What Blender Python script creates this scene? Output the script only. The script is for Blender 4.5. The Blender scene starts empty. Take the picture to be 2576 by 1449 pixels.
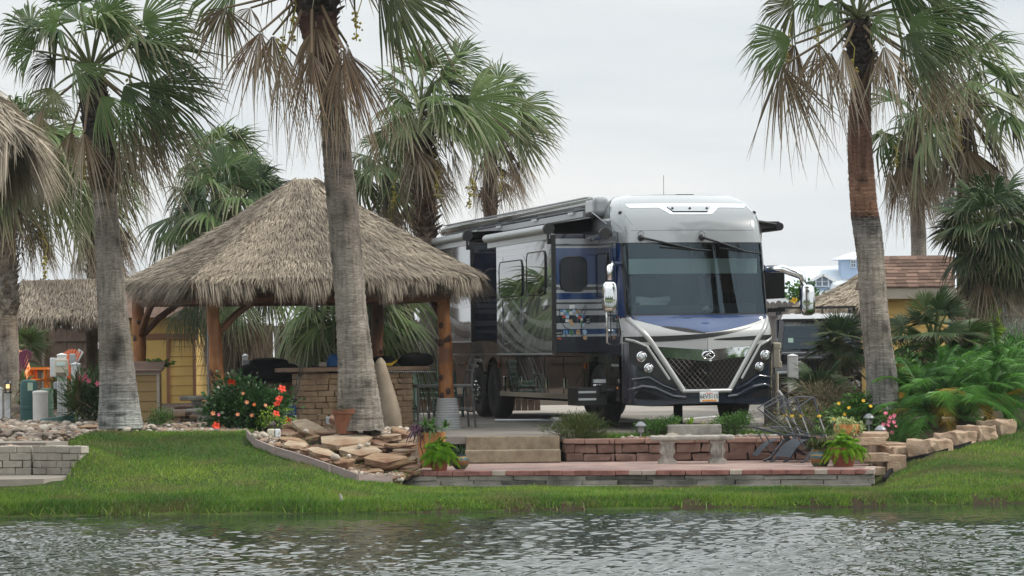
import bpy, bmesh, math, random
import numpy as np
from mathutils import Vector, Matrix
S = bpy.context.scene
C = S.collection
PI = math.pi
rad = math.radians
# ------------------------------------------------------------------ camera
F_PX = 7600.0            # focal length in pixels of a 2576 px wide picture
ZC = 2.2                 # camera height above the pond
cam_d = bpy.data.cameras.new('camera'); cam = bpy.data.objects.new('camera', cam_d); C.objects.link(cam)
cam_d.sensor_width = 36.0; cam_d.lens = 36.0 * F_PX / 2576.0
cam_d.clip_start = 0.5; cam_d.clip_end = 3000
CAM_R = Matrix.Rotation(rad(90 + 1.172), 3, 'X') @ Matrix.Rotation(rad(-0.7), 3, 'Z')
cam.matrix_world = Matrix.Translation((0, 0, ZC)) @ CAM_R.to_4x4()
S.camera = cam
# ------------------------------------------------------------------ light
SUN_EL, SUN_AZ = rad(46), rad(98)     # azimuth measured clockwise from +Y (to the right, a little towards the viewer)
w = bpy.data.worlds.new('World'); S.world = w; w.use_nodes = True
nt = w.node_tree; nt.nodes.clear()
def nd(t, k, **kw):
    n = t.nodes.new(k)
    for a, b in kw.items(): setattr(n, a, b)
    return n
out = nd(nt, 'ShaderNodeOutputWorld'); bg = nd(nt, 'ShaderNodeBackground')
sky = nd(nt, 'ShaderNodeTexSky', sky_type='NISHITA', sun_disc=False, sun_elevation=SUN_EL, sun_rotation=SUN_AZ)
sky.dust_density = 3.0; sky.air_density = 1.2
tc = nd(nt, 'ShaderNodeTexCoord'); mp = nd(nt, 'ShaderNodeMapping'); mp.inputs['Scale'].default_value = (1.0, 1.0, 7.0)
nz = nd(nt, 'ShaderNodeTexNoise'); nz.inputs['Scale'].default_value = 3.6; nz.inputs['Detail'].default_value = 6; nz.inputs['Roughness'].default_value = .55
cr = nd(nt, 'ShaderNodeValToRGB'); cr.color_ramp.elements[0].position = .32; cr.color_ramp.elements[0].color = (7.2, 7.8, 8.3, 1)
cr.color_ramp.elements[1].position = .66; cr.color_ramp.elements[1].color = (9.3, 9.5, 9.4, 1)
mx = nd(nt, 'ShaderNodeMix', data_type='RGBA'); mx.inputs[0].default_value = .95
nt.links.new(tc.outputs['Generated'], mp.inputs['Vector']); nt.links.new(mp.outputs[0], nz.inputs['Vector'])
nt.links.new(nz.outputs['Fac'], cr.inputs[0]); nt.links.new(sky.outputs[0], mx.inputs[6]); nt.links.new(cr.outputs[0], mx.inputs[7])
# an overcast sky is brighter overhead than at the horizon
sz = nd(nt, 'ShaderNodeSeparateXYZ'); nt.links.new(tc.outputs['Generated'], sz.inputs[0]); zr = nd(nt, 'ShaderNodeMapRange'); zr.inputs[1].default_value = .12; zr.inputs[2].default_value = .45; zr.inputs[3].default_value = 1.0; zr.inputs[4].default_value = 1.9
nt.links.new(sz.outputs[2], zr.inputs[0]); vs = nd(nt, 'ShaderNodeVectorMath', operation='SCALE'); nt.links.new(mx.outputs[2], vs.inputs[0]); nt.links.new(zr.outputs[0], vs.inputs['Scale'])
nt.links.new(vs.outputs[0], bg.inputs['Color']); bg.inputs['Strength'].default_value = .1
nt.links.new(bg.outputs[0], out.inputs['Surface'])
sun_d = bpy.data.lights.new('sun', 'SUN'); sun = bpy.data.objects.new('sun', sun_d); C.objects.link(sun)
sun_d.energy = 2.6; sun_d.angle = rad(9); sun_d.color = (1.0, .95, .86)
sdir = Vector((math.sin(SUN_AZ) * math.cos(SUN_EL), math.cos(SUN_AZ) * math.cos(SUN_EL), math.sin(SUN_EL)))
sun.rotation_euler = (-sdir).to_track_quat('-Z', 'Y').to_euler()
S.view_settings.view_transform = 'Standard'; S.view_settings.look = 'None'
S.view_settings.gamma = 1; S.view_settings.exposure = 0.0
S.cycles.max_bounces = 8; S.cycles.volume_bounces = 1;  S.cycles.transparent_max_bounces = 12; S.cycles.caustics_reflective = False; S.cycles.caustics_refractive = False
S.cycles.use_denoising = True
# ------------------------------------------------------------------ places
def ray(px, py): return CAM_R @ Vector(((px - 1288) / F_PX, (724.5 - py) / F_PX, -1.0))
def at(px, py, Y):
    d = ray(px, py); return Vector((0, 0, ZC)) + d * (Y / d.y)
def atz(px, py, z):
    d = ray(px, py); return Vector((0, 0, ZC)) + d * ((z - ZC) / d.z)
def ss(a, b, x):
    t = min(1, max(0, (x - a) / (b - a))); return t * t * (3 - 2 * t)
def edge_y(x): return 41.35 + .12 * math.sin(x * .9) + .07 * math.sin(x * 2.3 + 1) + .05 * math.sin(x * 5.1) + .5 * ss(3.5, 8, x)
def ground_z(x, y):
    d = y - edge_y(x)
    if d < 0: return max(-.6, .5 * d)
    lip = .13 * ss(-.05, .28, d)
    e = max(0, d - .2)
    left = .158 * e if e < 5.0 else .79 + .09 * (1 - math.exp(-(e - 5.0) * 1.4))
    mid = .012 * e
    right = .118 * e
    a = 1 - ss(-3.3, -1.2, x); b = ss(5.25, 6.5, x)
    z = left * a + right * b + mid * (1 - a) * (1 - b)
    z += .2 * math.exp(-((x + 6.25) / .32) ** 2 - ((y - 44.55) / .55) ** 2)
    z += .012 * math.sin(x * 2.1 + y * 1.3) + .01 * math.sin(x * 4.3 - y * 3.1)
    return lip + z
def ghit(px, py, lo=41.0, hi=60.0):
    d = ray(px, py); y = lo
    while y < hi:
        p = Vector((0, 0, ZC)) + d * (y / d.y)
        if p.z < ground_z(p.x, p.y): return p
        y += .02
    return p
# ------------------------------------------------------------------ mesh helpers
def tag(o, label=None, cat=None, group=None, kind=None):
    if label: o['label'] = label
    if cat: o['category'] = cat
    if group: o['group'] = group
    if kind: o['kind'] = kind
    return o
def thing(name, label, cat, loc=(0, 0, 0), rz=0.0, group=None):
    o = bpy.data.objects.new(name, None); C.objects.link(o); o.empty_display_size = .2
    o.location = loc; o.rotation_euler = (0, 0, rz)
    return tag(o, label, cat, group)
def world_of(o):
    m = Matrix.Translation(o.location) @ o.rotation_euler.to_matrix().to_4x4() @ Matrix.Diagonal((*o.scale, 1))
    return world_of(o.parent) @ m if o.parent else m
def link(name, me, parent=None, local=True, mats=()):
    for m in mats: me.materials.append(m)
    o = bpy.data.objects.new(name, me); C.objects.link(o)
    if parent is not None:
        o.parent = parent
        if not local: me.transform(world_of(parent).inverted())
    return o
def rebase(o, loc=None):
    """put the origin of a single-mesh thing at its base"""
    me = o.data; v = np.empty(len(me.vertices) * 3); me.vertices.foreach_get('co', v); v = v.reshape(-1, 3)
    if loc is None: loc = ((v[:, 0].min() + v[:, 0].max()) / 2, (v[:, 1].min() + v[:, 1].max()) / 2, v[:, 2].min())
    me.transform(Matrix.Translation(-Vector(loc))); o.location = loc
    return o
def nmesh(name, V, F, attrs=None, smooth=False, mi=None):
    """fast mesh from numpy arrays; F is (n,3) or (n,4)"""
    V = np.asarray(V, dtype=np.float32).reshape(-1, 3); F = np.asarray(F, dtype=np.int32); k = F.shape[1]
    me = bpy.data.meshes.new(name)
    me.vertices.add(len(V)); me.vertices.foreach_set('co', V.ravel())
    me.loops.add(F.size); me.loops.foreach_set('vertex_index', F.ravel())
    me.polygons.add(len(F)); me.polygons.foreach_set('loop_start', np.arange(0, F.size, k, dtype=np.int32))
    me.polygons.foreach_set('use_smooth', np.full(len(F), smooth))
    if mi is not None: me.polygons.foreach_set('material_index', np.asarray(mi, dtype=np.int32))
    me.update(calc_edges=True)
    for a, x in (attrs or {}).items():
        x = np.asarray(x, dtype=np.float32)
        if x.ndim == 1:
            at_ = me.attributes.new(a, 'FLOAT', 'POINT'); at_.data.foreach_set('value', x)
        else:
            at_ = me.attributes.new(a, 'FLOAT_COLOR', 'POINT'); at_.data.foreach_set('color', x.ravel())
    return me
class MB:
    def __init__(s): s.V = []; s.F = []; s.M = []; s.col = []
    def add(s, vs, fs, mi=0):
        n = len(s.V); s.V += [tuple(v) for v in vs]; s.F += [tuple(n + i for i in f) for f in fs]; s.M += [mi] * len(fs)
    def box(s, c, d, rz=0.0, mi=0, top=1.0, tilt=None, jit=0):
        hx, hy, hz = d[0] / 2, d[1] / 2, d[2] / 2
        vs = [Vector((sx * hx * (top if sz > 0 else 1), sy * hy * (top if sz > 0 else 1), sz * hz)) for sz in (-1, 1) for sx, sy in ((-1, -1), (1, -1), (1, 1), (-1, 1))]
        m = Matrix.Rotation(rz, 3, 'Z')
        if tilt is not None: m = m @ tilt
        vs = [m @ (v + Vector((random.uniform(-jit, jit), random.uniform(-jit, jit), random.uniform(-jit, jit)))) + Vector(c) for v in vs]
        s.add(vs, [(3, 2, 1, 0), (4, 5, 6, 7), (0, 1, 5, 4), (1, 2, 6, 5), (2, 3, 7, 6), (3, 0, 4, 7)], mi)
    def bar(s, a, b, wd, th, mi=0, up=(0, 0, 1)):
        a = Vector(a); b = Vector(b); d = (b - a).normalized(); u = Vector(up)
        x = d.cross(u)
        if x.length < 1e-4: x = d.cross(Vector((1, 0, 0)))
        x.normalize(); z = x.cross(d)
        vs = [p + x * sx * wd / 2 + z * sz * th / 2 for p in (a, b) for sx, sz in ((-1, -1), (1, -1), (1, 1), (-1, 1))]
        s.add(vs, [(0, 1, 2, 3), (7, 6, 5, 4), (0, 4, 5, 1), (1, 5, 6, 2), (2, 6, 7, 3), (3, 7, 4, 0)], mi)
    def tube(s, pts, r, n=10, mi=0, cap=True):
        pts = [Vector(p) for p in pts]
        rs = r if isinstance(r, (list, tuple)) else [r] * len(pts)
        rings = []; ref = Vector((0.123, .97, .2))
        for i, p in enumerate(pts):
            d = (pts[min(i + 1, len(pts) - 1)] - pts[max(i - 1, 0)]).normalized()
            x = d.cross(ref)
            if x.length < .05: x = d.cross(Vector((1, 0, 0)))
            x.normalize(); y = d.cross(x)
            rings.append([p + (x * math.cos(2 * PI * k / n) + y * math.sin(2 * PI * k / n)) * rs[i] for k in range(n)])
        vs = [v for q in rings for v in q]; fs = []
        for i in range(len(pts) - 1):
            for k in range(n):
                fs.append((i * n + k, i * n + (k + 1) % n, (i + 1) * n + (k + 1) % n, (i + 1) * n + k))
        if cap: fs += [tuple(range(n - 1, -1, -1)), tuple((len(pts) - 1) * n + k for k in range(n))]
        s.add(vs, fs, mi)
    def lathe(s, prof, c=(0, 0, 0), n=24, mi=0, axis='Z', sq=0):
        """prof: list of (radius, height)"""
        vs = []
        for r, h in prof:
            for k in range(n):
                a = 2 * PI * k / n + (PI / n if sq else 0)
                p = Vector((r * math.cos(a), r * math.sin(a), h))
                if axis == 'X': p = Vector((p.z, p.x, p.y))
                elif axis == 'Y': p = Vector((p.x, p.z, p.y))
                vs.append(p + Vector(c))
        fs = []
        for i in range(len(prof) - 1):
            for k in range(n):
                fs.append((i * n + k, i * n + (k + 1) % n, (i + 1) * n + (k + 1) % n, (i + 1) * n + k))
        fs += [tuple(range(n - 1, -1, -1)), tuple((len(prof) - 1) * n + k for k in range(n))]
        s.add(vs, fs, mi)
    def prism(s, poly, z0, z1, mi=0):
        n = len(poly)
        s.add([(x, y, z0) for x, y in poly] + [(x, y, z1) for x, y in poly],
              [tuple(range(n - 1, -1, -1)), tuple(range(n, 2 * n))] + [(k, (k + 1) % n, n + (k + 1) % n, n + k) for k in range(n)], mi)
    def grid(s, P, mi=0, flip=False):
        """P[i][j] points"""
        m, n = len(P), len(P[0])
        fs = [((i * n + j), (i * n + j + 1), ((i + 1) * n + j + 1), ((i + 1) * n + j)) for i in range(m - 1) for j in range(n - 1)]
        if flip: fs = [f[::-1] for f in fs]
        s.add([p for q in P for p in q], fs, mi)
    def build(s, name, mats, parent=None, local=True, smooth=False, bevel=0, seg=2, auto=None):
        if not isinstance(mats, (list, tuple)): mats = [mats]
        me = bpy.data.meshes.new(name); me.from_pydata(s.V, [], s.F)
        for i, p in enumerate(me.polygons): p.material_index = s.M[i]; p.use_smooth = smooth or auto is not None
        me.update()
        b = bmesh.new(); b.from_mesh(me); bmesh.ops.recalc_face_normals(b, faces=b.faces)
        if auto is not None:
            for e in b.edges:
                if len(e.link_faces) == 2 and e.calc_face_angle(0) > rad(auto): e.smooth = False
        b.to_mesh(me); b.free()
        o = link(name, me, parent, local, mats)
        if bevel:
            m = o.modifiers.new('bevel', 'BEVEL'); m.width = bevel; m.segments = seg; m.limit_method = 'ANGLE'; m.angle_limit = rad(35)
        return o
# ------------------------------------------------------------------ materials
def principled(name):
    m = bpy.data.materials.new(name); m.use_nodes = True
    return m, m.node_tree, m.node_tree.nodes['Principled BSDF']
def pm(name, c1, c2=None, rough=.7, metal=0.0, scale=6.0, stretch=(1, 1, 1), bump=0.0, bscale=None, detail=5, spec=.5, coat=0, lo=.35, hi=.65, c3=None, s3=1.5, r2=None):
    m, t, b = principled(name)
    b.inputs['Roughness'].default_value = rough; b.inputs['Metallic'].default_value = metal
    b.inputs['Specular IOR Level'].default_value = spec; b.inputs['Coat Weight'].default_value = coat; b.inputs['Coat Roughness'].default_value = .03
    if c2 is None and not bump:
        b.inputs['Base Color'].default_value = (*c1, 1); return m
    tc = nd(t, 'ShaderNodeTexCoord'); mp = nd(t, 'ShaderNodeMapping'); mp.inputs['Scale'].default_value = stretch
    t.links.new(tc.outputs['Object'], mp.inputs[0])
    nz = nd(t, 'ShaderNodeTexNoise'); nz.inputs['Scale'].default_value = scale; nz.inputs['Detail'].default_value = detail; nz.inputs['Roughness'].default_value = .62
    t.links.new(mp.outputs[0], nz.inputs['Vector'])
    r = nd(t, 'ShaderNodeValToRGB'); r.color_ramp.elements[0].position = lo; r.color_ramp.elements[1].position = hi
    r.color_ramp.elements[0].color = (*c1, 1); r.color_ramp.elements[1].color = (*(c2 or c1), 1)
    t.links.new(nz.outputs['Fac'], r.inputs[0]); col = r.outputs[0]
    if c3 is not None:
        n3 = nd(t, 'ShaderNodeTexNoise'); n3.inputs['Scale'].default_value = s3; n3.inputs['Detail'].default_value = 4
        t.links.new(tc.outputs['Object'], n3.inputs['Vector'])
        q = nd(t, 'ShaderNodeMapRange'); q.inputs[1].default_value = .48; q.inputs[2].default_value = .66
        t.links.new(n3.outputs['Fac'], q.inputs[0])
        x = nd(t, 'ShaderNodeMix', data_type='RGBA'); t.links.new(q.outputs[0], x.inputs[0]); t.links.new(col, x.inputs[6]); x.inputs[7].default_value = (*c3, 1)
        col = x.outputs[2]
    t.links.new(col, b.inputs['Base Color'])
    if r2 is not None:
        q = nd(t, 'ShaderNodeMapRange'); q.inputs[3].default_value = rough; q.inputs[4].default_value = r2; q.inputs[1].default_value = .35; q.inputs[2].default_value = .65
        t.links.new(nz.outputs['Fac'], q.inputs[0]); t.links.new(q.outputs[0], b.inputs['Roughness'])
    if bump:
        bp = nd(t, 'ShaderNodeBump'); bp.inputs['Strength'].default_value = bump; bp.inputs['Distance'].default_value = .02
        n2 = nd(t, 'ShaderNodeTexNoise'); n2.inputs['Scale'].default_value = bscale or scale * 3; n2.inputs['Detail'].default_value = 6
        t.links.new(mp.outputs[0], n2.inputs['Vector']); t.links.new(n2.outputs['Fac'], bp.inputs['Height']); t.links.new(bp.outputs[0], b.inputs['Normal'])
    return m
def attr_ramp(t, attr, stops):
    a = nd(t, 'ShaderNodeAttribute', attribute_name=attr)
    r = nd(t, 'ShaderNodeValToRGB')
    el = r.color_ramp.elements
    while len(el) < len(stops): el.new(.5)
    for e, (p, c) in zip(el, stops): e.position = p; e.color = (*c, 1)
    t.links.new(a.outputs['Fac'], r.inputs[0]); return r.outputs[0]
def leafmat(name, greens, dries, rough=.5, trans=.25, bright=1.0):
    """greens/dries: ramps over 'var'; 'dry' mixes from the first to the second"""
    m, t, b = principled(name)
    g = attr_ramp(t, 'var', greens); d = attr_ramp(t, 'var', dries)
    a = nd(t, 'ShaderNodeAttribute', attribute_name='dry')
    x = nd(t, 'ShaderNodeMix', data_type='RGBA'); t.links.new(a.outputs['Fac'], x.inputs[0]); t.links.new(g, x.inputs[6]); t.links.new(d, x.inputs[7])
    t.links.new(x.outputs[2], b.inputs['Base Color']); b.inputs['Roughness'].default_value = rough; b.inputs['Specular IOR Level'].default_value = .4
    tr = nd(t, 'ShaderNodeBsdfTranslucent'); t.links.new(x.outputs[2], tr.inputs[0])
    ms = nd(t, 'ShaderNodeMixShader'); ms.inputs[0].default_value = trans
    t.links.new(b.outputs[0], ms.inputs[1]); t.links.new(tr.outputs[0], ms.inputs[2])
    t.links.new(ms.outputs[0], t.nodes['Material Output'].inputs['Surface'])
    return m
def colattr_mat(name, rough=.9, scale=10, stretch=(1, 1, 6), amt=.45, bump=.6, dark=.45):
    """base colour from the mesh attribute 'col', broken up by stretched noise"""
    m, t, b = principled(name); b.inputs['Roughness'].default_value = rough; b.inputs['Specular IOR Level'].default_value = .2
    a = nd(t, 'ShaderNodeAttribute', attribute_name='col')
    tc = nd(t, 'ShaderNodeTexCoord'); mp = nd(t, 'ShaderNodeMapping'); mp.inputs['Scale'].default_value = stretch
    t.links.new(tc.outputs['Object'], mp.inputs[0])
    nz = nd(t, 'ShaderNodeTexNoise'); nz.inputs['Scale'].default_value = scale; nz.inputs['Detail'].default_value = 7; nz.inputs['Roughness'].default_value = .7
    t.links.new(mp.outputs[0], nz.inputs['Vector'])
    q = nd(t, 'ShaderNodeMapRange'); q.inputs[1].default_value = .36; q.inputs[2].default_value = .62; q.inputs[3].default_value = dark; q.inputs[4].default_value = 1.2
    t.links.new(nz.outputs['Fac'], q.inputs[0])
    n3 = nd(t, 'ShaderNodeTexNoise'); n3.inputs['Scale'].default_value = 2.2; n3.inputs['Detail'].default_value = 5; t.links.new(tc.outputs['Object'], n3.inputs['Vector'])
    q3 = nd(t, 'ShaderNodeMapRange'); q3.inputs[1].default_value = .35; q3.inputs[2].default_value = .65; q3.inputs[3].default_value = .7; q3.inputs[4].default_value = 1.2
    t.links.new(n3.outputs['Fac'], q3.inputs[0])
    mu = nd(t, 'ShaderNodeMath', operation='MULTIPLY'); t.links.new(q.outputs[0], mu.inputs[0]); t.links.new(q3.outputs[0], mu.inputs[1])
    m4 = nd(t, 'ShaderNodeMapping'); m4.inputs['Scale'].default_value = (1, 1, .1); t.links.new(tc.outputs['Object'], m4.inputs[0]); n4 = nd(t, 'ShaderNodeTexNoise'); n4.inputs['Scale'].default_value = 22; n4.inputs['Detail'].default_value = 4; t.links.new(m4.outputs[0], n4.inputs['Vector'])
    q4 = nd(t, 'ShaderNodeMapRange'); q4.inputs[1].default_value = .38; q4.inputs[2].default_value = .5; q4.inputs[3].default_value = .74; q4.inputs[4].default_value = 1.05; t.links.new(n4.outputs['Fac'], q4.inputs[0]); m5 = nd(t, 'ShaderNodeMath', operation='MULTIPLY'); t.links.new(mu.outputs[0], m5.inputs[0]); t.links.new(q4.outputs[0], m5.inputs[1]); mu = m5
    vm = nd(t, 'ShaderNodeVectorMath', operation='SCALE'); t.links.new(a.outputs['Color'], vm.inputs[0]); t.links.new(mu.outputs[0], vm.inputs['Scale'])
    t.links.new(vm.outputs[0], b.inputs['Base Color'])
    bp = nd(t, 'ShaderNodeBump'); bp.inputs['Strength'].default_value = bump; bp.inputs['Distance'].default_value = .03
    t.links.new(nz.outputs['Fac'], bp.inputs['Height']); t.links.new(bp.outputs[0], b.inputs['Normal'])
    return m
def glassmat(name, tint=(.3, .34, .34), refl=1.0, ior=1.6):
    m, t, b = principled(name); t.nodes.remove(b)
    tr = nd(t, 'ShaderNodeBsdfTransparent'); tr.inputs[0].default_value = (*tint, 1)
    gl = nd(t, 'ShaderNodeBsdfGlossy'); gl.inputs['Roughness'].default_value = .01; gl.inputs[0].default_value = (refl * .66, refl * .86, refl, 1)
    fr = nd(t, 'ShaderNodeFresnel'); fr.inputs[0].default_value = ior
    ms = nd(t, 'ShaderNodeMixShader'); t.links.new(fr.outputs[0], ms.inputs[0]); t.links.new(tr.outputs[0], ms.inputs[1]); t.links.new(gl.outputs[0], ms.inputs[2])
    t.links.new(ms.outputs[0], t.nodes['Material Output'].inputs['Surface'])
    return m
M = {}
M['chrome'] = pm('chrome', (.82, .83, .84), rough=.04, metal=1)
M['black'] = pm('black_plastic', (.012, .012, .013), rough=.35)
M['matte_black'] = pm('matte_black', (.01, .01, .011), rough=.9, spec=.2)
M['rubber'] = pm('rubber', (.018, .018, .019), (.03, .03, .03), rough=.75, scale=20)
M['white'] = pm('white_plastic', (.72, .73, .73), (.62, .63, .63), rough=.45, scale=4)
M['cream'] = pm('cream_plastic', (.62, .56, .44), (.55, .5, .4), rough=.5, scale=5)
M['grey_metal'] = pm('grey_metal', (.3, .31, .32), (.24, .25, .26), rough=.4, metal=.3, scale=9)
M['concrete'] = pm('concrete', (.25, .222, .19), (.31, .275, .235), rough=.9, scale=3, bump=.25, bscale=60, c3=(.21, .185, .16), s3=.5)
M['old_concrete'] = pm('old_concrete', (.30, .28, .245), (.42, .395, .35), rough=.95, scale=9, bump=.6, bscale=70, c3=(.22, .205, .18), s3=4)
M['red_block'] = pm('red_block', (.17, .10, .078), (.265, .165, .128), rough=.95, scale=7, bump=.8, bscale=50, c3=(.15, .085, .065), s3=3)
M['tan_block'] = pm('tan_block', (.33, .22, .15), (.47, .35, .25), rough=.95, scale=6, bump=.8, bscale=40, c3=(.20, .15, .10), s3=2.2)
M['grey_block'] = pm('grey_block', (.37, .335, .285), (.46, .42, .36), rough=.95, scale=8, bump=.8, bscale=60, c3=(.31, .28, .235), s3=3)
M['paver_block'] = pm('paver_block', (.32, .21, .125), (.46, .33, .21), rough=.95, scale=4, bump=.6, bscale=50, c3=(.25, .16, .10), s3=2.3)
M['flag'] = pm('flagstone', (.22, .135, .075), (.36, .245, .15), rough=.92, scale=3.0, stretch=(1, 1, 7), bump=.7, bscale=16, c3=(.17, .085, .048), s3=2.2)
M['flag2'] = pm('flagstone_pale', (.30, .22, .145), (.45, .36, .26), rough=.92, scale=3.0, stretch=(1, 1, 7), bump=.7, bscale=16, c3=(.25, .15, .09), s3=1.7)
M['flag3'] = pm('flagstone_red', (.15, .072, .045), (.26, .145, .09), rough=.92, scale=3.0, stretch=(1, 1, 7), bump=.7, bscale=16, c3=(.26, .19, .13), s3=1.9)
M['terracotta'] = pm('terracotta', (.2, .075, .042), (.3, .125, .07), rough=.9, scale=5, bump=.3, bscale=40, c3=(.13, .07, .045), s3=5)
M['orange_pot'] = pm('orange_terracotta', (.58, .25, .085), (.66, .31, .12), rough=.85, scale=4, stretch=(.4, .4, 6), bump=.3, bscale=12)
M['red_pot'] = pm('red_pot', (.17, .04, .025), (.24, .07, .04), rough=.6, scale=5)
M['log'] = pm('log_wood', (.24, .085, .022), (.38, .16, .045), rough=.5, scale=4, stretch=(3, 3, .5), bump=.35, bscale=9, c3=(.12, .04, .012), s3=1.6)
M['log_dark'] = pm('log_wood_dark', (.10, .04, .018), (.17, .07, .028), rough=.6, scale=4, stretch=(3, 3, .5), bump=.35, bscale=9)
M['knot'] = pm('knot', (.05, .02, .01), rough=.7)
M['fence'] = pm('fence_wood', (.10, .065, .045), (.16, .11, .08), rough=.9, scale=5, stretch=(4, 4, .6), bump=.4, bscale=12, c3=(.075, .05, .037), s3=1.2)
M['fence_grey'] = pm('fence_wood_grey', (.13, .115, .105), (.2, .18, .165), rough=.9, scale=5, stretch=(4, 4, .6), bump=.4, bscale=12)
M['yellow'] = pm('yellow_siding', (.66, .44, .13), (.7, .48, .16), rough=.75, scale=3)
M['yellow_dull'] = pm('olive_siding', (.30, .20, .085), (.34, .23, .10), rough=.8, scale=3)
M['trim_brown'] = pm('brown_trim', (.27, .13, .065), rough=.7)
M['shingle'] = pm('shingles', (.12, .072, .052), (.17, .105, .078), rough=.95, scale=3.5, stretch=(1.2, 1, 1), bump=.4, bscale=60, detail=2)
M['taupe'] = pm('taupe_paint', (.36, .31, .25), (.4, .35, .29), rough=.7, scale=3)
M['blue_wall'] = pm('blue_wall', (.30, .39, .52), (.33, .42, .55), rough=.8, scale=2)
M['blue_roof'] = pm('pale_roof', (.48, .54, .60), (.56, .62, .67), rough=.7, scale=1, stretch=(.3, 1, 4))
M['white_trim'] = pm('white_trim', (.75, .76, .77), rough=.6)
M['far_glass'] = pm('far_glass', (.12, .16, .2), rough=.1)
M['soil'] = pm('soil', (.06, .04, .027), (.125, .088, .06), rough=1, scale=12, bump=.8, bscale=40)
M['orange_paint'] = pm('orange_paint', (.75, .24, .02), (.68, .2, .015), rough=.45, scale=5)
M['red_orange_paint'] = pm('red_orange_paint', (.55, .10, .012), (.5, .085, .01), rough=.45, scale=5)
M['purple_paint'] = pm('purple_paint', (.20, .05, .11), (.17, .04, .09), rough=.5, scale=5)
M['green_box'] = pm('green_box', (.018, .075, .07), (.024, .09, .083), rough=.5, scale=4)
M['pale_green_box'] = pm('pale_green_box', (.17, .28, .20), (.2, .32, .23), rough=.55, scale=4)
M['bark'] = colattr_mat('palm_bark', scale=6, stretch=(1.6, 1.6, 16), dark=.5, bump=.7)
M['boots'] = colattr_mat('palm_boots', scale=12, stretch=(1, 1, 1), dark=.5, bump=.4)
GREENS = [(0, (.024, .048, .018)), (.5, (.058, .108, .03)), (1, (.14, .215, .06))]
DRIES = [(0, (.06, .036, .02)), (.35, (.15, .09, .048)), (.65, (.28, .2, .125)), (1, (.42, .36, .29))]
M['palm'] = leafmat('palm_leaf', GREENS, DRIES, trans=.3)
M['thatch'] = leafmat('thatch_straw', [(0, (.075, .06, .046)), (.35, (.215, .178, .138)), (.7, (.35, .297, .23)), (1, (.52, .44, .335))], DRIES, rough=.85, trans=.08)
M['thatch_base'] = pm('thatch_base', (.15, .11, .075), (.26, .2, .14), rough=.95, scale=30, bump=.5)
M['grass'] = leafmat('grass_blade', [(0, (.045, .12, .014)), (.5, (.11, .235, .022)), (1, (.27, .38, .045))], [(0, (.16, .13, .05)), (1, (.27, .22, .1))], trans=.3)
M['leaf_dark'] = leafmat('dark_leaf', [(0, (.015, .04, .012)), (.5, (.03, .085, .02)), (1, (.06, .15, .03))], DRIES, rough=.35, trans=.25)
M['leaf_mid'] = leafmat('mid_leaf', [(0, (.03, .08, .015)), (.5, (.06, .15, .025)), (1, (.12, .25, .04))], DRIES, rough=.4, trans=.3)
M['leaf_lime'] = leafmat('lime_leaf', [(0, (.10, .2, .015)), (.5, (.22, .38, .03)), (1, (.42, .58, .06))], DRIES, rough=.4, trans=.4)
M['leaf_pale'] = leafmat('pale_leaf', [(0, (.22, .32, .12)), (.5, (.42, .5, .22)), (1, (.62, .66, .36))], DRIES, rough=.5, trans=.3)
M['leaf_olive'] = leafmat('olive_leaf', [(0, (.035, .06, .014)), (.5, (.075, .12, .025)), (1, (.15, .19, .04))], DRIES, rough=.6, trans=.2)
M['leaf_grey'] = leafmat('grey_leaf', [(0, (.10, .14, .10)), (.5, (.2, .25, .19)), (1, (.3, .35, .28))], DRIES, rough=.7, trans=.2)
M['leaf_feather'] = leafmat('feather_leaf', [(0, (.026, .085, .02)), (.5, (.065, .19, .034)), (1, (.14, .33, .055))], [(0, (.3, .2, .03)), (1, (.45, .3, .05))], rough=.4, trans=.25)
M['leaf_purple'] = leafmat('purple_leaf', [(0, (.05, .015, .04)), (1, (.14, .05, .1))], DRIES)
M['stem'] = pm('stem', (.10, .085, .05), rough=.9)
M['fruit'] = pm('palm_fruit', (.33, .25, .03), (.24, .22, .04), rough=.6, scale=30)
M['fruit_dry'] = pm('palm_fruit_dry', (.10, .075, .04), rough=.8)
for k, c in dict(red=(.75, .06, .02), orange=(.8, .2, .04), pink=(.72, .18, .28), peach=(.8, .33, .17), yellow=(.8, .5, .03), bud=(.75, .3, .15)).items():
    M['fl_' + k] = pm('petal_' + k, c, rough=.6)
rnd = np.random.default_rng
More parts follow.
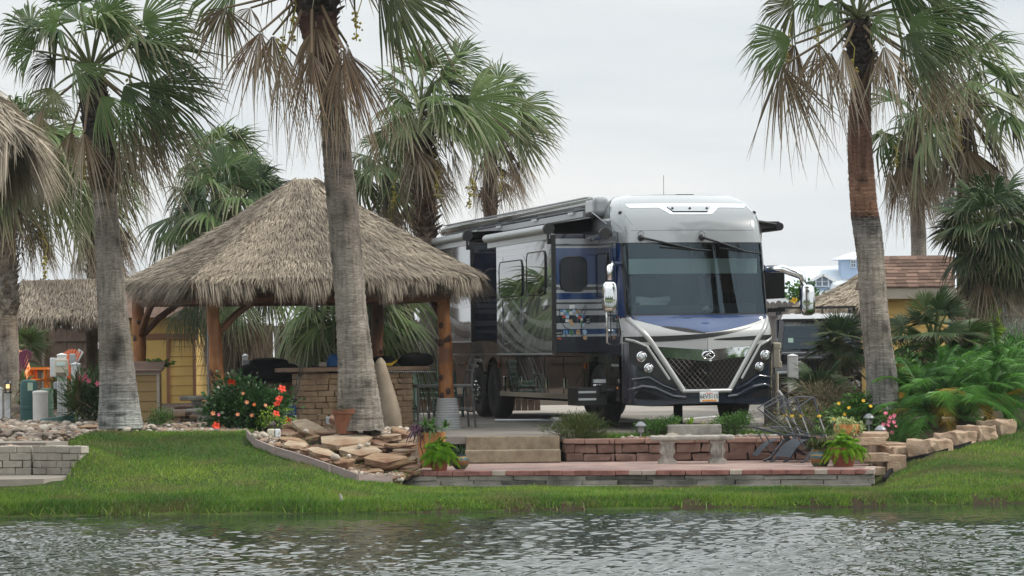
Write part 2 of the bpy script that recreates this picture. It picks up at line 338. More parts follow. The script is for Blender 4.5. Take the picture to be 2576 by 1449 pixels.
# ================================================================== SETTING
def edging_left():      # lawn edge along the rock garden, from upper left to the patio
    return [ghit(*p) for p in ((622, 1100), (640, 1122), (690, 1142), (760, 1163), (830, 1187), (900, 1211), (1010, 1219))]
EDGE_L = edging_left()
EDGE_R = [(5.35, 43.7), (5.45, 44.6)] + [tuple(ghit(*p)[:2]) for p in ((2260, 1168), (2330, 1153), (2420, 1128), (2500, 1098), (2576, 1076), (2640, 1060))]
def pline(pts, x):
    for a, b in zip(pts, pts[1:]):
        if a[0] <= x <= b[0]: return a[1] + (b[1] - a[1]) * (x - a[0]) / (b[0] - a[0])
    return pts[-1][1] if x > pts[-1][0] else pts[0][1]
def edge_l(x): return pline(EDGE_L, x)
def edge_r(x): return pline(EDGE_R, x)
def terrain():
    xs = np.concatenate([[-420, -160], np.linspace(-60, -12, 13)[:-1], np.linspace(-12, -7.6, 25)[:-1], np.linspace(-7.6, -5.8, 41)[:-1], np.linspace(-5.8, 12, 125), np.linspace(12, 60, 13)[1:], [160, 420]])
    ys = np.concatenate([np.linspace(39.5, 41.0, 5)[:-1], np.linspace(41.0, 43.0, 41)[:-1], np.linspace(43, 45.2, 45)[:-1], np.linspace(45.2, 54, 50), [56, 60, 70, 90, 130, 200, 400, 900]])
    P = []
    for y in ys:
        for x in xs:
            z = ground_z(x, y) if y < 54 else None
            if y >= 50:
                zz = .8 if x > -4.2 else .95
                t = ss(50, 54, y); g = ground_z(x, min(y, 52)); z = g * (1 - t) + zz * t
            # flat shelf under patio, planting bed, hut and driveway
            if y > 44.6 and x > -1.9: z = min(z, .30) if y < 48.3 and x < 5.6 else (min(z, .72) if x < 6.2 else z)
            if x < -6.42 and 42.8 < y < min(44.72, 44.72 - .5 * (x + 7.1)): z = min(z, .40)
            if -3.95 < x < -1.5 and y < 49 and y > edge_l(x) + .02: z -= .32
            if x > 5.4 and y > edge_r(x): z += .06
            if y > 48.6 and x > -7.0: z = min(z, .74 if x < 6 else .9)
            P.append((x, y, z))
    n = len(xs); m = len(ys)
    F = [(i * n + j, i * n + j + 1, (i + 1) * n + j + 1, (i + 1) * n + j) for i in range(m - 1) for j in range(n - 1)]
    mt, t, b = principled('lawn_ground'); b.inputs['Roughness'].default_value = 1; b.inputs['Specular IOR Level'].default_value = .1
    tc = nd(t, 'ShaderNodeTexCoord'); nz = nd(t, 'ShaderNodeTexNoise'); nz.inputs['Scale'].default_value = 1.1; nz.inputs['Detail'].default_value = 8
    t.links.new(tc.outputs['Object'], nz.inputs['Vector'])
    r = nd(t, 'ShaderNodeValToRGB'); el = r.color_ramp.elements
    el[0].position = .33; el[0].color = (.03, .06, .012, 1); el[1].position = .68; el[1].color = (.075, .10, .025, 1)
    t.links.new(nz.outputs['Fac'], r.inputs[0])
    a = nd(t, 'ShaderNodeAttribute', attribute_name='soil'); x = nd(t, 'ShaderNodeMix', data_type='RGBA')
    n2 = nd(t, 'ShaderNodeTexNoise'); n2.inputs['Scale'].default_value = 9; n2.inputs['Detail'].default_value = 6; t.links.new(tc.outputs['Object'], n2.inputs['Vector'])
    r2 = nd(t, 'ShaderNodeValToRGB'); r2.color_ramp.elements[0].color = (.016, .012, .008, 1); r2.color_ramp.elements[1].color = (.07, .05, .033, 1)
    t.links.new(n2.outputs['Fac'], r2.inputs[0]); q = nd(t, 'ShaderNodeMapRange'); q.inputs[1].default_value = .42; q.inputs[2].default_value = .56; q.inputs[3].default_value = -1; q.inputs[4].default_value = .4
    t.links.new(n2.outputs['Fac'], q.inputs[0]); ma = nd(t, 'ShaderNodeMath', operation='MULTIPLY_ADD', use_clamp=True); ma.inputs[1].default_value = 1.9; t.links.new(a.outputs['Fac'], ma.inputs[0]); t.links.new(q.outputs[0], ma.inputs[2])
    t.links.new(ma.outputs[0], x.inputs[0]); t.links.new(r.outputs[0], x.inputs[6]); t.links.new(r2.outputs[0], x.inputs[7])
    t.links.new(x.outputs[2], b.inputs['Base Color'])
    soil = [ss(-.6, .8, math.sin(x * 3.1) + .6 * math.sin(x * 7.7 + 2)) * ss(-2.2, -.6, x) * max(0, .95 - max(0, (y - edge_y(x) - .12) / .12)) if y < 43 else (1.0 if y > 52 or (x < -6.75 and y > 44.9) or (x > 5.4 and y > edge_r(x)) or (-3.95 < x < -1.5 and y > edge_l(x)) else 0.0) for x, y, z in P]
    me = nmesh('ground', P, F, {'soil': soil}, smooth=True)
    tag(link('ground', me, mats=[mt]), kind='structure')
terrain()

# lawn grass: thin blades over the visible slope, one object nobody could count
GR = rnd(5)
def in_lawn(x, y):
    if y < edge_y(x) + .02: return False
    if x < -1.55:
        # behind the edging: rock garden
        for a, b in zip(EDGE_L, EDGE_L[1:]):
            if a.x <= x <= b.x:
                return y < a.y + (b.y - a.y) * (x - a.x) / (b.x - a.x) - .05
        if x > EDGE_L[0].x: return y < 44.6
        p = 47.55 + .25 * math.sin(x * 1.7) * (x > -6)
        if x < -6.5: p = 47.6 - (-6.5 - x) * 4.5
        if x < -6.44 and 42.8 + .1 * (x + 7) < y < min(44.85, 44.85 - .5 * (x + 7.1)): return False
        return y < p
    if x < 5.35: return y < 45.0 - .2 * (x + 1.6) - .05
    for a, b in zip(EDGE_R, EDGE_R[1:]):
        if a[0] <= x <= b[0]: return y < a[1] + (b[1] - a[1]) * (x - a[0]) / (b[0] - a[0]) - .05
    return y < 51
def grass():
    N = 380000
    x = GR.uniform(-8.6, 11.5, N); y = GR.uniform(41.2, 50.5, N) 
    nearb = int(N * .22); y[:nearb] = 41.2 + GR.random(nearb) ** 1.3 * 1.2
    keep = np.array([in_lawn(a, b) for a, b in zip(x, y)])
    # bare soil patches along the right part of the water's edge
    ed = np.array([edge_y(a) for a in x])
    patch = (np.sin(x * 3.1) + np.sin(x * 7.7 + 2) * .6 + .8 * np.sin(x * 23 + 9 * y) + GR.normal(0, .6, N) > .35) & (x > -1.2) & (y - ed < .13 + .09 * np.sin(x * 11) + .12 * (x > 5)) & (y - ed > .0)
    keep &= ~patch
    x = x[keep]; y = y[keep]; ed = ed[keep]; n = len(x)
    z = np.array([ground_z(a, b) for a, b in zip(x, y)])
    cl = .5 + .25 * np.sin(x * 1.9 + 1.3 * np.sin(y * 1.1)) + .25 * np.sin(y * 2.7 + 2 * np.sin(x * .8))
    h = (.022 + .028 * GR.random(n)) * (.7 + .6 * cl)
    edgeb = (y - ed < .35); h[edgeb] *= 1 + 1.3 * GR.random(edgeb.sum())
    tall = GR.random(n) < .006; h[tall] *= 2.2
    a = GR.uniform(0, 2 * PI, n); wd = .0042 + .003 * GR.random(n)
    lean = GR.normal(0, .5, (n, 2)) * h[:, None]; lean[:, 0] += .25 * h
    V = np.empty((n, 3, 3)); V[:, 0] = np.stack([x - wd * np.cos(a), y - wd * np.sin(a), z - .004], 1); V[:, 1] = np.stack([x + wd * np.cos(a), y + wd * np.sin(a), z - .004], 1)
    V[:, 2] = np.stack([x + lean[:, 0], y + lean[:, 1], z + h], 1)
    big = np.clip(.38 + .22 * np.clip((45.2 - y) / 1.2, 0, 1) * np.clip((y - ed) / .9, .2, 1) + .3 * np.sin(x * .75 + 2) * np.sin(y * 1.6 + .5 * x) + .22 * np.sin(x * 2.7 + 1.7 * np.sin(y * 2.2)) * np.sin(y * 3.3 + x) + GR.normal(0, .22, n), 0, 1)  # sunlight on the lower slope is put into blade colour, besides random patches
    var = np.repeat(big, 3)
    pat = np.clip(np.sin(x * 2.3 + .9 * y) * np.sin(y * 3.1 - x) - .62, 0, 1) * 2
    pat2 = np.clip(np.sin(x * 1.4 + 2.1 * np.sin(y * 1.7)) * np.sin(y * 2.3 + 1.4 * np.sin(x * 1.1)) - .25, 0, 1); dry = np.repeat(np.clip((GR.random(n) < .09) * .85 + 1.7 * (pat + pat2) * GR.random(n), 0, 1), 3)
    me = nmesh('grass', V.reshape(-1, 3), np.arange(3 * n).reshape(-1, 3), {'var': var, 'dry': dry})
    tag(link('lawn_grass', me, mats=[M['grass']]), 'short green lawn grass running down the bank to the pond', 'grass', kind='stuff')
grass()

# pond: real ripples
def pond():
    mt, t, b = principled('pond_water'); b.inputs['Base Color'].default_value = (.026, .036, .026, 1); b.inputs['Roughness'].default_value = .02
    b.inputs['IOR'].default_value = 1.45; b.inputs['Specular IOR Level'].default_value = .5
    tc = nd(t, 'ShaderNodeTexCoord'); nz = nd(t, 'ShaderNodeTexNoise'); nz.inputs['Scale'].default_value = 16; nz.inputs['Detail'].default_value = 3
    t.links.new(tc.outputs['Object'], nz.inputs['Vector']); bp = nd(t, 'ShaderNodeBump'); bp.inputs['Strength'].default_value = .05; bp.inputs['Distance'].default_value = .02
    t.links.new(nz.outputs['Fac'], bp.inputs['Height']); t.links.new(bp.outputs[0], b.inputs['Normal'])
    X0, X1, Y0, Y1 = -10.0, 10.0, 26.0, 42.4
    xs = np.linspace(X0, X1, 820); ys = np.linspace(Y0, Y1, 720)
    X, Y = np.meshgrid(xs, ys); Z = np.zeros_like(X); r = rnd(11)
    for k in range(64):
        lam = .12 * (4.5 ** r.random()); ang = r.normal(-1.75, .85); kx, ky = math.cos(ang) * 2 * PI / lam, math.sin(ang) * 2 * PI / lam
        amp = .0037 * lam ** 1.0 * (.6 + .8 * r.random())
        Z += amp * np.sin(kx * X + ky * Y + r.uniform(0, 6.28) + .8 * np.sin(X * .7 * r.random() + Y * .4))
    calm = .14 + .86 * np.clip((40.9 - Y) / 3.4 + .35 * np.sin(X * .8) , 0, 1) * (.75 + .35 * np.sin(X * .55 + 1.2 * np.sin(Y * .5)))
    Z *= calm * 1.25 * (.85 + .5 * np.clip((38 - Y) / 9, 0, 1))
    fade = np.minimum(1, np.minimum(np.minimum(X - X0, X1 - X) / .5, np.minimum(Y - Y0, Y1 - Y) / .5)); Z *= np.clip(fade, 0, 1)
    V = np.stack([X, Y, Z], -1).reshape(-1, 3); n, m = len(xs), len(ys)
    i = np.arange(m - 1)[:, None] * n + np.arange(n - 1)[None]; F = np.stack([i, i + 1, i + n + 1, i + n], -1).reshape(-1, 4)
    # the rest of the pond: a flat frame of sheets around the rippled part
    ext = [(-80, 2, X0, Y1), (X1, 2, 80, Y1), (X0, 2, X1, Y0)]
    for a, c, d, e in ext:
        k = len(V); V = np.concatenate([V, [(a, c, 0), (d, c, 0), (d, e, 0), (a, e, 0)]]); F = np.concatenate([F, [(k, k + 1, k + 2, k + 3)]])
    me = nmesh('water', V, F, smooth=True)
    tag(link('water', me, mats=[mt]), kind='structure')
pond()
# near bank under the photographer
mb = MB(); mb.grid([[(x, y, z) for x in (-80, -20, 0, 20, 80)] for y, z in ((3.2, -.3), (1.5, .45), (-10, .6), (-120, .7))])
tag(mb.build('near_bank', pm('near_bank', (.05, .09, .02), (.1, .13, .04), rough=1, scale=2)), kind='structure')

# driveway / pad (one sheet) and steps
DRV = [(-2.2, 48.45), (.6, 48.45), (1.0, 49.4), (6.0, 50.6), (8.6, 52.5), (8.6, 72), (-14, 72), (-14, 58), (-6.9, 54), (-6.3, 51.6), (-2.2, 50.4)]
mb = MB(); P2 = [(x, y, .82 + .05 * ss(48.4, 51.0, y)) for x, y in DRV]
mb.add(P2 + [(x, y, z - .12) for x, y, z in P2], [tuple(range(len(P2)))] + [(k, (k + 1) % len(P2), len(P2) + (k + 1) % len(P2), len(P2) + k) for k in range(len(P2))])
o = mb.build('driveway', M['concrete']); tag(o, kind='structure')
mb = MB(); mb.box((-.02, 48.62, .62), (1.5, .7, .40)); mb.box((-.02, 48.45, .51), (1.52, 1.0, .20))
M['step'] = pm('step_concrete', (.24, .19, .13), (.36, .29, .2), rough=.95, scale=9, bump=.5, bscale=60, c3=(.2, .15, .1), s3=3)
tag(rebase(mb.build('patio_steps', M['step'], bevel=.015)), 'two concrete steps climbing from brick patio to driveway', 'steps')

# brick patio: structure sheet, its edge wall is a thing of its own
PFL, PFR, PBL, PBR = (-1.75, 45.1), (5.2, 43.72), (-1.75, 48.6), (5.9, 47.9)
def brickmat(name, c1, c2, mort, sc=4.0, bw=.6, rh=.28):
    m, t, b = principled(name); b.inputs['Roughness'].default_value = .92
    tc = nd(t, 'ShaderNodeTexCoord'); br = nd(t, 'ShaderNodeTexBrick'); br.inputs['Scale'].default_value = sc
    br.inputs['Color1'].default_value = (*c1, 1); br.inputs['Color2'].default_value = (*c2, 1); br.inputs['Mortar'].default_value = (*mort, 1)
    br.inputs['Mortar Size'].default_value = .022; br.inputs['Brick Width'].default_value = bw; br.inputs['Row Height'].default_value = rh; br.inputs['Bias'].default_value = -.2
    t.links.new(tc.outputs['Object'], br.inputs['Vector'])
    nz = nd(t, 'ShaderNodeTexNoise'); nz.inputs['Scale'].default_value = 2.2; nz.inputs['Detail'].default_value = 7; t.links.new(tc.outputs['Object'], nz.inputs['Vector'])
    q = nd(t, 'ShaderNodeMapRange'); q.inputs[1].default_value = .3; q.inputs[2].default_value = .7; q.inputs[3].default_value = .72; q.inputs[4].default_value = 1.15
    t.links.new(nz.outputs['Fac'], q.inputs[0]); vm = nd(t, 'ShaderNodeVectorMath', operation='SCALE')
    t.links.new(br.outputs['Color'], vm.inputs[0]); t.links.new(q.outputs[0], vm.inputs['Scale']); t.links.new(vm.outputs[0], b.inputs['Base Color'])
    bp = nd(t, 'ShaderNodeBump'); bp.inputs['Strength'].default_value = .4; bp.inputs['Distance'].default_value = .01; bp.invert = True
    t.links.new(br.outputs['Fac'], bp.inputs['Height']); t.links.new(bp.outputs[0], b.inputs['Normal'])
    return m
M['patio'] = brickmat('patio_brick', (.31, .20, .172), (.38, .262, .228), (.28, .225, .195))
mb = MB(); mb.prism([(PFL[0], PFL[1] + .12), (PFR[0] - .05, PFR[1] + .12), (5.3, 45.2), PBR, PBL], .2, .402)
tag(mb.build('patio', M['patio']), kind='structure')
def course(mb, pts, z, h, L, d, mi=0, off=0.0, jit=.006, gap=.006, lv=.25, outj=.0, mis=None):
    """lay blocks along a polyline"""
    for a, b in zip(pts, pts[1:]):
        a = Vector((*a, 0)); b = Vector((*b, 0)); v = b - a; T = v.length; v.normalize(); nrm = Vector((-v.y, v.x, 0))
        s = -off * L; rz = math.atan2(v.y, v.x)
        while s < T - .02:
            l = L * random.uniform(1 - lv, 1 + lv); s0, s1 = max(0, s), min(T, s + l)
            if s1 - s0 > .05:
                c = a + v * (s0 + s1) / 2 + nrm * (d / 2 + random.uniform(-outj, outj)); c.z = z + h / 2
                mb.box(c, (s1 - s0 - gap, d, h - gap * .6), rz, (random.choice(mis) if mis else mi), jit=jit)
            s += l
random.seed(3)
mb = MB(); line = [PFL, PFR]; r_ = [PFR, (5.38, 44.9)]
M['edge_red'] = pm('edge_brick', (.22, .09, .075), (.34, .16, .135), rough=.95, scale=5, bump=.4, bscale=50)
M['edge_pale'] = pm('edge_brick_pale', (.38, .29, .24), (.48, .39, .33), rough=.95, scale=5, bump=.4, bscale=50)
M['edge_grey'] = pm('edge_stone', (.20, .185, .16), (.33, .30, .26), rough=.95, scale=4, bump=.6, bscale=40, c3=(.10, .095, .08), s3=2)
M['edge_dark'] = pm('edge_stone_dark', (.05, .046, .04), (.12, .11, .095), rough=.95, scale=4, bump=.6, bscale=40)
course(mb, line, .335, .075, .21, .16, jit=.005, mis=[0, 0, 0, 0, 0, 1], lv=.12); course(mb, r_, .335, .075, .21, .16, mi=1, lv=.1)
course(mb, [(a, b + .02) for a, b in line], .265, .07, .58, .18, jit=.008, mis=[2, 2, 2, 2, 3], outj=.012); course(mb, [(5.18, 43.75), (5.36, 44.9)], .265, .07, .5, .18, mi=2)
course(mb, [(a, b + .02) for a, b in line], .19, .075, .55, .18, jit=.008, off=.4, mis=[2, 2, 2, 3], outj=.012); course(mb, [(5.18, 43.75), (5.36, 44.9)], .19, .075, .5, .18, mi=2)
mb.box(((PFL[0] + PFR[0]) / 2, 44.42, .12), (7.0, .12, .15), math.atan2(PFR[1] - PFL[1], PFR[0] - PFL[0]), 2)
o = mb.build('patio_edge_wall', [M['edge_red'], M['edge_pale'], M['edge_grey'], M['edge_dark']], bevel=.008)
tag(rebase(o), 'low edging wall of weathered grey stone courses capped with red bricks above lawn', 'wall')
# red block retaining wall behind the bench
mb = MB(); random.seed(8)
wl = [(.78, 48.55), (.82, 48.32), (1.6, 48.12), (5.95, 47.62)]
for k, (z, h) in enumerate(((.40, .13), (.53, .155))):
    course(mb, wl, z, h, .40, .25, off=.5 * k + .2, jit=.02, gap=.014, lv=.16, outj=.02)
course(mb, [(a - (.03 if i < 2 else 0), b - .035) for i, (a, b) in enumerate(wl)], .685, .085, .42, .3, mi=1, jit=.006, gap=.008, lv=.2)
M['red_cap'] = pm('red_block_cap', (.25, .145, .11), (.34, .21, .165), rough=.95, scale=7, bump=.5, bscale=60)
tag(rebase(mb.build('block_wall', [M['red_block'], M['red_cap']], bevel=.028)), 'brownish red retaining wall of rough split blocks behind the patio bench', 'wall')
# planting bed behind it
mb = MB(); mb.prism([(.85, 48.5), (1.7, 48.35), (5.9, 47.85), (6.6, 48.4), (6.6, 50.6), (1.2, 49.6)], .6, .735)
tag(mb.build('planting_bed', M['soil']), kind='structure')

# right: tan blocks stepping round the bed, single boulder-like blocks
def chunk(c, size, rz, seed, bump_=.03, cuts=2):
    rr = random.Random(seed); bm = bmesh.new(); bmesh.ops.create_cube(bm, size=1)
    bmesh.ops.subdivide_edges(bm, edges=bm.edges[:], cuts=cuts, use_grid_fill=True)
    for v in bm.verts:
        v.co = Vector((v.co.x * size[0], v.co.y * size[1], v.co.z * size[2]))
        v.co += Vector([rr.uniform(-1, 1) * bump_ for _ in range(3)])
    me = bpy.data.meshes.new('block'); bm.to_mesh(me); bm.free()
    me.transform(Matrix.Translation(c) @ Matrix.Rotation(rz, 4, 'Z')); return me
spots = [(2272, 1146, .56, 'tan wall block nearest the stepped patio corner, with worn pale top'), (2345, 1128, .60, 'tan wall block with smooth pale top, second from the patio corner'), (2408, 1110, .58, 'rough brown faced wall block in the middle of the curved bed edge'),
         (2462, 1095, .58, 'mottled grey tan wall block before the feathery palms'), (2512, 1079, .58, 'tan wall block at the far end of the curved bed edge')]
EDGEB = []
for i, (px, py, L, lab) in enumerate(spots):
    g = ghit(px, py + 16); c = Vector((g.x, g.y + .2, g.z + .09))
    o = link('wall_block', chunk(c, (L, .42, .29), (.55, .75, .85, .9, 1.0)[i], 40 + i, .03), mats=[M['tan_block']]); m_ = o.modifiers.new('bevel', 'BEVEL'); m_.width = .02; m_.segments = 2
    tag(rebase(o), lab, 'stone block', 'tan blocks edging the right bed'); EDGEB.append(c)
# stepped pale blocks at the patio's right end
mb = MB(); random.seed(4)
for (px, py, Y, L, h) in ((2188, 1176, 44.6, .42, .12), (2200, 1140, 45.2, .40, .13), (2185, 1100, 45.8, .5, .12)):
    p = at(px, py, Y); mb.box((p.x, p.y + .15, p.z - h / 2), (L, .36, h), .12, jit=.006)
for k in range(3):
    p = at(2185, 1088, 46.0); mb.box((p.x + .06 * k, p.y + .35 * k, p.z - .06), (.5, .3, .1), .12, jit=.005)
mb.box((5.66, 46.0, .3), (.3, 1.4, .5), .1); mb.box((5.78, 46.9, .45), (.35, 1.5, .5), .1)
tag(rebase(mb.build('stepped_block_wall', M['tan_block'], bevel=.012)), 'pinkish tan stepped blocks ending the patio beside the red fern pot', 'wall')
mb = MB()
pts = [Vector((p[0], p[1], ground_z(*p) + .02)) for p in EDGE_R[1:]]
for a, b in zip(pts, pts[1:]): mb.bar(a, b, .05, .09)
tag(rebase(mb.build('black_edging', M['matte_black'])), 'black plastic lawn edging curving below the tan wall blocks', 'edging')


# left: grey block wall with concrete pad
mb = MB(); random.seed(6)
A = ghit(185, 1150); wl = [(-8.6, 44.62), (-7.12, 44.6)]; wing = lambda t: (-7.1 + .78 * t, 44.58 - .40 * t)
for k in range(4):
    course(mb, wl[:2], .44 + .108 * k, .108, .30, .2, off=.5 * (k % 2), jit=.006, gap=.008, lv=.1)
    course(mb, [wing(0), wing((.80, .92, .97, 1.0)[k])], .44 + .108 * k, .108, .26, .2, off=.5 * (k % 2), jit=.006, gap=.008, lv=.1)
tag(rebase(mb.build('grey_block_wall', M['grey_block'], bevel=.01)), 'pale grey curved retaining wall of small blocks beside the lawn', 'wall')
mb = MB(); mb.prism([(-9, 42.75), (-6.7, 43.05), (-6.5, 43.5), (-6.5, 44.2), (-7.12, 44.55), (-9, 44.6)], .3, .445)
tag(mb.build('concrete_pad', M['concrete']), kind='structure')

# river stones, left bed and loose stones round the rock garden (stuff)
ico = bmesh.new(); bmesh.ops.create_icosphere(ico, subdivisions=2, radius=1); ico.verts.ensure_lookup_table()
ICO_V = np.array([v.co for v in ico.verts]); ICO_F = np.array([[v.index for v in f.verts] for f in ico.faces]); ico.free()
def stones(name, pts, size, label, seed, flat=.55):
    r = rnd(seed); V = []; Fs = []; A_ = []
    for i, p in enumerate(pts):
        s = size * (.45 + 1.0 * r.random() ** 2.2) * np.array([1, .65 + .3 * r.random(), flat * (.7 + .5 * r.random())])
        v = ICO_V * (1 + .12 * np.sin(ICO_V @ r.normal(0, 2.2, (3, 1)) + r.random() * 6)) * s
        a = r.uniform(0, 6.28); b = r.normal(0, .35)
        R_ = np.array([[math.cos(a), -math.sin(a), 0], [math.sin(a), math.cos(a), 0], [0, 0, 1]]) @ np.array([[1, 0, 0], [0, math.cos(b), -math.sin(b)], [0, math.sin(b), math.cos(b)]])
        V.append(v @ R_.T + np.array(p)); Fs.append(ICO_F + len(ICO_V) * i); A_.append(np.full(len(v), r.random()))
    me = nmesh(name, np.concatenate(V), np.concatenate(Fs), {'var': np.concatenate(A_)}, smooth=True)
    return me
def stonemat():
    m, t, b = principled('river_stone'); b.inputs['Roughness'].default_value = .8
    c = attr_ramp(t, 'var', [(0, (.12, .095, .08)), (.2, (.25, .195, .15)), (.45, (.31, .255, .2)), (.6, (.28, .165, .10)), (.75, (.38, .32, .255)), (1, (.52, .47, .4))])
    t.links.new(c, b.inputs['Base Color']); return m
M['stone'] = stonemat(); r = rnd(21)
def gz_left(x, y): return .86 + .024 * (y - 47)
mb = MB(); mb.grid([[(x, y, gz_left(x, y) - .03) for x in np.linspace(-16, -4.3, 24)] for y in np.concatenate([np.linspace(47.2, 56, 20), [60, 70]])])
tag(mb.build('gravel_ground', M['soil']), kind='structure')
pts = []
while len(pts) < 1900:
    y = 44.85 + r.random() ** 1.3 * 10.5; x = r.uniform(-9.2, -5.0 if y > 47.6 else -6.0)
    if x > -6.3 and y > 52: continue
    lim = 47.55 if x > -6.5 else max(44.85, 47.5 - (-6.5 - x) * 4.5)
    if y < lim: continue
    pts.append((x, y, max(gz_left(x, y), ground_z(x, y)) + r.uniform(0, .03)))
tag(link('river_stones', stones('river_stones', pts, .07, '', 22), mats=[M['stone']]), 'bed of rounded tan and grey river stones left of the palm', 'stones', kind='stuff')
mb = MB(); mb.prism([(-9, 45.4), (-7.0, 45.2), (-6.75, 45.8), (-9, 47.0)], .7, .90)
tag(mb.build('concrete_walk', M['concrete']), kind='structure')
# ================================================================== PLANT BUILDERS
class LB:
    """collects leaf geometry as numpy arrays with 'dry' and 'var' attributes"""
    def __init__(s): s.V = []; s.F = []; s.d = []; s.v = []; s.n = 0
    def add(s, V, F, dry, var):
        V = np.asarray(V, float).reshape(-1, 3); s.V.append(V); s.F.append(np.asarray(F).reshape(-1, 4) + s.n); s.n += len(V)
        s.d.append(np.broadcast_to(dry, (len(V),)).astype(float)); s.v.append(np.broadcast_to(var, (len(V),)).astype(float))
    def build(s, name, mat, parent=None, base=(0, 0, 0), smooth=False):
        V = np.concatenate(s.V) - np.array(base)
        me = nmesh(name, V, np.concatenate(s.F), {'dry': np.clip(np.concatenate(s.d), 0, 1), 'var': np.clip(np.concatenate(s.v), 0, 1)}, smooth=smooth)
        return link(name, me, parent, mats=[mat])
def unit(v): v = np.asarray(v, float); return v / (np.linalg.norm(v) + 1e-9)
WIND = np.array([1.0, .25, .0])
def fan(lb, hinge, D, N, L, span, r, dry=0.0, droop=.45, wind=.12, K=34, fold=.32, join=.6, tip=.3, var=None, gap=.05):
    """one palmate leaf: K folded segments, joined near the hinge, free and drooping outside"""
    D = unit(D); N = np.asarray(N, float); N = unit(N - D * N.dot(D)); Sd = np.cross(D, N)
    R_ = np.array([.03, .28, join, join + (1 - join) * .3, join + (1 - join) * .58, join + (1 - join) * .82, 1.0]); wf = np.array([1, 1, 1, .72, .5, .28, .05]); nr = len(R_)
    a = np.linspace(-span / 2, span / 2, K); da = span / (K - 1)
    Ls = L * (.80 + .20 * np.cos(a * .75)) * (1 + r.normal(0, .06, K))
    if dry > .5: Ls *= 1 + r.normal(0, .08, K)
    var = r.random() if var is None else var
    ax = np.cos(a)[:, None] * D + np.sin(a)[:, None] * Sd            # segment axis
    tn = -np.sin(a)[:, None] * D + np.cos(a)[:, None] * Sd           # across
    P = hinge + Ls[:, None, None] * R_[None, :, None] * ax[:, None, :]
    P = P - N * (fold * np.abs(np.sin(a))[:, None] ** 1.4 * R_[None] ** 1.3 * Ls[:, None])[..., None]
    fr = np.clip(R_ - join * .72, 0, 1)
    dr = (droop * (1 + .5 * r.normal(0, 1, K)).clip(.25, 2.2))[:, None] * (fr[None] ** 1.7) * 2.2 * L
    P[..., 2] -= dr
    P += WIND * (wind * (1 + .4 * r.normal(0, 1, K)))[:, None, None] * (fr[None] ** 1.5)[..., None] * 2.2 * L
    jit = r.normal(0, 1, (K, 3))[:, None, :] * (fr[None] ** 2)[..., None] * L * (.07 + .11 * (dry > .5)); P += jit
    hw = np.minimum(R_ * L * da / 2, join * L * da / 2) * wf
    hw = np.maximum(hw, .0012)[None] * np.where(r.random((K, 1)) < gap, .12, 1.0) * np.where(R_[None] > .4, r.uniform(.8, 1.12, (K, 1)), 1.0)
    up = N * .8
    E1 = P - tn[:, None] * hw[..., None]; E2 = P + tn[:, None] * hw[..., None]; P = P + up * hw[..., None]
    V = np.stack([E1, P, E2], 2)                                      # K, nr, 3, 3
    idx = np.arange(K * nr * 3).reshape(K, nr, 3)
    q = np.stack([idx[:, :-1, :-1], idx[:, :-1, 1:], idx[:, 1:, 1:], idx[:, 1:, :-1]], -1).reshape(-1, 4)
    dv = np.clip(dry + np.clip((R_ - (1 - tip)) / max(tip, .01), 0, 1)[None] * (.35 + .6 * r.random((K, 1))) + 0 * a[:, None], 0, 1)
    vv = var + r.normal(0, .09 if dry < .5 else .17, (K, 1)) + 0 * R_[None] + (.5 * R_[None] - .25 if dry > .5 else .1 * (R_[None] - .5))
    lb.add(V, q, np.repeat(dv.ravel(), 3), np.repeat(np.clip(vv, 0, 1).ravel(), 3))
def petiole(lb, a, b, w0, w1, sag, dry, var=.5, n=7):
    a = np.asarray(a, float); b = np.asarray(b, float); t = np.linspace(0, 1, n)[:, None]
    p = a + (b - a) * t; p[:, 2] += sag * (4 * t * (1 - t))[:, 0]
    d = unit(b - a); x = unit(np.cross(d, [0.1, .95, .2])); y = np.cross(d, x); wd = (w0 + (w1 - w0) * t)
    V = np.stack([p - x * wd, p - y * wd * .6, p + x * wd, p + y * wd * .5], 1)
    idx = np.arange(n * 4).reshape(n, 4); nx = np.roll(idx, -1, 1)
    lb.add(V, np.stack([idx[:-1], nx[:-1], nx[1:], idx[1:]], -1), dry, var)
def strips(lb, P, D, L, W, r, droop=0.3, segs=3, dry=0.0, var=.5, side=None, taper=True, grav=(0, 0, -1)):
    """many thin blades at once. P,D (n,3); L,W,droop (n,)"""
    n = len(P); D = D / np.linalg.norm(D, axis=1, keepdims=True)
    if side is None: side = np.cross(D, r.normal(0, 1, (n, 3)))
    side = side / (np.linalg.norm(side, axis=1, keepdims=True) + 1e-9)
    t = np.linspace(0, 1, segs + 1); g = np.array(grav, float)
    pos = P[:, None] + D[:, None] * (L[:, None] * t)[..., None] + g * (np.broadcast_to(droop, (n,))[:, None] * L[:, None] * t[None] ** 2)[..., None]
    wf = (1 - .92 * t ** 2) if taper else np.where(t < .9, 1, .35)
    if taper == 2: wf = np.sin(PI * (.12 + .86 * t)) 
    hw = (W[:, None] * wf[None] / 2)[..., None] * side[:, None]
    V = np.stack([pos - hw, pos + hw], 2); idx = np.arange(n * (segs + 1) * 2).reshape(n, segs + 1, 2)
    q = np.stack([idx[:, :-1, 0], idx[:, :-1, 1], idx[:, 1:, 1], idx[:, 1:, 0]], -1)
    lb.add(V, q, np.repeat(np.broadcast_to(dry, (n,)), (segs + 1) * 2), np.repeat(np.broadcast_to(var, (n,)), (segs + 1) * 2))
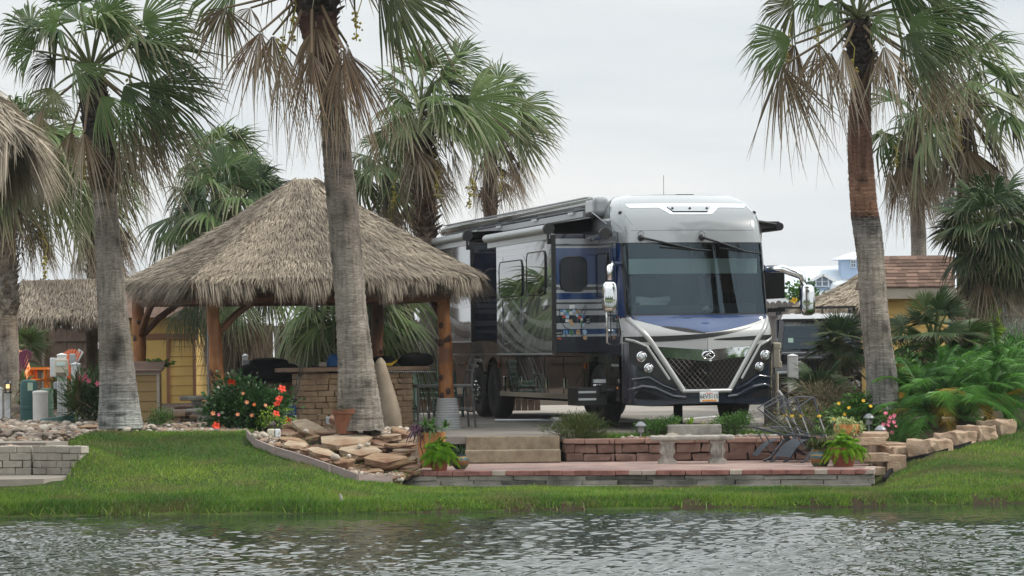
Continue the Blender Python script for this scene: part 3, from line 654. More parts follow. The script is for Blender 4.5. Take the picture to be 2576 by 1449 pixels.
def trunk_mesh(pts, radii, cols, base, n=22, per=14, wob=.02, seed=0, ring=.03, spots=0):
    """smooth tapered bark tube with ring ridges. pts: centre line (world), colours along it"""
    r = rnd(seed); pts = np.array(pts, float); m = (len(pts) - 1) * per + 1
    t = np.linspace(0, len(pts) - 1, m); k = np.arange(len(pts))
    c = np.stack([np.interp(t, k, pts[:, i]) for i in range(3)], 1)
    ker = np.ones(per) / per
    if m > per * 2:
        pad = np.concatenate([np.repeat(c[:1], per // 2, 0) , c, np.repeat(c[-1:], per // 2, 0)])
        c2 = np.stack([np.convolve(pad[:, i], ker, 'same')[per // 2:per // 2 + m] for i in range(3)], 1); c2[0] = c[0]; c2[-1] = c[-1]; c2[:per // 2] = c[:per // 2]; c2[-per // 2:] = c[-per // 2:]; c = c2
    R0 = np.interp(t, k, radii); col = np.stack([np.interp(t, k, np.array(cols)[:, i]) for i in range(3)], 1)
    R0 = R0 * (1 + ring * np.abs(np.sin(np.arange(m) * 1.9)) + r.normal(0, ring * .35, m))
    a = np.linspace(0, 2 * PI, n, endpoint=False)
    ph = r.uniform(0, 6, 4)
    lump = 1 + wob * np.sin(2 * a[None] + .3 * t[:, None] + ph[0]) + wob * .7 * np.sin(5 * a[None] - 1.1 * t[:, None] + ph[1]) + r.normal(0, wob * .3, (m, n))
    V = np.empty((m, n, 3)); V[..., 0] = c[:, None, 0] + R0[:, None] * lump * np.cos(a); V[..., 1] = c[:, None, 1] + R0[:, None] * lump * np.sin(a); V[..., 2] = c[:, None, 2] + r.normal(0, .004, (m, n))
    idx = np.arange(m * n).reshape(m, n); nx = np.roll(idx, -1, 1)
    F = np.stack([idx[:-1], nx[:-1], nx[1:], idx[1:]], -1).reshape(-1, 4)
    cc = np.ones((m, n, 4)); cc[..., :3] = col[:, None] * (1 + r.normal(0, .06, (m, n, 1)))
    for k in range(spots):
        s0, a0 = r.uniform(.02, .75) * m, r.uniform(PI, 2 * PI); g = np.exp(-((np.arange(m)[:, None] - s0) / (m * r.uniform(.004, .02))) ** 2 - (np.angle(np.exp(1j * (a[None] - a0))) / r.uniform(.12, .4)) ** 2); cc[..., :3] *= 1 - .75 * g[..., None]
    return nmesh('trunk', V.reshape(-1, 3) - np.array(base), F, {'col': cc.reshape(-1, 4)}, smooth=True)
def boots_mesh(pts, radii, base, cols, step=.075, size=.13, seed=0, out=.5, around=9):
    """cut leaf bases: wedges in a spiral round the trunk"""
    r = rnd(seed); pts = np.array(pts, float); seg = np.linalg.norm(np.diff(pts, axis=0), axis=1); T = seg.sum(); cum = np.concatenate([[0], np.cumsum(seg)])
    V = []; F = []; Cc = []; s = 0; k = 0
    while s < T:
        c = np.array([np.interp(s, cum, pts[:, i]) for i in range(3)]); R0 = np.interp(s, cum, radii)
        cn = int(around)
        for j in range(cn):
            if r.random() < .08: continue
            a = 2 * PI * (j + .5 * (k % 2)) / cn + r.normal(0, .12); o = np.array([math.cos(a), math.sin(a), 0]); tn = np.array([-math.sin(a), math.cos(a), 0]); up = np.array([0, 0, 1.0])
            sz = size * r.uniform(.75, 1.25); w_ = 2 * PI * R0 / cn * .62 * r.uniform(.8, 1.15); ou = out * r.uniform(.5, 1.3)
            p0 = c + o * R0 * .9; tip = p0 + up * sz + o * sz * ou
            q = [p0 - tn * w_, p0 + tn * w_, p0 + tn * w_ * .7 + o * sz * ou * .35 + up * sz * .45, p0 - tn * w_ * .7 + o * sz * ou * .35 + up * sz * .45,
                 tip + tn * w_ * .38, tip - tn * w_ * .38, tip + tn * w_ * .3 - o * .03 - up * .01, tip - tn * w_ * .3 - o * .03 - up * .01, p0 + tn * w_ * .6 + up * sz * .5 - o * .01, p0 - tn * w_ * .6 + up * sz * .5 - o * .01]
            n = len(V); V += q; F += [(n, n + 1, n + 2, n + 3), (n + 3, n + 2, n + 4, n + 5), (n + 5, n + 4, n + 6, n + 7), (n + 7, n + 6, n + 8, n + 9), (n + 1, n + 8, n + 4, n + 2), (n, n + 3, n + 5, n + 9)]
            cl = np.array([np.interp(s, cum, np.array(cols)[:, i]) for i in range(3)]) * r.uniform(.6, 1.35)
            Cc += [(*cl * .75, 1)] * 4 + [(*cl * 1.25, 1)] * 4 + [(*cl, 1)] * 2
        s += step; k += 1
    return nmesh('boots', np.array(V) - np.array(base), F, {'col': np.array(Cc)})
def fruit(parent, base, starts, seed, L=.9, mat='fruit', n=26):
    """hanging clusters of small round fruit on thin stalks"""
    r = rnd(seed)
    for p in starts:
        mb = MB(); p = Vector(p); q = p + Vector((r.normal(0, .06), r.normal(0, .06), -L * .45)); mb.tube([p, p.lerp(q, .5) + Vector((.06, 0, .08)), q, q + Vector((0, 0, .1 - L * .5))], .008, 4)
        for i in range(n):
            t = r.random(); c = q + Vector((r.normal(0, .03), r.normal(0, .03), .1 - t * L * .5)); s = .024
            mb.add([c + Vector(v) * s * r.uniform(.7, 1.4) for v in ((1, 0, 0), (-1, 0, 0), (0, 1, 0), (0, -1, 0), (0, 0, 1), (0, 0, -1))], [(0, 2, 4), (2, 1, 4), (1, 3, 4), (3, 0, 4), (2, 0, 5), (1, 2, 5), (3, 1, 5), (0, 3, 5)])
        o = mb.build('fruit_cluster', M[mat], parent, local=False)
def palm(name, label, Y, trunk, apex, explicit=(), n_green=0, n_dead=0, pet=.85, blade=.95, boots=None, seed=1, cat='palm tree', group=None, fruits=(), dead_top=.2, dead_len=1.2, droop=.62, wind=.14, greenvar=(.2, .8), smooth_top=None, elmin=-25, elmax=80, basez=None, K=32, skirt_r=.45, dcol=(.25, .85), mat='palm', kfold=.32):
    """trunk: [(px, py, width_px, (r,g,b))] from the base up, all at depth Y; apex: (px, py) where the leaves start"""
    r = rnd(seed); sc = Y / F_PX
    P = [at(px, py, Y) for px, py, *_ in trunk]; base = P[0].copy()
    if basez is not None: base.z = basez; P[0] = base
    root = thing(name, label, cat, base, 0, group)
    cols = [c for *_, c in trunk]; rr = [wd * sc / 2 for _, _, wd, *_ in trunk]
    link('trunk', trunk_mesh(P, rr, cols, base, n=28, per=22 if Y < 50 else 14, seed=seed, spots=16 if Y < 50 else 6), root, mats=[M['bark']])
    top = np.array(at(*apex, Y))
    if boots:
        for (y0, y1, bcol, step, size, out_) in boots:
            bp = [(px, py, wd) for px, py, wd, _ in trunk]
            ks = np.linspace(y0, y1, 6); ys = np.array([b[1] for b in bp][::-1]); o_ = np.argsort(ys)
            pts = [at(np.interp(k, ys[o_], np.array([b[0] for b in bp][::-1])[o_]), k, Y) for k in ks]
            rad_ = [np.interp(k, ys[o_], np.array([b[2] for b in bp][::-1])[o_]) * sc / 2 for k in ks]
            link('leaf_bases', boots_mesh(pts, rad_, base, [bcol] * 6, step, size, seed + 5, out_), root, mats=[M['boots']])
    # green crown
    lb = LB(); ld = []; base = Vector(base)
    for e in explicit:
        hx, hy, tx, ty, dy, span, dead = e[:7]
        h = np.array(at(hx, hy, Y + dy)); tp = np.array(at(tx, ty, Y + dy * 1.25)); D = tp - h; L = np.linalg.norm(D) * 1.05
        N = np.array(e[7]) if len(e) > 7 else np.array([-.15 + .3 * r.random(), -1, .35])
        if dead > .5:
            l2 = LB(); fan(l2, h, D, N, L, rad(span), r, dry=dead, droop=.3, wind=.04, K=30, fold=r.uniform(.35, .7), join=r.uniform(.38, .55), var=r.uniform(*dcol), tip=.2, gap=.2)
            petiole(l2, top + unit(h - top) * .05, h, .028, .016, -.02, dead, .5); ld.append(l2)
        else:
            fan(lb, h, D, N, L, rad(span), r, dry=dead, droop=droop, wind=wind, K=42, fold=.22, join=.68, var=r.uniform(*greenvar), tip=.28)
            petiole(lb, top, h, .03, .014, .06, .25, .6)
    ga = 2.39996
    for i in range(n_green):
        t = (i + .5) / n_green; el = rad(elmax + (elmin - elmax) * t ** .9 + r.normal(0, 6)); az = i * ga + r.normal(0, .2)
        d = np.array([math.cos(az) * math.cos(el), math.sin(az) * math.cos(el), math.sin(el)])
        pl = pet * r.uniform(.8, 1.15); h = top + d * pl + np.array([0, 0, -.12 * t]) + WIND * .08
        D = d + np.array([0, 0, -.35 - .35 * t]) + WIND * wind * 1.2; up = np.array([0, 0, 1.0]) - .3 * d; N = up - unit(D) * up.dot(unit(D))
        if r.random() < .35: N = N + np.cross(unit(D), N) * r.normal(0, .7)
        fan(lb, h, D, N, blade * r.uniform(.82, 1.12), rad(r.uniform(165, 215)), r, dry=(.0 if t < .8 else .25 * r.random()), droop=droop * r.uniform(.7, 1.4), wind=wind, K=K, var=r.uniform(*greenvar), tip=.25 + .2 * t, fold=kfold)
        petiole(lb, top - np.array([0, 0, .12 * t]), h, .026, .011, .08, .15 + .3 * t, .6)
    if lb.n: lb.build('crown', M[mat], root, base)
    # dead leaves hanging against the trunk
    for l2 in ld: l2.build('dead_frond', M[mat], root, base)
    if n_dead:
        l2 = LB()
        for i in range(n_dead):
            az = i * ga + r.normal(0, .3); t = r.random(); z0 = dead_top + t * dead_len * .5
            d = np.array([math.cos(az), math.sin(az), 0]); h = top + d * (skirt_r * r.uniform(.6, 1.3)) - np.array([0, 0, z0 + .35]) + WIND * .1
            D = d * r.uniform(.1, .5) + np.array([0, 0, -1.0]) + WIND * .12
            fan(l2, h, D, d + np.array([0, 0, .3]), blade * r.uniform(.75, 1.1), rad(r.uniform(45, 110)), r, dry=.9, droop=.2, wind=.05, K=24, var=r.uniform(*dcol), fold=r.uniform(.35, .7), join=r.uniform(.3, .5), gap=.22)
            petiole(l2, top - np.array([0, 0, z0 * .3]), h, .022, .012, .03, .85, .45)
        l2.build('dead_skirt', M[mat], root, base)
    if fruits: fruit(root, base, [at(px, py, Y + dy) for px, py, dy in fruits], seed + 9)
    return root
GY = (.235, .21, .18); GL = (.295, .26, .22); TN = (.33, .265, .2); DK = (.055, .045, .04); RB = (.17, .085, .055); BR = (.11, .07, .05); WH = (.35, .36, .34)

def bush(name, label, cat, c, rad3, mat, n, size, seed, clumps=26, flowers=(), group=None, stems=True, asp=.55, droop=.2, flow=None, extra=None, spread=.35, up=.4, dry=0.0, sub=0.0):
    """leafy shrub: leaf blades gathered in clumps through an uneven volume"""
    r = rnd(seed); c = np.array(c, float); R3 = np.array(rad3, float); base = c - np.array([0, 0, R3[2]]) if sub == 0 else c - np.array([0, 0, sub])
    root = thing(name, label, cat, tuple(base), 0, group)
    u = r.normal(0, 1, (clumps, 3)); u /= np.linalg.norm(u, axis=1, keepdims=True); cc = c + u * R3 * (r.random((clumps, 1)) ** .45) * np.array([1, 1, 1.0])
    k = r.integers(0, clumps, n); off = r.normal(0, 1, (n, 3)) * R3 * spread
    P = cc[k] + off; P[:, 2] = np.maximum(P[:, 2], base[2] + .01)
    D = unit_rows(off + (P - c) * .6 + r.normal(0, .25, (n, 3)) * R3.mean() + np.array([0, 0, up * R3.mean()]))
    cv = r.random(clumps); L = size * r.uniform(.6, 1.3, n)
    lb = LB(); strips(lb, P, D, L, L * asp, r, droop=droop, segs=3, var=np.clip(cv[k] * .6 + .2 + r.normal(0, .18, n), 0, 1), taper=2, dry=(r.random(n) < dry) * .8)
    lb.build('foliage', M[mat], root, base)
    if stems:
        mb = MB()
        for i in range(min(14, clumps)):
            b0 = base + np.array([r.normal(0, .12) * R3[0], r.normal(0, .12) * R3[1], -.05]); mb.tube([b0, (b0 + cc[i]) / 2 + np.array([0, 0, .08 * R3[2]]), cc[i]], [.012, .008, .004], 5)
        mb.build('stems', M['stem'], root, local=False)
    for p, kind, s in flowers: flower(root, p, kind, s, r)
    return root
def unit_rows(a): return a / (np.linalg.norm(a, axis=1, keepdims=True) + 1e-9)
def flower(root, p, kind, s, r):
    p = Vector(p); mb = MB(); f = Vector((r.normal(0, .4), -1, r.normal(.2, .4))).normalized(); a = f.cross(Vector((0, 0, 1))).normalized(); b = a.cross(f)
    for ring, rr, tl in ((0, 1.0, .35), (1, .65, .7)):
        for k in range(5):
            t = 2 * PI * k / 5 + ring * .6; o = a * math.cos(t) + b * math.sin(t); q = a * math.cos(t + PI / 2) + b * math.sin(t + PI / 2)
            tip = p + o * s * rr + f * s * tl * .6; m1 = p + o * s * rr * .55 + f * s * tl * .45
            mb.add([p, m1 + q * s * .38, tip + q * s * .2, tip - q * s * .2, m1 - q * s * .38], [(0, 1, 2, 3, 4)])
    mb.build('flower', M['fl_' + kind], root, local=False)
def rosette(lb, c, L, W, n, r, el=(10, 85), droop=.35, dry=.0, segs=4, var=None):
    az = r.uniform(0, 2 * PI, n); e = np.radians(r.uniform(el[0], el[1], n)); D = np.stack([np.cos(az) * np.cos(e), np.sin(az) * np.cos(e), np.sin(e)], 1)
    side = np.stack([-np.sin(az), np.cos(az), 0 * az], 1)
    strips(lb, np.array(c) + D * .02, D, L * r.uniform(.7, 1.15, n), W * r.uniform(.8, 1.2, n), r, droop=droop * r.uniform(.5, 1.5, n), segs=segs, dry=(r.random(n) < dry) * .9, var=np.clip((r.random(n) if var is None else var + r.normal(0, .15, n)), 0, 1), side=side)
def feather(lb, base, az, el, L, r, leaflet=.3, n=26, droop=.55, dry=0.0, wid=.016, var=.5):
    """pinnate frond: arching rachis with two rows of thin leaflets"""
    t = np.linspace(0, 1, 12); d = np.array([math.cos(az) * math.cos(el), math.sin(az) * math.cos(el), math.sin(el)])
    p = np.array(base) + d * (L * t)[:, None]; p[:, 2] -= droop * L * t ** 2.2; p += WIND * (.08 * L * t ** 2)[:, None]
    for i in range(len(t) - 1):
        pass
    petiole(lb, p[0], p[4], .009, .007, .01, dry, .5, 4); petiole(lb, p[4], p[8], .007, .005, .01, dry, .5, 4); petiole(lb, p[8], p[11], .005, .002, .0, dry, .5, 4)
    tt = np.linspace(.14, .99, n); q = np.stack([np.interp(tt, t, p[:, i]) for i in range(3)], 1)
    tan = np.gradient(p, axis=0); tan = np.stack([np.interp(tt, t, tan[:, i]) for i in range(3)], 1); tan = unit_rows(tan)
    sd = unit_rows(np.cross(tan, np.array([0, 0, 1.0])))
    for s in (-1, 1):
        D = tan * .75 + sd * s * .75 + np.array([0, 0, .15]) + r.normal(0, .1, (n, 3)); ll = leaflet * np.sin(PI * (.12 + .82 * tt)) ** .7 * r.uniform(.85, 1.1, n)
        strips(lb, q, D, ll, np.full(n, wid), r, droop=.45, segs=3, dry=dry, var=np.clip(var + r.normal(0, .1, n), 0, 1), side=np.cross(D, sd * s))
# ================================================================== PALMS
palm('tall_palm', 'tall grey palm leaning in front of the thatched hut, with hanging brown dead fans', 46.3,
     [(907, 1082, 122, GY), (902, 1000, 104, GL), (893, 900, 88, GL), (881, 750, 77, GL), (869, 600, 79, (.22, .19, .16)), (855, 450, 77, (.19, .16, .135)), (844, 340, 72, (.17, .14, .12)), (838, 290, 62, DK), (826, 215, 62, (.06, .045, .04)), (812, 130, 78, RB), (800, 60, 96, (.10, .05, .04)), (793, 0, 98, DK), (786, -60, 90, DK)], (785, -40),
     [(655, 80, 610, 236, -.5, 78, .95), (712, 140, 738, 312, -.6, 50, .9), (784, 132, 804, 314, -.9, 72, .95), (861, 120, 893, 330, -.9, 64, .95), (686, 88, 700, 235, .2, 90, .8), (566, 20, 528, 142, -.2, 150, .85), (630, 20, 600, 90, .3, 120, .9), (870, 130, 948, 320, -.3, 70, .95), (845, 150, 850, 340, -.6, 50, .8),
      (985, -30, 1138, 66, -.3, 130, .2), (950, -60, 1120, -5, .4, 140, .1), (600, -50, 430, -20, .2, 140, .1), (880, -120, 960, -280, 0, 170, .0), (690, -140, 600, -280, .2, 170, .0)],
     n_green=12, n_dead=4, boots=[(255, 200, (.05, .04, .036), .06, .07, .5), (205, 30, (.13, .065, .05), .075, .10, .7), (40, -60, (.07, .055, .045), .09, .16, 1.0)], seed=3, fruits=[(735, -10, -.3), (700, 40, -.2), (905, -20, -.3), (1000, 20, 0)], elmin=25, droop=.5)
palm('tall_palm', 'palm with whitewashed trunk base on the lawn, full green crown over the left', 48.0,
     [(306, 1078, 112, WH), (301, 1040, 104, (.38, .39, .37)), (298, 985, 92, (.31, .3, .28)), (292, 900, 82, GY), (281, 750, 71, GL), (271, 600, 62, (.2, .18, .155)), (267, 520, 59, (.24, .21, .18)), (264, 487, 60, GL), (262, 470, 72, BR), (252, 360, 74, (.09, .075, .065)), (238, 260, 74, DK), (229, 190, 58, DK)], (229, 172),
     [(264, 42, 330, -30, -.5, 200, .0), (201, 7, 180, -110, .0, 190, .0), (146, 52, 86, 28, -.5, 190, .0), (83, 128, 10, 92, -.4, 180, .0), (80, 70, -20, 40, .3, 170, .05), (135, 222, 92, 286, -.7, 140, .25), (255, 240, 312, 332, -.95, 95, .0), (186, 160, 250, 215, -.9, 100, .05),
      (358, 59, 490, 18, -.4, 150, .0), (340, 118, 525, 145, -.5, 120, .05), (372, 212, 532, 272, -.6, 115, .05), (312, 212, 425, 318, -.8, 110, .1), (140, 150, 60, 190, .5, 110, .3),
      (212, 333, 234, 486, -.8, 60, .95), (344, 257, 440, 415, -.5, 85, .85), (300, 325, 368, 455, -.6, 70, .9), (380, 305, 462, 408, -.4, 75, .8), (290, 380, 330, 520, -.5, 60, .9), (350, 360, 400, 500, .2, 90, .9), (240, 300, 250, 420, .6, 90, .9), (110, 270, 100, 350, .3, 70, .95), (180, 330, 170, 420, .5, 80, .95)],
     boots=[(478, 440, (.24, .21, .17), .07, .10, 1.0), (440, 200, (.085, .07, .06), .085, .12, .6)], seed=7, n_green=6, elmin=40, fruits=[(330, 130, -.3), (205, 330, -.4)], droop=.5)
palm('tall_palm', 'palm with reddish brown upper trunk between motorhome and feathery palms', 48.0,
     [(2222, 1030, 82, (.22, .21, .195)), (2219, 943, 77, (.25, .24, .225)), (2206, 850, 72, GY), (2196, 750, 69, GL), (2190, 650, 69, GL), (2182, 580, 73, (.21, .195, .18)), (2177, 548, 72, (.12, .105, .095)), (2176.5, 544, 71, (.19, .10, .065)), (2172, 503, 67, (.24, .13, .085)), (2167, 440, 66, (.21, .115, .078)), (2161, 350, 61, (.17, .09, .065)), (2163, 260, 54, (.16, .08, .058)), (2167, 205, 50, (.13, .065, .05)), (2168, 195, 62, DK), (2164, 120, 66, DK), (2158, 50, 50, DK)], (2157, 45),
     [(2199, 45, 2255, 62, -.9, 150, .0), (2095, 0, 2072, 78, -.6, 75, .05), (1991, 97, 1858, 128, -.3, 110, .05), (1968, 165, 2016, 345, -.5, 80, .8), (2060, 108, 2072, 298, -.6, 75, .85), (2122, 120, 2130, 276, -.8, 55, .95), (2000, 110, 1960, 250, .2, 80, .85), (2090, 130, 2040, 270, .4, 90, .85),
      (2286, 49, 2432, 108, -.5, 120, .0), (2345, 21, 2495, 88, -.2, 110, .0), (2275, 87, 2384, 178, -.8, 120, .1), (2330, -20, 2480, -20, .2, 160, .0), (2240, -40, 2330, -110, .0, 180, .0), (2060, -30, 1960, -30, .0, 170, .0), (2000, 10, 1900, 30, .4, 150, .3),
      (2223, 115, 2268, 262, -.9, 75, .9), (2293, 146, 2395, 305, -.5, 75, .85), (2345, 167, 2432, 300, -.3, 65, .85), (2310, 110, 2420, 230, .3, 80, .8), (2200, 130, 2215, 250, -.4, 60, .9)],
     boots=[(205, 60, (.075, .06, .052), .08, .12, .8)], seed=13, n_green=7, elmin=40, fruits=[(2070, 20, -.3), (2135, 100, -.5), (2350, 170, -.2), (1985, 40, 0)], droop=.5, wind=.15)
palm('background_palm', 'bushy palm with yellow fruit rising behind the hut roof, left of the motorhome', 60,
     [(1078, 960, 40, GY), (1078, 840, 39, GL), (1074, 700, 44, GY), (1072, 570, 46, BR), (1066, 430, 52, BR), (1062, 300, 40, DK)], (1060, 268), droop=.42, n_green=19, n_dead=18, pet=.68, blade=.84, boots=[(600, 330, (.13, .085, .06), .10, .15, 1.0)], seed=21, fruits=[(1085, 380, -.5), (1100, 400, -.4), (1180, 430, 0), (985, 430, 0), (1190, 400, .3)], dead_len=1.5, wind=.14, greenvar=(.5, 1.0), explicit=[(1180, 250, 1330, 270, -.4, 170, .05), (1060, 170, 1075, 75, -.4, 150, .0), (1150, 150, 1210, 95, 0, 150, 0)])
palm('background_palm', 'palm whose low crown shows just above the hut ridge beside the leaning trunk', 63,
     [(1036, 960, 38, GY), (1030, 830, 36, GL), (1018, 740, 32, GY), (985, 560, 34, BR), (970, 440, 36, DK)], (968, 425), n_green=12, n_dead=18, pet=.6, blade=.85, seed=25, dead_len=1.8, fruits=[(985, 480, -.4), (975, 440, -.5)], wind=.2, greenvar=(.1, .6))
palm('background_palm', 'windblown palm standing behind the motorhome roof', 68,
     [(1236, 1000, 30, BR), (1236, 560, 31, BR), (1232, 500, 36, BR), (1234, 330, 30, DK)], (1238, 285), droop=.42, n_green=9, n_dead=22, pet=.6, blade=.8, seed=29, dead_len=2.2, boots=[(540, 480, (.14, .10, .075), .1, .14, .8)], wind=.16, skirt_r=.5, greenvar=(.5, 1.0), fruits=[(1250, 400, -.4)], explicit=[(1310, 265, 1400, 310, -.4, 150, .1), (1300, 330, 1395, 350, -.3, 150, .15), (1255, 200, 1262, 135, 0, 150, .0)])
palm('background_palm', 'palm with brown dead skirt half hidden behind the whitewashed palm', 66,
     [(232, 960, 28, BR), (232, 700, 27, (.2, .17, .13)), (236, 640, 30, BR), (240, 480, 26, DK)], (240, 470), n_green=8, n_dead=26, pet=.6, blade=.95, seed=33, dead_len=1.7, boots=[(690, 630, (.3, .25, .19), .12, .14, 1.1)], dcol=(.4, .9), fruits=())
palm('background_palm', 'palm with criss-cross leaf bases and yellow fruit strands at the far left', 56,
     [(18, 1010, 58, (.30, .26, .21)), (20, 900, 56, GL), (16, 812, 54, TN), (14, 795, 60, TN), (12, 720, 58, (.3, .27, .23)), (14, 620, 48, TN), (24, 480, 40, DK)], (30, 430), n_green=17, n_dead=14, pet=.9, blade=1.0, seed=37, boots=[(800, 600, (.36, .31, .25), .095, .15, .7)], fruits=[(55, 470, -.5), (110, 500, -.4), (125, 540, -.3), (145, 470, -.2), (110, 600, -.5)], dead_len=1.3, wind=.2, greenvar=(.4, 1.0), explicit=[(110, 330, 200, 380, -.4, 160, .05), (60, 300, 20, 215, -.3, 160, 0), (120, 430, 185, 560, -.4, 120, .2)])
palm('background_palm', 'bright green palm crown beyond the hut, left of its peak', 70,
     [(552, 990, 28, BR), (548, 600, 26, BR), (545, 440, 26, DK)], (545, 415), n_green=20, n_dead=5, pet=.65, blade=.75, seed=41, elmin=-15, wind=.18, greenvar=(.5, 1.0))
palm('cabbage_palm', 'thick cabbage palm under and above the hut roof, on a dark trunk behind its posts', 60,
     [(586, 1000, 44, (.16, .13, .10)), (585, 880, 44, (.13, .10, .08)), (580, 760, 46, BR), (570, 640, 46, DK), (566, 560, 40, DK)], (565, 560), n_green=34, n_dead=18, pet=.95, blade=.95, seed=45, elmin=-45, dead_len=2.6, dead_top=.5, wind=.12, greenvar=(.1, .75), kfold=.5, explicit=[(470, 775, 455, 850, -.6, 120, .1), (600, 740, 575, 830, -1.2, 120, .1), (520, 730, 500, 830, -1, 110, .15), (680, 700, 740, 790, -.6, 120, .15), (660, 450, 690, 400, -.4, 150, .0)], dcol=(.2, .7))
palm('cabbage_palm', 'low fan palm with broad green leaves behind the brick bar', 57,
     [(880, 1000, 36, BR), (880, 900, 36, BR), (880, 800, 34, DK)], (880, 795), n_green=30, n_dead=8, pet=.9, blade=1.0, seed=49, elmin=-45, elmax=60, greenvar=(.5, 1.0), wind=.08, explicit=[(800, 850, 725, 890, -.8, 130, .05), (900, 800, 840, 900, -1.2, 120, 0), (960, 840, 1020, 890, -.6, 130, 0)])
palm('background_palm', 'slender grey palm behind the brown shingled shed roof', 62,
     [(2312, 960, 38, GY), (2312, 640, 37, GL), (2308, 520, 37, GL), (2298, 420, 40, BR), (2290, 340, 38, DK)], (2288, 320), n_green=7, n_dead=16, pet=.75, blade=.95, seed=53, dead_len=1.4, boots=[(430, 330, (.16, .12, .09), .1, .15, .9)], wind=.25, greenvar=(.2, .7), fruits=[(2260, 330, -.4)], explicit=[(2350, 350, 2395, 410, -.6, 100, .0), (2180, 400, 2150, 450, -.2, 100, .5), (2350, 420, 2360, 530, -.4, 60, .95), (2310, 430, 2290, 540, -.5, 60, .95)])
palm('background_palm', 'palm with tan dried leaves at the right edge behind the slender grey palm', 58,
     [(2424, 960, 34, GY), (2424, 640, 33, GY), (2425, 430, 34, BR), (2430, 300, 34, DK)], (2436, 250), n_green=14, n_dead=18, pet=.9, blade=1.05, seed=57, dead_len=2.2, wind=.22, greenvar=(.4, 1.0), fruits=[(2410, 280, -.4), (2420, 250, -.5), (2395, 300, -.4)], dcol=(.45, .95))
palm('sabal_palm', 'dark spiky palm with dead leaf tips at the right edge of the bed', 52,
     [(2452, 960, 40, BR), (2455, 830, 42, (.2, .17, .14)), (2458, 760, 46, (.26, .22, .17)), (2468, 680, 46, (.26, .22, .17)), (2480, 600, 40, DK)], (2486, 575), n_green=46, n_dead=22, pet=.55, blade=.72, seed=61, kfold=.4, elmin=-60, boots=[(830, 670, (.27, .23, .18), .085, .13, .9)], droop=.3, wind=.06, greenvar=(.0, .6), dead_len=1.0, dcol=(.3, .9))
FANS = dict(pet=.3, blade=.42, droop=.1, wind=.03, kfold=.15)
palm('dwarf_fan_palm', 'dwarf fan palm on a short stub in front of the black off-road vehicle', 52,
     [(2112, 1010, 44, BR), (2110, 950, 44, (.12, .08, .06)), (2106, 890, 40, DK)], (2104, 866), n_green=24, n_dead=8, elmin=-30, dead_len=.5, seed=65, greenvar=(.0, .55), **FANS)
palm('dwarf_fan_palm', 'lower dwarf fan palm beside the motorhome corner', 51,
     [(2058, 1010, 40, BR), (2056, 1000, 40, BR), (2054, 992, 36, DK)], (2052, 988), n_green=16, n_dead=4, elmin=-10, elmax=66, dead_len=.3, seed=69, greenvar=(.0, .4), **FANS)
palm('dwarf_fan_palm', 'spreading blue-green fan palm before the yellow shed wall', 50,
     [(2362, 1000, 40, BR), (2360, 930, 40, BR), (2352, 880, 36, DK)], (2350, 870), n_green=30, n_dead=6, elmin=-25, dead_len=.5, seed=73, greenvar=(.1, .7), pet=.6, blade=.52, droop=.1, wind=.05, kfold=.15, explicit=[(2370, 830, 2440, 860, -.3, 110, .0), (2420, 850, 2490, 850, -.2, 100, .1), (2330, 770, 2335, 725, -.2, 110, 0)])
palm('dwarf_fan_palm', 'small green fan palm half cut off behind the far left trunk', 60,
     [(40, 985, 20, BR), (40, 950, 20, BR), (40, 920, 20, DK)], (38, 905), n_green=14, pet=.45, blade=.5, droop=.12, seed=77, elmin=0, greenvar=(.4, .9))
# feathery (pygmy date) palms on the right
def feather_palm(px, py, Y, label, seed, n, L, spread=.5, height=.55):
    r = rnd(seed); g = at(px, py, Y); root = thing('feather_palm', label, 'palm', g, 0, 'feathery palms in the right bed'); b = np.array(g)
    mb = MB(); lb = LB()
    for s in range(3):
        o = np.array([r.normal(0, .22), r.normal(0, .2), 0]); h = height * r.uniform(.6, 1.15); mb.tube([b + o - np.array([0, 0, .1]), b + o * 1.3 + np.array([0, 0, h])], [.07, .06], 8)
        top = b + o * 1.3 + np.array([0, 0, h])
        for i in range(n // 3):
            az = i * 2.4 + r.normal(0, .3) + s; el = rad(r.uniform(0, 1) ** .6 * 84 + 3); yel = r.random() < .03
            feather(lb, top, az, el, L * r.uniform(.75, 1.15), r, leaflet=.33, n=44, wid=.011, droop=r.uniform(.3, .75), dry=.9 if yel else 0.0, var=r.uniform(.25, .95))
    mb.build('stem', M['stem'], root, local=False); lb.build('crown', M['leaf_feather'], root, b)
feather_palm(2325, 1092, 47.7, 'feathery green palm clump right beside the reddish trunk', 81, 84, 1.65, height=.25)
feather_palm(2425, 1072, 48.6, 'feathery palm clump in the middle of the right bed above the tan blocks', 85, 84, 1.65, height=.28)
feather_palm(2550, 1035, 49.8, 'feathery palm clump running out at the right edge', 89, 72, 1.6, height=.28)
feather_palm(2385, 1030, 49.8, 'taller feathery palm clump behind the other two, below the spreading fan palm', 93, 72, 1.3, height=.45)

palm('tall_palm', 'palm standing just outside the picture to the right, mirrored in the windscreen', 44, [(2735, 1080, 90, GY), (2720, 900, 80, GL), (2700, 600, 76, GL), (2690, 300, 70, GY), (2690, -100, 60, BR), (2690, -350, 50, DK)], (2690, -360), n_green=24, n_dead=12, seed=201)
palm('tall_palm', 'second palm outside the picture at the right, nearer the water, mirrored in the windscreen', 41.9, [(2960, 1200, 90, GY), (2950, 900, 80, GL), (2940, 500, 76, GL), (2935, 200, 60, BR)], (2935, 180), n_green=24, n_dead=10, seed=205)
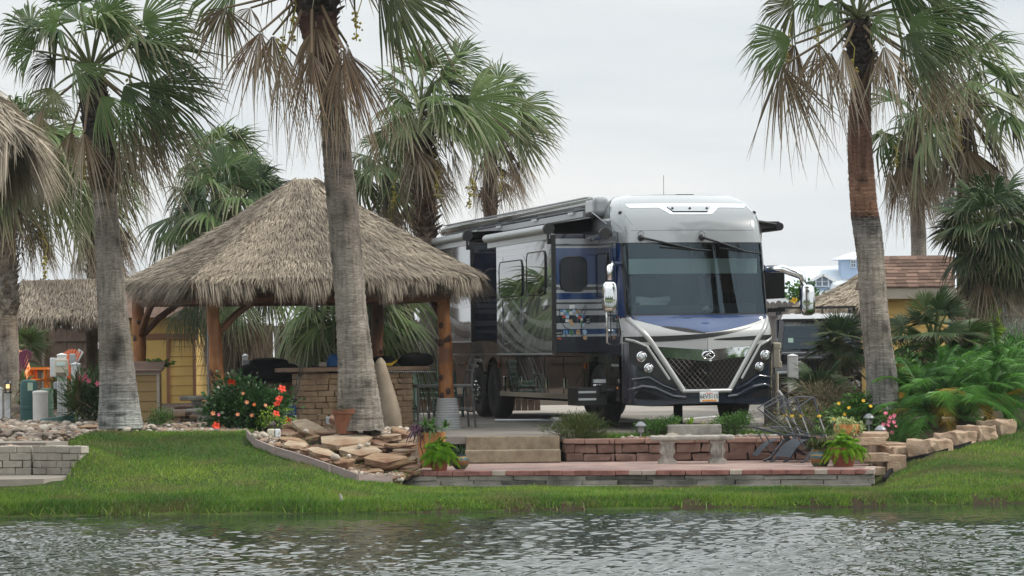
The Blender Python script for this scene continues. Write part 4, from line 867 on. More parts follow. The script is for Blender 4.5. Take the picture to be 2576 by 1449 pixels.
# ================================================================== THATCH
def thatch_roof(root, corners, apexes, n_field, n_fringe, seed, strand=.42, wid=.022, fringe=.36, thick=.16, sag=.06, bright=(.15, .95), fringe_rows=3, lift=.05):
    """faces between consecutive eave corners (world) and the apex or ridge points: corners[i],corners[i+1] -> apexes[i] = (a for corner i, b for corner i+1)"""
    r = rnd(seed); lb = LB(); mb = MB(); n = len(corners); cs = [np.array(c, float) for c in corners]
    for i in range(n):
        a, b = cs[i], cs[(i + 1) % n]; ta, tb = np.array(apexes[i][0], float), np.array(apexes[i][1], float)
        def S_(u, v):
            p = a + (b - a) * u[..., None] if hasattr(u, 'shape') else a + (b - a) * u
            q = ta + (tb - ta) * (u[..., None] if hasattr(u, 'shape') else u)
            vv = v[..., None] if hasattr(v, 'shape') else v
            o = p + (q - p) * vv
            o[..., 2] -= sag * 4 * v * (1 - v)
            return o
        nrm = np.cross(b - a, (ta + tb) / 2 - a); nrm = unit(nrm); nrm = nrm if nrm[2] > 0 else -nrm
        g = [[S_(np.float64(u), np.float64(v)) for u in np.linspace(0, 1, 13)] for v in np.linspace(0, 1, 9)]
        mb.grid(g); mb.grid([[p - nrm * thick * (1.0 if v < 8 else .3) for p in q] for v, q in enumerate(g)], flip=True)
        mb.grid([g[0], [p - nrm * thick for p in g[0]]])
        wE = np.linalg.norm(b - a); wT = np.linalg.norm(tb - ta); Ls = np.linalg.norm((ta + tb) / 2 - (a + b) / 2)
        share = n_field * (wE + wT) * Ls / 2
        m = int(share); v = r.random(int(m * 2.2)); keep = r.random(len(v)) < (wE + (wT - wE) * v) / max(wE, wT); v = v[keep][:m]; u = r.random(len(v))
        P = S_(u, v); down = unit((a + b) / 2 - (ta + tb) / 2)
        axis = S_(u, np.clip(v - .05, 0, 1)) - S_(u, v); axis = unit_rows(axis)
        D = axis + r.normal(0, .15, P.shape) + nrm * (.02 + .16 * r.random((len(v), 1)) ** 3); rowp = .012 * np.sin(v * Ls * 2 * PI / .3)
        band = .5 + .22 * np.sin(v * Ls * 2 * PI / .33 + 2 * u + np.sin(u * 13)) + .2 * np.sin(u * 7 + v * 3) + .3 * np.sin(u * 17 + 3 * np.sin(v * 6)) * np.sin(v * 11 + 2 * np.sin(u * 9))
        strips(lb, P + nrm * (.012 + lift * r.random((len(v), 1)) ** 2), D, strand * r.uniform(.5, 1.25, len(v)), wid * r.uniform(.5, 1.25, len(v)), r, droop=.10, segs=2, dry=0.0, var=np.clip(bright[0] + (bright[1] - bright[0]) * (.42 * r.random(len(v)) + .58 * band), 0, 1), side=np.cross(D, nrm) + r.normal(0, .25, P.shape))
        k = int(n_fringe * wE)
        u = r.random(k); t = r.random(k); P = S_(u, t * .09) - nrm * (t * thick * 1.1)[:, None]
        D = unit_rows(down + r.normal(0, .13, (k, 3))) + np.array([0, 0, -.35]) * t[:, None]
        lump = 1 + .25 * np.sin(u * wE * 4.1 + i) + .2 * np.sin(u * wE * 9.7) + .15 * np.sin(u * wE * 23)
        strips(lb, P, D, fringe * lump * r.uniform(.55, 1.2, k), wid * 1.05 * r.uniform(.5, 1.2, k), r, droop=.42, segs=3, dry=0.0, var=np.clip(bright[0] + (bright[1] - bright[0]) * (r.random(k) * .9 + .05) - .25 * t, 0, 1), side=np.cross(D, nrm) + r.normal(0, .3, (k, 3)))
        # hip roll
        kk = int(np.linalg.norm(ta - a) * n_field * .22); v = r.random(kk); P = a + (ta - a) * v[:, None]; P[:, 2] -= sag * 4 * v * (1 - v) - .04
        other = unit(a - ta); D = other + r.normal(0, .35, (kk, 3)) * np.array([1, 1, .3]); strips(lb, P, D, strand * r.uniform(.5, 1.1, kk), wid * r.uniform(.6, 1.2, kk), r, droop=.3, segs=2, var=np.clip(bright[0] + (bright[1] - bright[0]) * r.random(kk), 0, 1))
    if root is None: return mb, lb
    base = tuple(root.location)
    t_ = lb.build('thatch', M['thatch'], root, base)
    mb.build('roof_bed', M['thatch_base'], t_, local=False)
    return t_
def log_post(root, a, b, r0, seed, mat='log', knots=5, name='post'):
    r = rnd(seed); a = np.array(a); b = np.array(b); n = 15; t = np.linspace(0, 1, n)
    p = a + (b - a) * t[:, None]; p[:, :2] += (np.cumsum(r.normal(0, .008, (n, 2)), 0))
    me = trunk_mesh(p, r0 * (1.12 - .22 * t + r.normal(0, .025, n)), [(1, 1, 1)] * n, (0, 0, 0), n=18, per=3, wob=.035, seed=seed, ring=.0); me.name = name
    o = link(name, me, root, local=False, mats=[M[mat]])
    for i in range(knots):
        k = r.uniform(.08, .85); c = a + (b - a) * k; az = r.uniform(-2.5, -.6); s = r.uniform(.03, .055); d = np.array([math.cos(az), math.sin(az), 0]); q = c + d * (r0 * (1.12 - .22 * k) - .012)
        tn = np.array([-d[1], d[0], 0]); ring = [q + d * .02 + tn * s * math.cos(x) + np.array([0, 0, 1]) * s * 1.3 * math.sin(x) for x in np.linspace(0, 2 * PI, 11)[:-1]]
        mb = MB(); mb.add(ring + [q + d * .035], [(j, (j + 1) % 10, 10) for j in range(10)]); mb.build('knot', M['knot'], o, local=False)
    return o
HZ = .84
pFL, pFR, pBL, pBR = (-4.89, 49.85), (-1.13, 51.6), (-6.6, 53.5), (-2.48, 55.0)
hut = thing('thatched_hut', 'thatched hut on four reddish log posts in front of the motorhome', 'hut', (-3.8, 52.4, HZ))
apex = at(768, 452, 52.2); ap0, ap1 = apex + Vector((-.15, -.05, 0)), apex + Vector((.15, .05, 0))
cN, cR, cL = at(486, 704, 48.9), at(1206, 690, 50.9), at(322, 708, 53.9)
cB = Vector((cR.x + cL.x - cN.x, cR.y + cL.y - cN.y, cN.z))
random.seed(2)
thatch_roof(hut, [cN, cR, cB, cL], [(ap0, ap1), (ap1, ap1), (ap1, ap0), (ap0, ap0)], 1700, 950, 31, strand=.23, wid=.016, lift=.04, fringe=.27, thick=.2, sag=.05)
for k, (p, top) in enumerate(((pFL, 3.2), (pBL, 3.2), (pBR, 3.3))):
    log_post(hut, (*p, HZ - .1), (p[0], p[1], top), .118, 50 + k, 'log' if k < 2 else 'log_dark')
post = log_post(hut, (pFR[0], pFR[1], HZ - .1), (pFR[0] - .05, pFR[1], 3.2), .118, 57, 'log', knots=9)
mb = MB()
mb.lathe([(.235 - .07 * (i / 26) + (.006 if i % 2 else -.002), .55 * i / 26) for i in range(27)], (pFR[0], pFR[1], HZ), 24)
M['rope'] = pm('rope_wrap', (.30, .31, .31), (.42, .43, .43), rough=.9, scale=3, stretch=(1, 1, 20))
mb.build('rope_collar', M['rope'], post, local=False)
mb = MB()
top_z = 3.12
for a, b in ((pFL, pFR), (pFR, pBR), (pBR, pBL), (pBL, pFL)): mb.tube([(*a, top_z), (*b, top_z)], .085, 9)
for c in (cN, cR, cB, cL): mb.tube([(c.x, c.y, c.z - .12), (apex.x, apex.y, apex.z - .3)], .06, 8)
for c, d in ((cN, cR), (cR, cB), (cB, cL), (cL, cN)):
    for t in (.25, .5, .75): q = c.lerp(d, t); mb.tube([(q.x, q.y, q.z - .15), (apex.x, apex.y, apex.z - .35)], .04, 6)
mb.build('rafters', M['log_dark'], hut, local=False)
for p, q, s in ((pBL, pFL, .55), (pBL, pBR, .6), (pFL, pFR, .5), (pFR, pBR, .55)):
    a = Vector((*p, top_z - .62)); v = (Vector((*q, 0)) - Vector((*p, 0))).normalized()
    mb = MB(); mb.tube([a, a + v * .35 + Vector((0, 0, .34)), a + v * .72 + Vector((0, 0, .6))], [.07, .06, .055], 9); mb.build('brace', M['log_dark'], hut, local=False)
mb = MB(); pp = (pFL[0] - .135, pFL[1] - .02); mb.tube([(*pp, HZ), (*pp, 3.1)], .014, 8); mb.build('conduit', M['grey_metal'], hut, local=False)

# brick bar under the hut
def brick_counter(name, label, a, b, z0, z1, depth, seed):
    random.seed(seed); root = thing(name, label, 'bar counter', ((a[0] + b[0]) / 2, (a[1] + b[1]) / 2, z0)); mb = MB()
    h = .1; k = 0; z = z0
    v = (Vector((*b, 0)) - Vector((*a, 0))).normalized(); nr = Vector((-v.y, v.x, 0))
    while z + h <= z1 - .05:
        course(mb, [a, b], z, h, .26, .22, off=.5 * (k % 2) + .1, jit=.008, gap=.012, lv=.3, outj=.008)
        for e in (a, b): course(mb, [e, (e[0] + nr.x * depth, e[1] + nr.y * depth)] if e is b else [(e[0] + nr.x * depth, e[1] + nr.y * depth), e], z, h, .26, .2, off=.5 * (k % 2), jit=.008, gap=.012, lv=.2)
        z += h; k += 1
    mb.build('brick_base', M['paver_block'], root, local=False, bevel=.012)
    mb = MB(); c = (Vector((*a, 0)) + Vector((*b, 0))) / 2 + nr * depth / 2; L = (Vector((*b, 0)) - Vector((*a, 0))).length
    mb.box((c.x, c.y, z1 - .03), (L + .5, depth + .34, .075), math.atan2(v.y, v.x), jit=.006); mb.build('countertop', pm('counter_slab', (.24, .15, .10), (.33, .22, .15), rough=.8, scale=5), root, local=False, bevel=.015)
    return root
bA = at(766, 1076, 51.4); bB = at(1040, 1076, 52.3)
brick_counter('brick_bar', 'brown brick bar counter with stone top behind the leaning palm', (bA.x, bA.y), (bB.x, bB.y), HZ, 1.93, .55, 3)
sA = at(585, 1050, 53.6); sB = at(760, 1050, 53.9)
brick_counter('grill_counter', 'lower block grill counter behind the hibiscus, carrying a covered grill', (sA.x, sA.y), (sB.x, sB.y), HZ, 1.83, .6, 5)
# covered grill
def pillow(mb, c, d, rz=0, n=4, mi=0, e=3.2, nu=20, nv=12, rough=0, seed=0):
    r = rnd(seed); P = []
    for i in range(nv + 1):
        ph = -PI / 2 + PI * i / nv; row = []
        for j in range(nu + 1):
            th = 2 * PI * j / nu; f = lambda x: math.copysign(abs(x) ** (2 / e), x)
            x, y, z = f(math.cos(ph)) * f(math.cos(th)), f(math.cos(ph)) * f(math.sin(th)), f(math.sin(ph))
            k = 1 + (rough * math.sin(3 * th + 2 * ph + seed) + rough * .6 * math.sin(7 * th - 3 * ph)); x, y, z = x * d[0] / 2 * k, y * d[1] / 2 * k, z * d[2] / 2 * k
            row.append((c[0] + x * math.cos(rz) - y * math.sin(rz), c[1] + x * math.sin(rz) + y * math.cos(rz), c[2] + z))
        P.append(row)
    mb.grid(P, mi)
mb = MB(); p = at(676, 938, 53.6); pillow(mb, p, (1.08, .55, .34), .1, e=4, rough=.03); pillow(mb, (p.x, p.y, p.z + .13), (.72, .5, .26), .1, e=3, rough=.04, seed=2)
o = mb.build('covered_grill', pm('grill_cover', (.008, .008, .01), rough=.85, spec=.2), smooth=True); tag(rebase(o), 'black fabric covered grill standing on the block counter', 'grill')
# things on the bar top
mb = MB(); p = at(838, 912, 52.0); pillow(mb, (p.x, p.y, p.z - .06), (.22, .2, .4), .2, e=2.6, rough=.05); o = mb.build('blue_towel', pm('blue_cloth', (.02, .09, .26), (.03, .12, .32), rough=.9, scale=9), smooth=True); tag(rebase(o), 'blue towel bundled on the bar top left of the leaning trunk', 'towel')
mb = MB(); p = at(812, 918, 51.9); mb.box((p.x, p.y, p.z - .05), (.12, .12, .2), .2); tag(rebase(mb.build('small_box', M['taupe'], bevel=.01)), 'small grey brown box beside the blue towel', 'box')
for i, (px, py, wd, hh, lab) in enumerate(((1045, 908, .62, .25, 'large black bag slumped on the right end of the bar'), (965, 912, .4, .2, 'smaller black bag with orange strap on the bar beside the standing stone'))):
    p = at(px, py, 52.4); mb = MB(); pillow(mb, (p.x, p.y, 1.93 + hh * .42), (wd, .38, hh), .3, e=2.3, rough=.09, seed=i + 1); o = mb.build('black_bag', M['matte_black'], smooth=True)
    tag(rebase(o), lab, 'bag', 'black bags on the bar')
mb = MB(); a = at(935, 918, 52.1); mb.tube([a, at(985, 917, 52.1), at(1000, 905, 52.1)], [.012, .03, .006], 8); tag(rebase(mb.build('swim_fin', M['fl_yellow'])), 'yellow flat fin lying in front of the black bags', 'fin')
mb = MB(); mb.tube([at(780, 926, 51.6), at(850, 922, 51.7)], .01, 6); mb.tube([at(785, 922, 51.6), at(850, 925, 51.7)], .008, 6); mb.box(at(790, 922, 51.65), (.08, .06, .05)); tag(rebase(mb.build('fishing_reel_rod', M['black'])), 'black rod lying on the bar top left of the leaning trunk', 'rod')
# standing stone leaning on the bar
st = trunk_mesh([at(985, 1085, 50.3), at(982, 1040, 50.3), at(972, 985, 50.35), at(960, 935, 50.4), at(957, 910, 50.4), at(957, 900, 50.4)], [.17, .175, .145, .12, .09, .02], [(.25, .2, .15)] * 6, (0, 0, 0), n=20, per=8, wob=.05, seed=4, ring=0)
o = link('standing_stone', st, mats=[M['old_concrete']]); M['sandstone'] = pm('sandstone', (.26, .205, .15), (.34, .275, .205), rough=.95, scale=5, bump=.5, bscale=60, c3=(.2, .155, .11), s3=2.5); o.data.materials[0] = M['sandstone']
tag(rebase(o), 'tall smooth sandstone pillar rock leaning behind the palm trunk', 'rock')
# fishing rods leaning at the bar
for dx, lab in ((0, 'dark fishing rod leaning upright against the left bar corner'), (7, 'second dark fishing rod leaning behind the first at the bar corner')):
    mb = MB(); a = at(722 + dx, 1050, 51.0); b = at(768 + dx, 880, 51.2); mb.tube([a, a.lerp(b, .35), b], [.014, .01, .004], 6); mb.tube([a.lerp(b, .25) + Vector((0, -.04, 0)), a.lerp(b, .25) + Vector((.05, -.05, 0))], .03, 8)
    tag(rebase(mb.build('fishing_rod', M['black'])), lab, 'fishing rod', 'fishing rods at the bar')
# cooler in shade under the bar
def cooler():
    p = at(738, 1060, 51.9); root = thing('cooler_box', 'blue and white cooler in the shade left of the brick bar', 'cooler', (p.x, p.y, HZ)); mb = MB(); mb.box((p.x, p.y, HZ + .19), (.55, .36, .38), .2, top=1.05); mb.build('body', pm('cooler_blue', (.02, .1, .28), rough=.5), root, local=False, bevel=.03)
    mb = MB(); mb.box((p.x, p.y, HZ + .42), (.6, .4, .07), .2); mb.build('lid', pm('cooler_lid', (.03, .13, .33), rough=.5), root, local=False, bevel=.03)
    mb = MB(); mb.box((p.x + .03, p.y - .19, HZ + .2), (.3, .01, .18), .2); mb.build('label_panel', M['white'], root, local=False)
cooler()
# bar stools
def bar_stool(loc, rz, label, mat):
    root = thing('bar_stool', label, 'bar stool', loc, rz, 'stools at the bar')
    for sx in (-1, 1):
        for sy in (-1, 1):
            mb = MB(); 
            if sy > 0: mb.tube([(sx * .23, .26, 0), (sx * .21, .2, .74), (sx * .2, .22, 1.0), (sx * .2, .3, 1.22)], [.022] * 4, 6)
            else: mb.tube([(sx * .23, -.24, 0), (sx * .2, -.19, .74)], .022, 6)
            mb.build('leg', mat, root)
    mb = MB(); mb.box((0, 0, .75), (.46, .44, .05)); mb.build('seat', mat, root, bevel=.015)
    mb = MB(); [mb.tube([(-.21, .23 + .07 * k, 1.0 + .09 * k), (0, .27 + .07 * k, 1.0 + .09 * k), (.21, .23 + .07 * k, 1.0 + .09 * k)], .03, 6) for k in range(3)]; mb.build('backrest', mat, root)
    mb = MB(); [mb.bar(a, b, .03, .03) for a, b in (((-.22, -.22, .3), (.22, -.22, .3)), ((-.22, .23, .3), (.22, .23, .3)), ((-.22, -.22, .36), (-.22, .23, .36)), ((.22, -.22, .36), (.22, .23, .36)))]; mb.build('foot_rail', mat, root)
M['stool'] = pm('stool_grey', (.12, .12, .115), (.16, .16, .15), rough=.5, metal=.2, scale=8)
p = at(1066, 1078, 52.6); bar_stool((p.x, p.y, HZ), .5, 'dark grey bar stool between brick bar and front right hut post', M['stool'])
p = at(1152, 1080, 52.4); bar_stool((p.x, p.y, HZ), -1.3, 'grey bar stool seen edge-on right of the rope wrapped post', M['stool'])
# stacked mint chairs and teal chair behind
M['mint'] = pm('mint_plastic', (.33, .48, .38), rough=.6); M['teal'] = pm('teal_plastic', (.06, .16, .16), rough=.6)
def plastic_chair(loc, rz, label, mat, group):
    root = thing('plastic_chair', label, 'chair', loc, rz, group)
    mb = MB(); mb.box((0, 0, .42), (.5, .48, .03)); mb.build('seat', mat, root, bevel=.01)
    mb = MB(); [mb.box((0, .25 + .03 * k, .5 + .1 * k), (.48, .025, .06), tilt=Matrix.Rotation(-.2, 3, 'X')) for k in range(5)]; [mb.box((sx * .24, .3, .68), (.04, .03, .55), tilt=Matrix.Rotation(-.25, 3, 'X')) for sx in (-1, 1)]; mb.build('backrest', mat, root, bevel=.008)
    for sx in (-1, 1):
        for sy in (-1, 1): mb = MB(); mb.bar((sx * .24, sy * .22, 0), (sx * .23, sy * .2, .41), .04, .04); mb.build('leg', mat, root)
        mb = MB(); mb.bar((sx * .27, -.22, .64), (sx * .27, .28, .64), .05, .025); mb.bar((sx * .26, -.2, .42), (sx * .27, -.2, .64), .04, .03); mb.build('armrest', mat, root)
p = at(1075, 1010, 60)
for k in range(3): plastic_chair((p.x, p.y, .84 + .11 * k), .15, ('lowest', 'middle', 'topmost')[k] + ' mint green plastic chair in the stack behind the bar stool', M['mint'], 'stacked mint chairs')
p = at(1090, 1010, 60.8); plastic_chair((p.x + .3, p.y, .84), .3, 'dark teal plastic chair beside the mint green stack', M['teal'], None)
# concrete garden table, benches and low block seat under the hut
def slab_seat(name, label, cat, c, L, d, h, rz, mat, th=.06, leg_off=.3, curved=0.0, legw=.16):
    root = thing(name, label, cat, c, rz); mb = MB(); n = 14; P = []
    for lev, k in ((0, 0), (.35, 1), (.75, 1), (1, 0)):
        pass
    outer = [(L * (t - .5), -d / 2 - curved * (1 - (2 * t - 1) ** 2)) for t in np.linspace(0, 1, n)]; inner = [(L * (t - .5) * .97, d / 2 - curved * (1 - (2 * t - 1) ** 2)) for t in np.linspace(1, 0, n)]
    mb.prism(outer + inner, h - th, h); mb.build('slab', M[mat], root, bevel=.022, seg=3)
    for sx in (-1, 1):
        mb = MB(); x = sx * (L / 2 - leg_off); prof = [(1.25, 0), (1.25, .16), (1.0, .17), (.8, .26), (.78, .34), (1.02, .45), (1.1, .55), (.92, .7), (.85, .8), (1.15, .92), (1.2, 1.0)]
        yc = -curved * (1 - (2 * (x / L + .5) - 1) ** 2); rows = []
        for f, t in prof:
            hx, hy = legw / 2 * f, d * .38 * (.8 + .2 * f); z = t * (h - th)
            rows.append([(x - hx, yc - hy, z), (x + hx, yc - hy, z), (x + hx, yc + hy, z), (x - hx, yc + hy, z), (x - hx, yc - hy, z)])
        mb.grid(rows); mb.build('leg', M[mat], root, bevel=.008)
        mb = MB()
        for k in range(3): mb.tube([(x + legw * (-.3 + .3 * k), yc - d * .385, .2 * h), (x + legw * (-.3 + .3 * k), yc - d * .40, .45 * h), (x + legw * (-.3 + .3 * k), yc - d * .385, .82 * h)], [.008, .018, .008], 6)
        mb.build('scroll', M[mat], root)
    return root
p = at(1741, 1158, 47.0); BEN = slab_seat('concrete_bench', 'ornate grey concrete bench on scrolled feet on the brick patio', 'bench', (p.x, p.y, .402), 1.3, .38, .435, .03, 'old_concrete', th=.075, leg_off=.26, curved=.04, legw=.21)
mb = MB()
for k in range(22):
    x = -.6 + 1.2 * k / 21; mb.lathe([(.020, -.004), (.022, 0), (.011, .006)], (x, -.192 - .04 * (1 - (2 * (x / 1.3 + .5) - 1) ** 2), .40), 10, axis='Y')
mb.build('egg_moulding', M['old_concrete'], BEN)
p = at(520, 975, 53.0); slab_seat('concrete_table', 'grey concrete garden table top showing left of the front post', 'table', (p.x, p.y, HZ), .95, .6, .62, .1, 'old_concrete', th=.075)
p = at(500, 1000, 55.0); slab_seat('concrete_bench', 'pinkish stone bench slab behind the concrete table', 'bench', (p.x, p.y, HZ), .9, .4, .42, .1, 'red_block')
p = at(497, 1020, 50.6); slab_seat('concrete_bench', 'dark grey concrete bench with scrolled leg left of the hibiscus', 'bench', (p.x + .3, p.y, HZ), 1.0, .4, .44, .05, 'old_concrete', legw=.2)
mb = MB(); random.seed(9)
p = at(432, 1050, 50.8)
for k in range(3): course(mb, [(p.x - .17, p.y), (p.x + .17, p.y)], HZ - .03 + .11 * k, .11, .2, .3, off=.5 * (k % 2), jit=.006, gap=.01)
mb.box((p.x, p.y + .15, HZ + .34), (.48, .42, .07), jit=.006)
course(mb, [(p.x + .2, p.y + .3), (p.x + 1.1, p.y + .9)], HZ - .02, .13, .3, .3); course(mb, [(p.x + .2, p.y + .3), (p.x + 1.1, p.y + .9)], HZ + .11, .13, .3, .3, off=.5); mb.box((p.x + .62, p.y + .72, HZ + .29), (1.1, .4, .06), .58)
tag(rebase(mb.build('stone_seat_wall', M['paver_block'], bevel=.012)), 'low block seat wall with flat cap between the whitewashed trunk and front post', 'wall')
# small olive cabinet with shingled top
def cabinet():
    p = at(372, 1070, 51.2); root = thing('storage_cabinet', 'small olive siding cabinet with shingled lid behind the whitewashed trunk', 'cabinet', (p.x, p.y, .9)); z0 = .9; h = .98
    mb = MB(); [mb.box((p.x, p.y, z0 + .08 + .165 * k), (.42, .5, .155), tilt=Matrix.Rotation(-.05, 3, 'X')) for k in range(6)]; mb.box((p.x, p.y, z0 + h / 2), (.4, .46, h)); mb.build('wall', M['yellow_dull'], root, local=False)
    mb = MB(); [mb.box((p.x + sx * .21, p.y - .25, z0 + h / 2), (.05, .04, h)) for sx in (-1, 1)]; mb.box((p.x, p.y - .25, z0 + h + .02), (.5, .06, .09)); mb.build('trim', M['taupe'], root, local=False)
    mb = MB(); mb.add([(p.x - .28, p.y - .32, z0 + h + .05), (p.x + .28, p.y - .32, z0 + h + .05), (p.x + .28, p.y + .3, z0 + h + .2), (p.x - .28, p.y + .3, z0 + h + .2), (p.x - .28, p.y - .32, z0 + h + .02), (p.x + .28, p.y - .32, z0 + h + .02), (p.x + .28, p.y + .3, z0 + h + .17), (p.x - .28, p.y + .3, z0 + h + .17)], [(0, 1, 2, 3), (7, 6, 5, 4), (0, 4, 5, 1), (1, 5, 6, 2), (2, 6, 7, 3), (3, 7, 4, 0)]); mb.build('roof', M['shingle'], root, local=False)
cabinet()
# string of tiny lights under the bar top: part of the bar? small, on a wire of its own
mb = MB(); q = [at(x, 935 + .6 * math.sin(x), 51.95) for x in range(955, 1096, 5)]; mb.tube(q, .003, 4); [mb.lathe([(.001, -.012), (.009, -.005), (.009, .004), (.001, .01)], c, 6) for c in q[::1]]
tag(rebase(mb.build('string_lights', M['white'])), 'string of tiny white bulbs under the right bar top', 'string lights')
# thatch corner at the far left, bar palapa and right palapas
def simple_hut(name, label, corners, apexes, posts, seed, nf, fr, strand=.4, fringe=.36, wid=.022, post_mat='log_dark', bright=(.15, .95), thick=.18, z0=.5, pr=.1):
    c = np.mean(np.array([list(x) for x in corners]), 0); root = thing(name, label, 'hut', (c[0], c[1], z0)); thatch_roof(root, corners, apexes, nf, fr, seed, strand=strand, fringe=fringe, wid=wid, bright=bright, thick=thick)
    for i, (a, b) in enumerate(posts): log_post(root, a, b, pr, seed + i, post_mat, knots=0)
    return root
K = at(55, 316, 40.0); z = K.z
ap = Vector((K.x - 2.6, K.y + 1.9, z + 2.6))
simple_hut('thatched_hut', 'close thatched roof corner poking in at the left edge', [K, (K.x - .6, K.y + 4.6, z), (K.x - 5.2, K.y + 4.4, z), (K.x - 4.9, K.y - .5, z)][::1], [(ap, ap)] * 4, [((K.x - 1.5, K.y + .9, .4), (K.x - 1.5, K.y + .9, z)), ((K.x - 2.0, K.y + 3.7, .4), (K.x - 2.0, K.y + 3.7, z)), ((K.x - 4.4, K.y + .4, .4), (K.x - 4.4, K.y + .4, z)), ((K.x - 4.6, K.y + 3.7, .4), (K.x - 4.6, K.y + 3.7, z))], 61, 420, 420, strand=.6, fringe=.62, wid=.03, bright=(.35, 1.0))
# back bar palapa with a ridge
Y = 64; a, b = at(24, 800, Y), at(352, 796, Y); ra, rb = at(58, 706, Y + 1.5), at(345, 700, Y + 1.5)
simple_hut('thatched_bar_roof', 'long ridged thatched roof before the dark fence on the left', [a, b, (b.x, b.y + 3, b.z), (a.x, a.y + 3, a.z)], [(ra, rb), (rb, rb), (rb, ra), (ra, ra)], [((b.x - .25, b.y + .3, .9), (b.x - .3, b.y + .3, b.z + .2)), ((b.x - .25, b.y + 2.7, .9), (b.x - .3, b.y + 2.7, b.z + .2)), ((a.x + .3, a.y + 2.7, .9), (a.x + .3, a.y + 2.7, a.z + .2)), ((a.x - .1, a.y + .3, .9), (a.x - .1, a.y + .3, a.z + .2))], 67, 620, 480, strand=.3, fringe=.22, wid=.024, post_mat='sandstone', bright=(.1, .8), z0=.95, pr=.06, thick=.1)
# right palapa behind the off-road vehicle
Y = 66; a, b = at(2045, 770, Y - 1.5), at(2420, 768, Y - 1.5); ap = at(2215, 662, Y); back = 3.2
simple_hut('thatched_hut', 'pale thatched roof between the off-road vehicle and the shingled shed', [a, b, (b.x, b.y + back, b.z), (a.x, a.y + back, a.z)], [(ap, ap)] * 4, [((a.x + .6, a.y + .6, .9), (a.x + .6, a.y + .6, a.z + .3)), ((b.x - .6, b.y + .6, .9), (b.x - .6, b.y + .6, b.z + .3)), ((a.x + .6, a.y + 2.6, .9), (a.x + .6, a.y + 2.6, a.z + .3)), ((b.x - .6, b.y + 2.6, .9), (b.x - .6, b.y + 2.6, b.z + .3))], 71, 520, 460, strand=.4, fringe=.3, wid=.026, bright=(.35, 1.0), z0=.95)
# ================================================================== ROCK GARDEN, POTS, BUSHES
# soil mound of the rock garden
def mound():
    lo = [Vector((p.x, p.y + .02, p.z - .02)) for p in EDGE_L] + [Vector((-1.5, 44.95, .3)), Vector((-1.5, 46.2, .35))]
    hi = [at(640, 1092, 47.2), at(690, 1075, 47.4), at(750, 1068, 47.4), at(810, 1066, 47.2), at(870, 1078, 46.9), at(930, 1082, 46.8), at(980, 1085, 46.8), at(1020, 1092, 46.9), at(1060, 1110, 46.9)]
    P = []
    for k in range(9):
        t = k / 8; row = []
        for a, b in zip(lo, hi):
            q = a.lerp(b, t); q.z = a.z + (b.z - .10 - a.z) * min(1, t * 1.02) - .16 * math.sin(PI * min(1, t * 1.15)) ** 1 + random.uniform(-.02, .02); row.append(q)
        P.append(row)
    P.append([Vector((p.x, p.y + 1.2, p.z - .1)) for p in hi])
    mb = MB(); mb.grid(P); tag(mb.build('rock_garden_soil', M['soil'], smooth=True), kind='structure')
random.seed(1); mound()
mb = MB()
for a, b in zip(EDGE_L, EDGE_L[1:]): mb.bar(a + Vector((0, 0, .05)), b + Vector((0, 0, .05)), .035, .12)
for p in (EDGE_L[2], EDGE_L[4], EDGE_L[5]): mb.box(p + Vector((0, -.035, .04)), (.04, .03, .14))
M['edging'] = pm('edging_board', (.26, .20, .185), (.33, .265, .245), rough=.85, scale=3, stretch=(1, 1, 8))
tag(rebase(mb.build('edging_board', M['edging'])), 'curved pinkish grey edging board holding the rock garden above the lawn', 'edging')
def flag_rock(px, py, wpx, hpx, Y, mat, seed, tiltx=0.0, roll=0.0, depth=None, label=None):
    """flat broken sandstone: irregular outline with its own thickness"""
    r = random.Random(seed); sc = Y / F_PX; L = wpx * sc; th = hpx * sc; dp = depth or L * r.uniform(.5, .75); c = at(px, py, Y)
    n = r.randint(6, 9); bm = bmesh.new(); rings = []
    outl = [(L / 2 * math.cos(2 * PI * k / n) * r.uniform(.72, 1.12), dp / 2 * math.sin(2 * PI * k / n) * r.uniform(.75, 1.12)) for k in range(n)]
    for z, s in ((-.5, .92), (-.2, .99), (.38, 1.0), (.5, .95)):
        rings.append([bm.verts.new((x * s + r.uniform(-.012, .012), y * s + r.uniform(-.012, .012), z * th + r.uniform(-.006, .006))) for x, y in outl])
    for a, b in zip(rings, rings[1:]):
        for k in range(n): bm.faces.new((a[k], a[(k + 1) % n], b[(k + 1) % n], b[k]))
    ct = bm.verts.new((r.uniform(-.1, .1) * L, 0, .5 * th + r.uniform(0, .015))); cb = bm.verts.new((0, 0, -.5 * th))
    for k in range(n): bm.faces.new((rings[-1][k], rings[-1][(k + 1) % n], ct)); bm.faces.new((rings[0][(k + 1) % n], rings[0][k], cb))
    for v in bm.verts: v.co += Vector((r.uniform(-1, 1), r.uniform(-1, 1), r.uniform(-.7, .7))) * min(.02, th * .2)
    bmesh.ops.recalc_face_normals(bm, faces=bm.faces)
    me = bpy.data.meshes.new('flagstone'); bm.to_mesh(me); bm.free()
    R_ = Matrix.Rotation(roll, 4, 'Y') @ Matrix.Rotation(tiltx, 4, 'X') @ Matrix.Rotation(r.uniform(-.3, .3), 4, 'Z')
    me.transform(R_); o = link('flagstone', me, mats=[M[mat]]); o.location = c
    return tag(o, label or 'small broken sandstone piece wedged among the large slabs of the rock pile', 'rock', 'flat rocks of the rock garden')
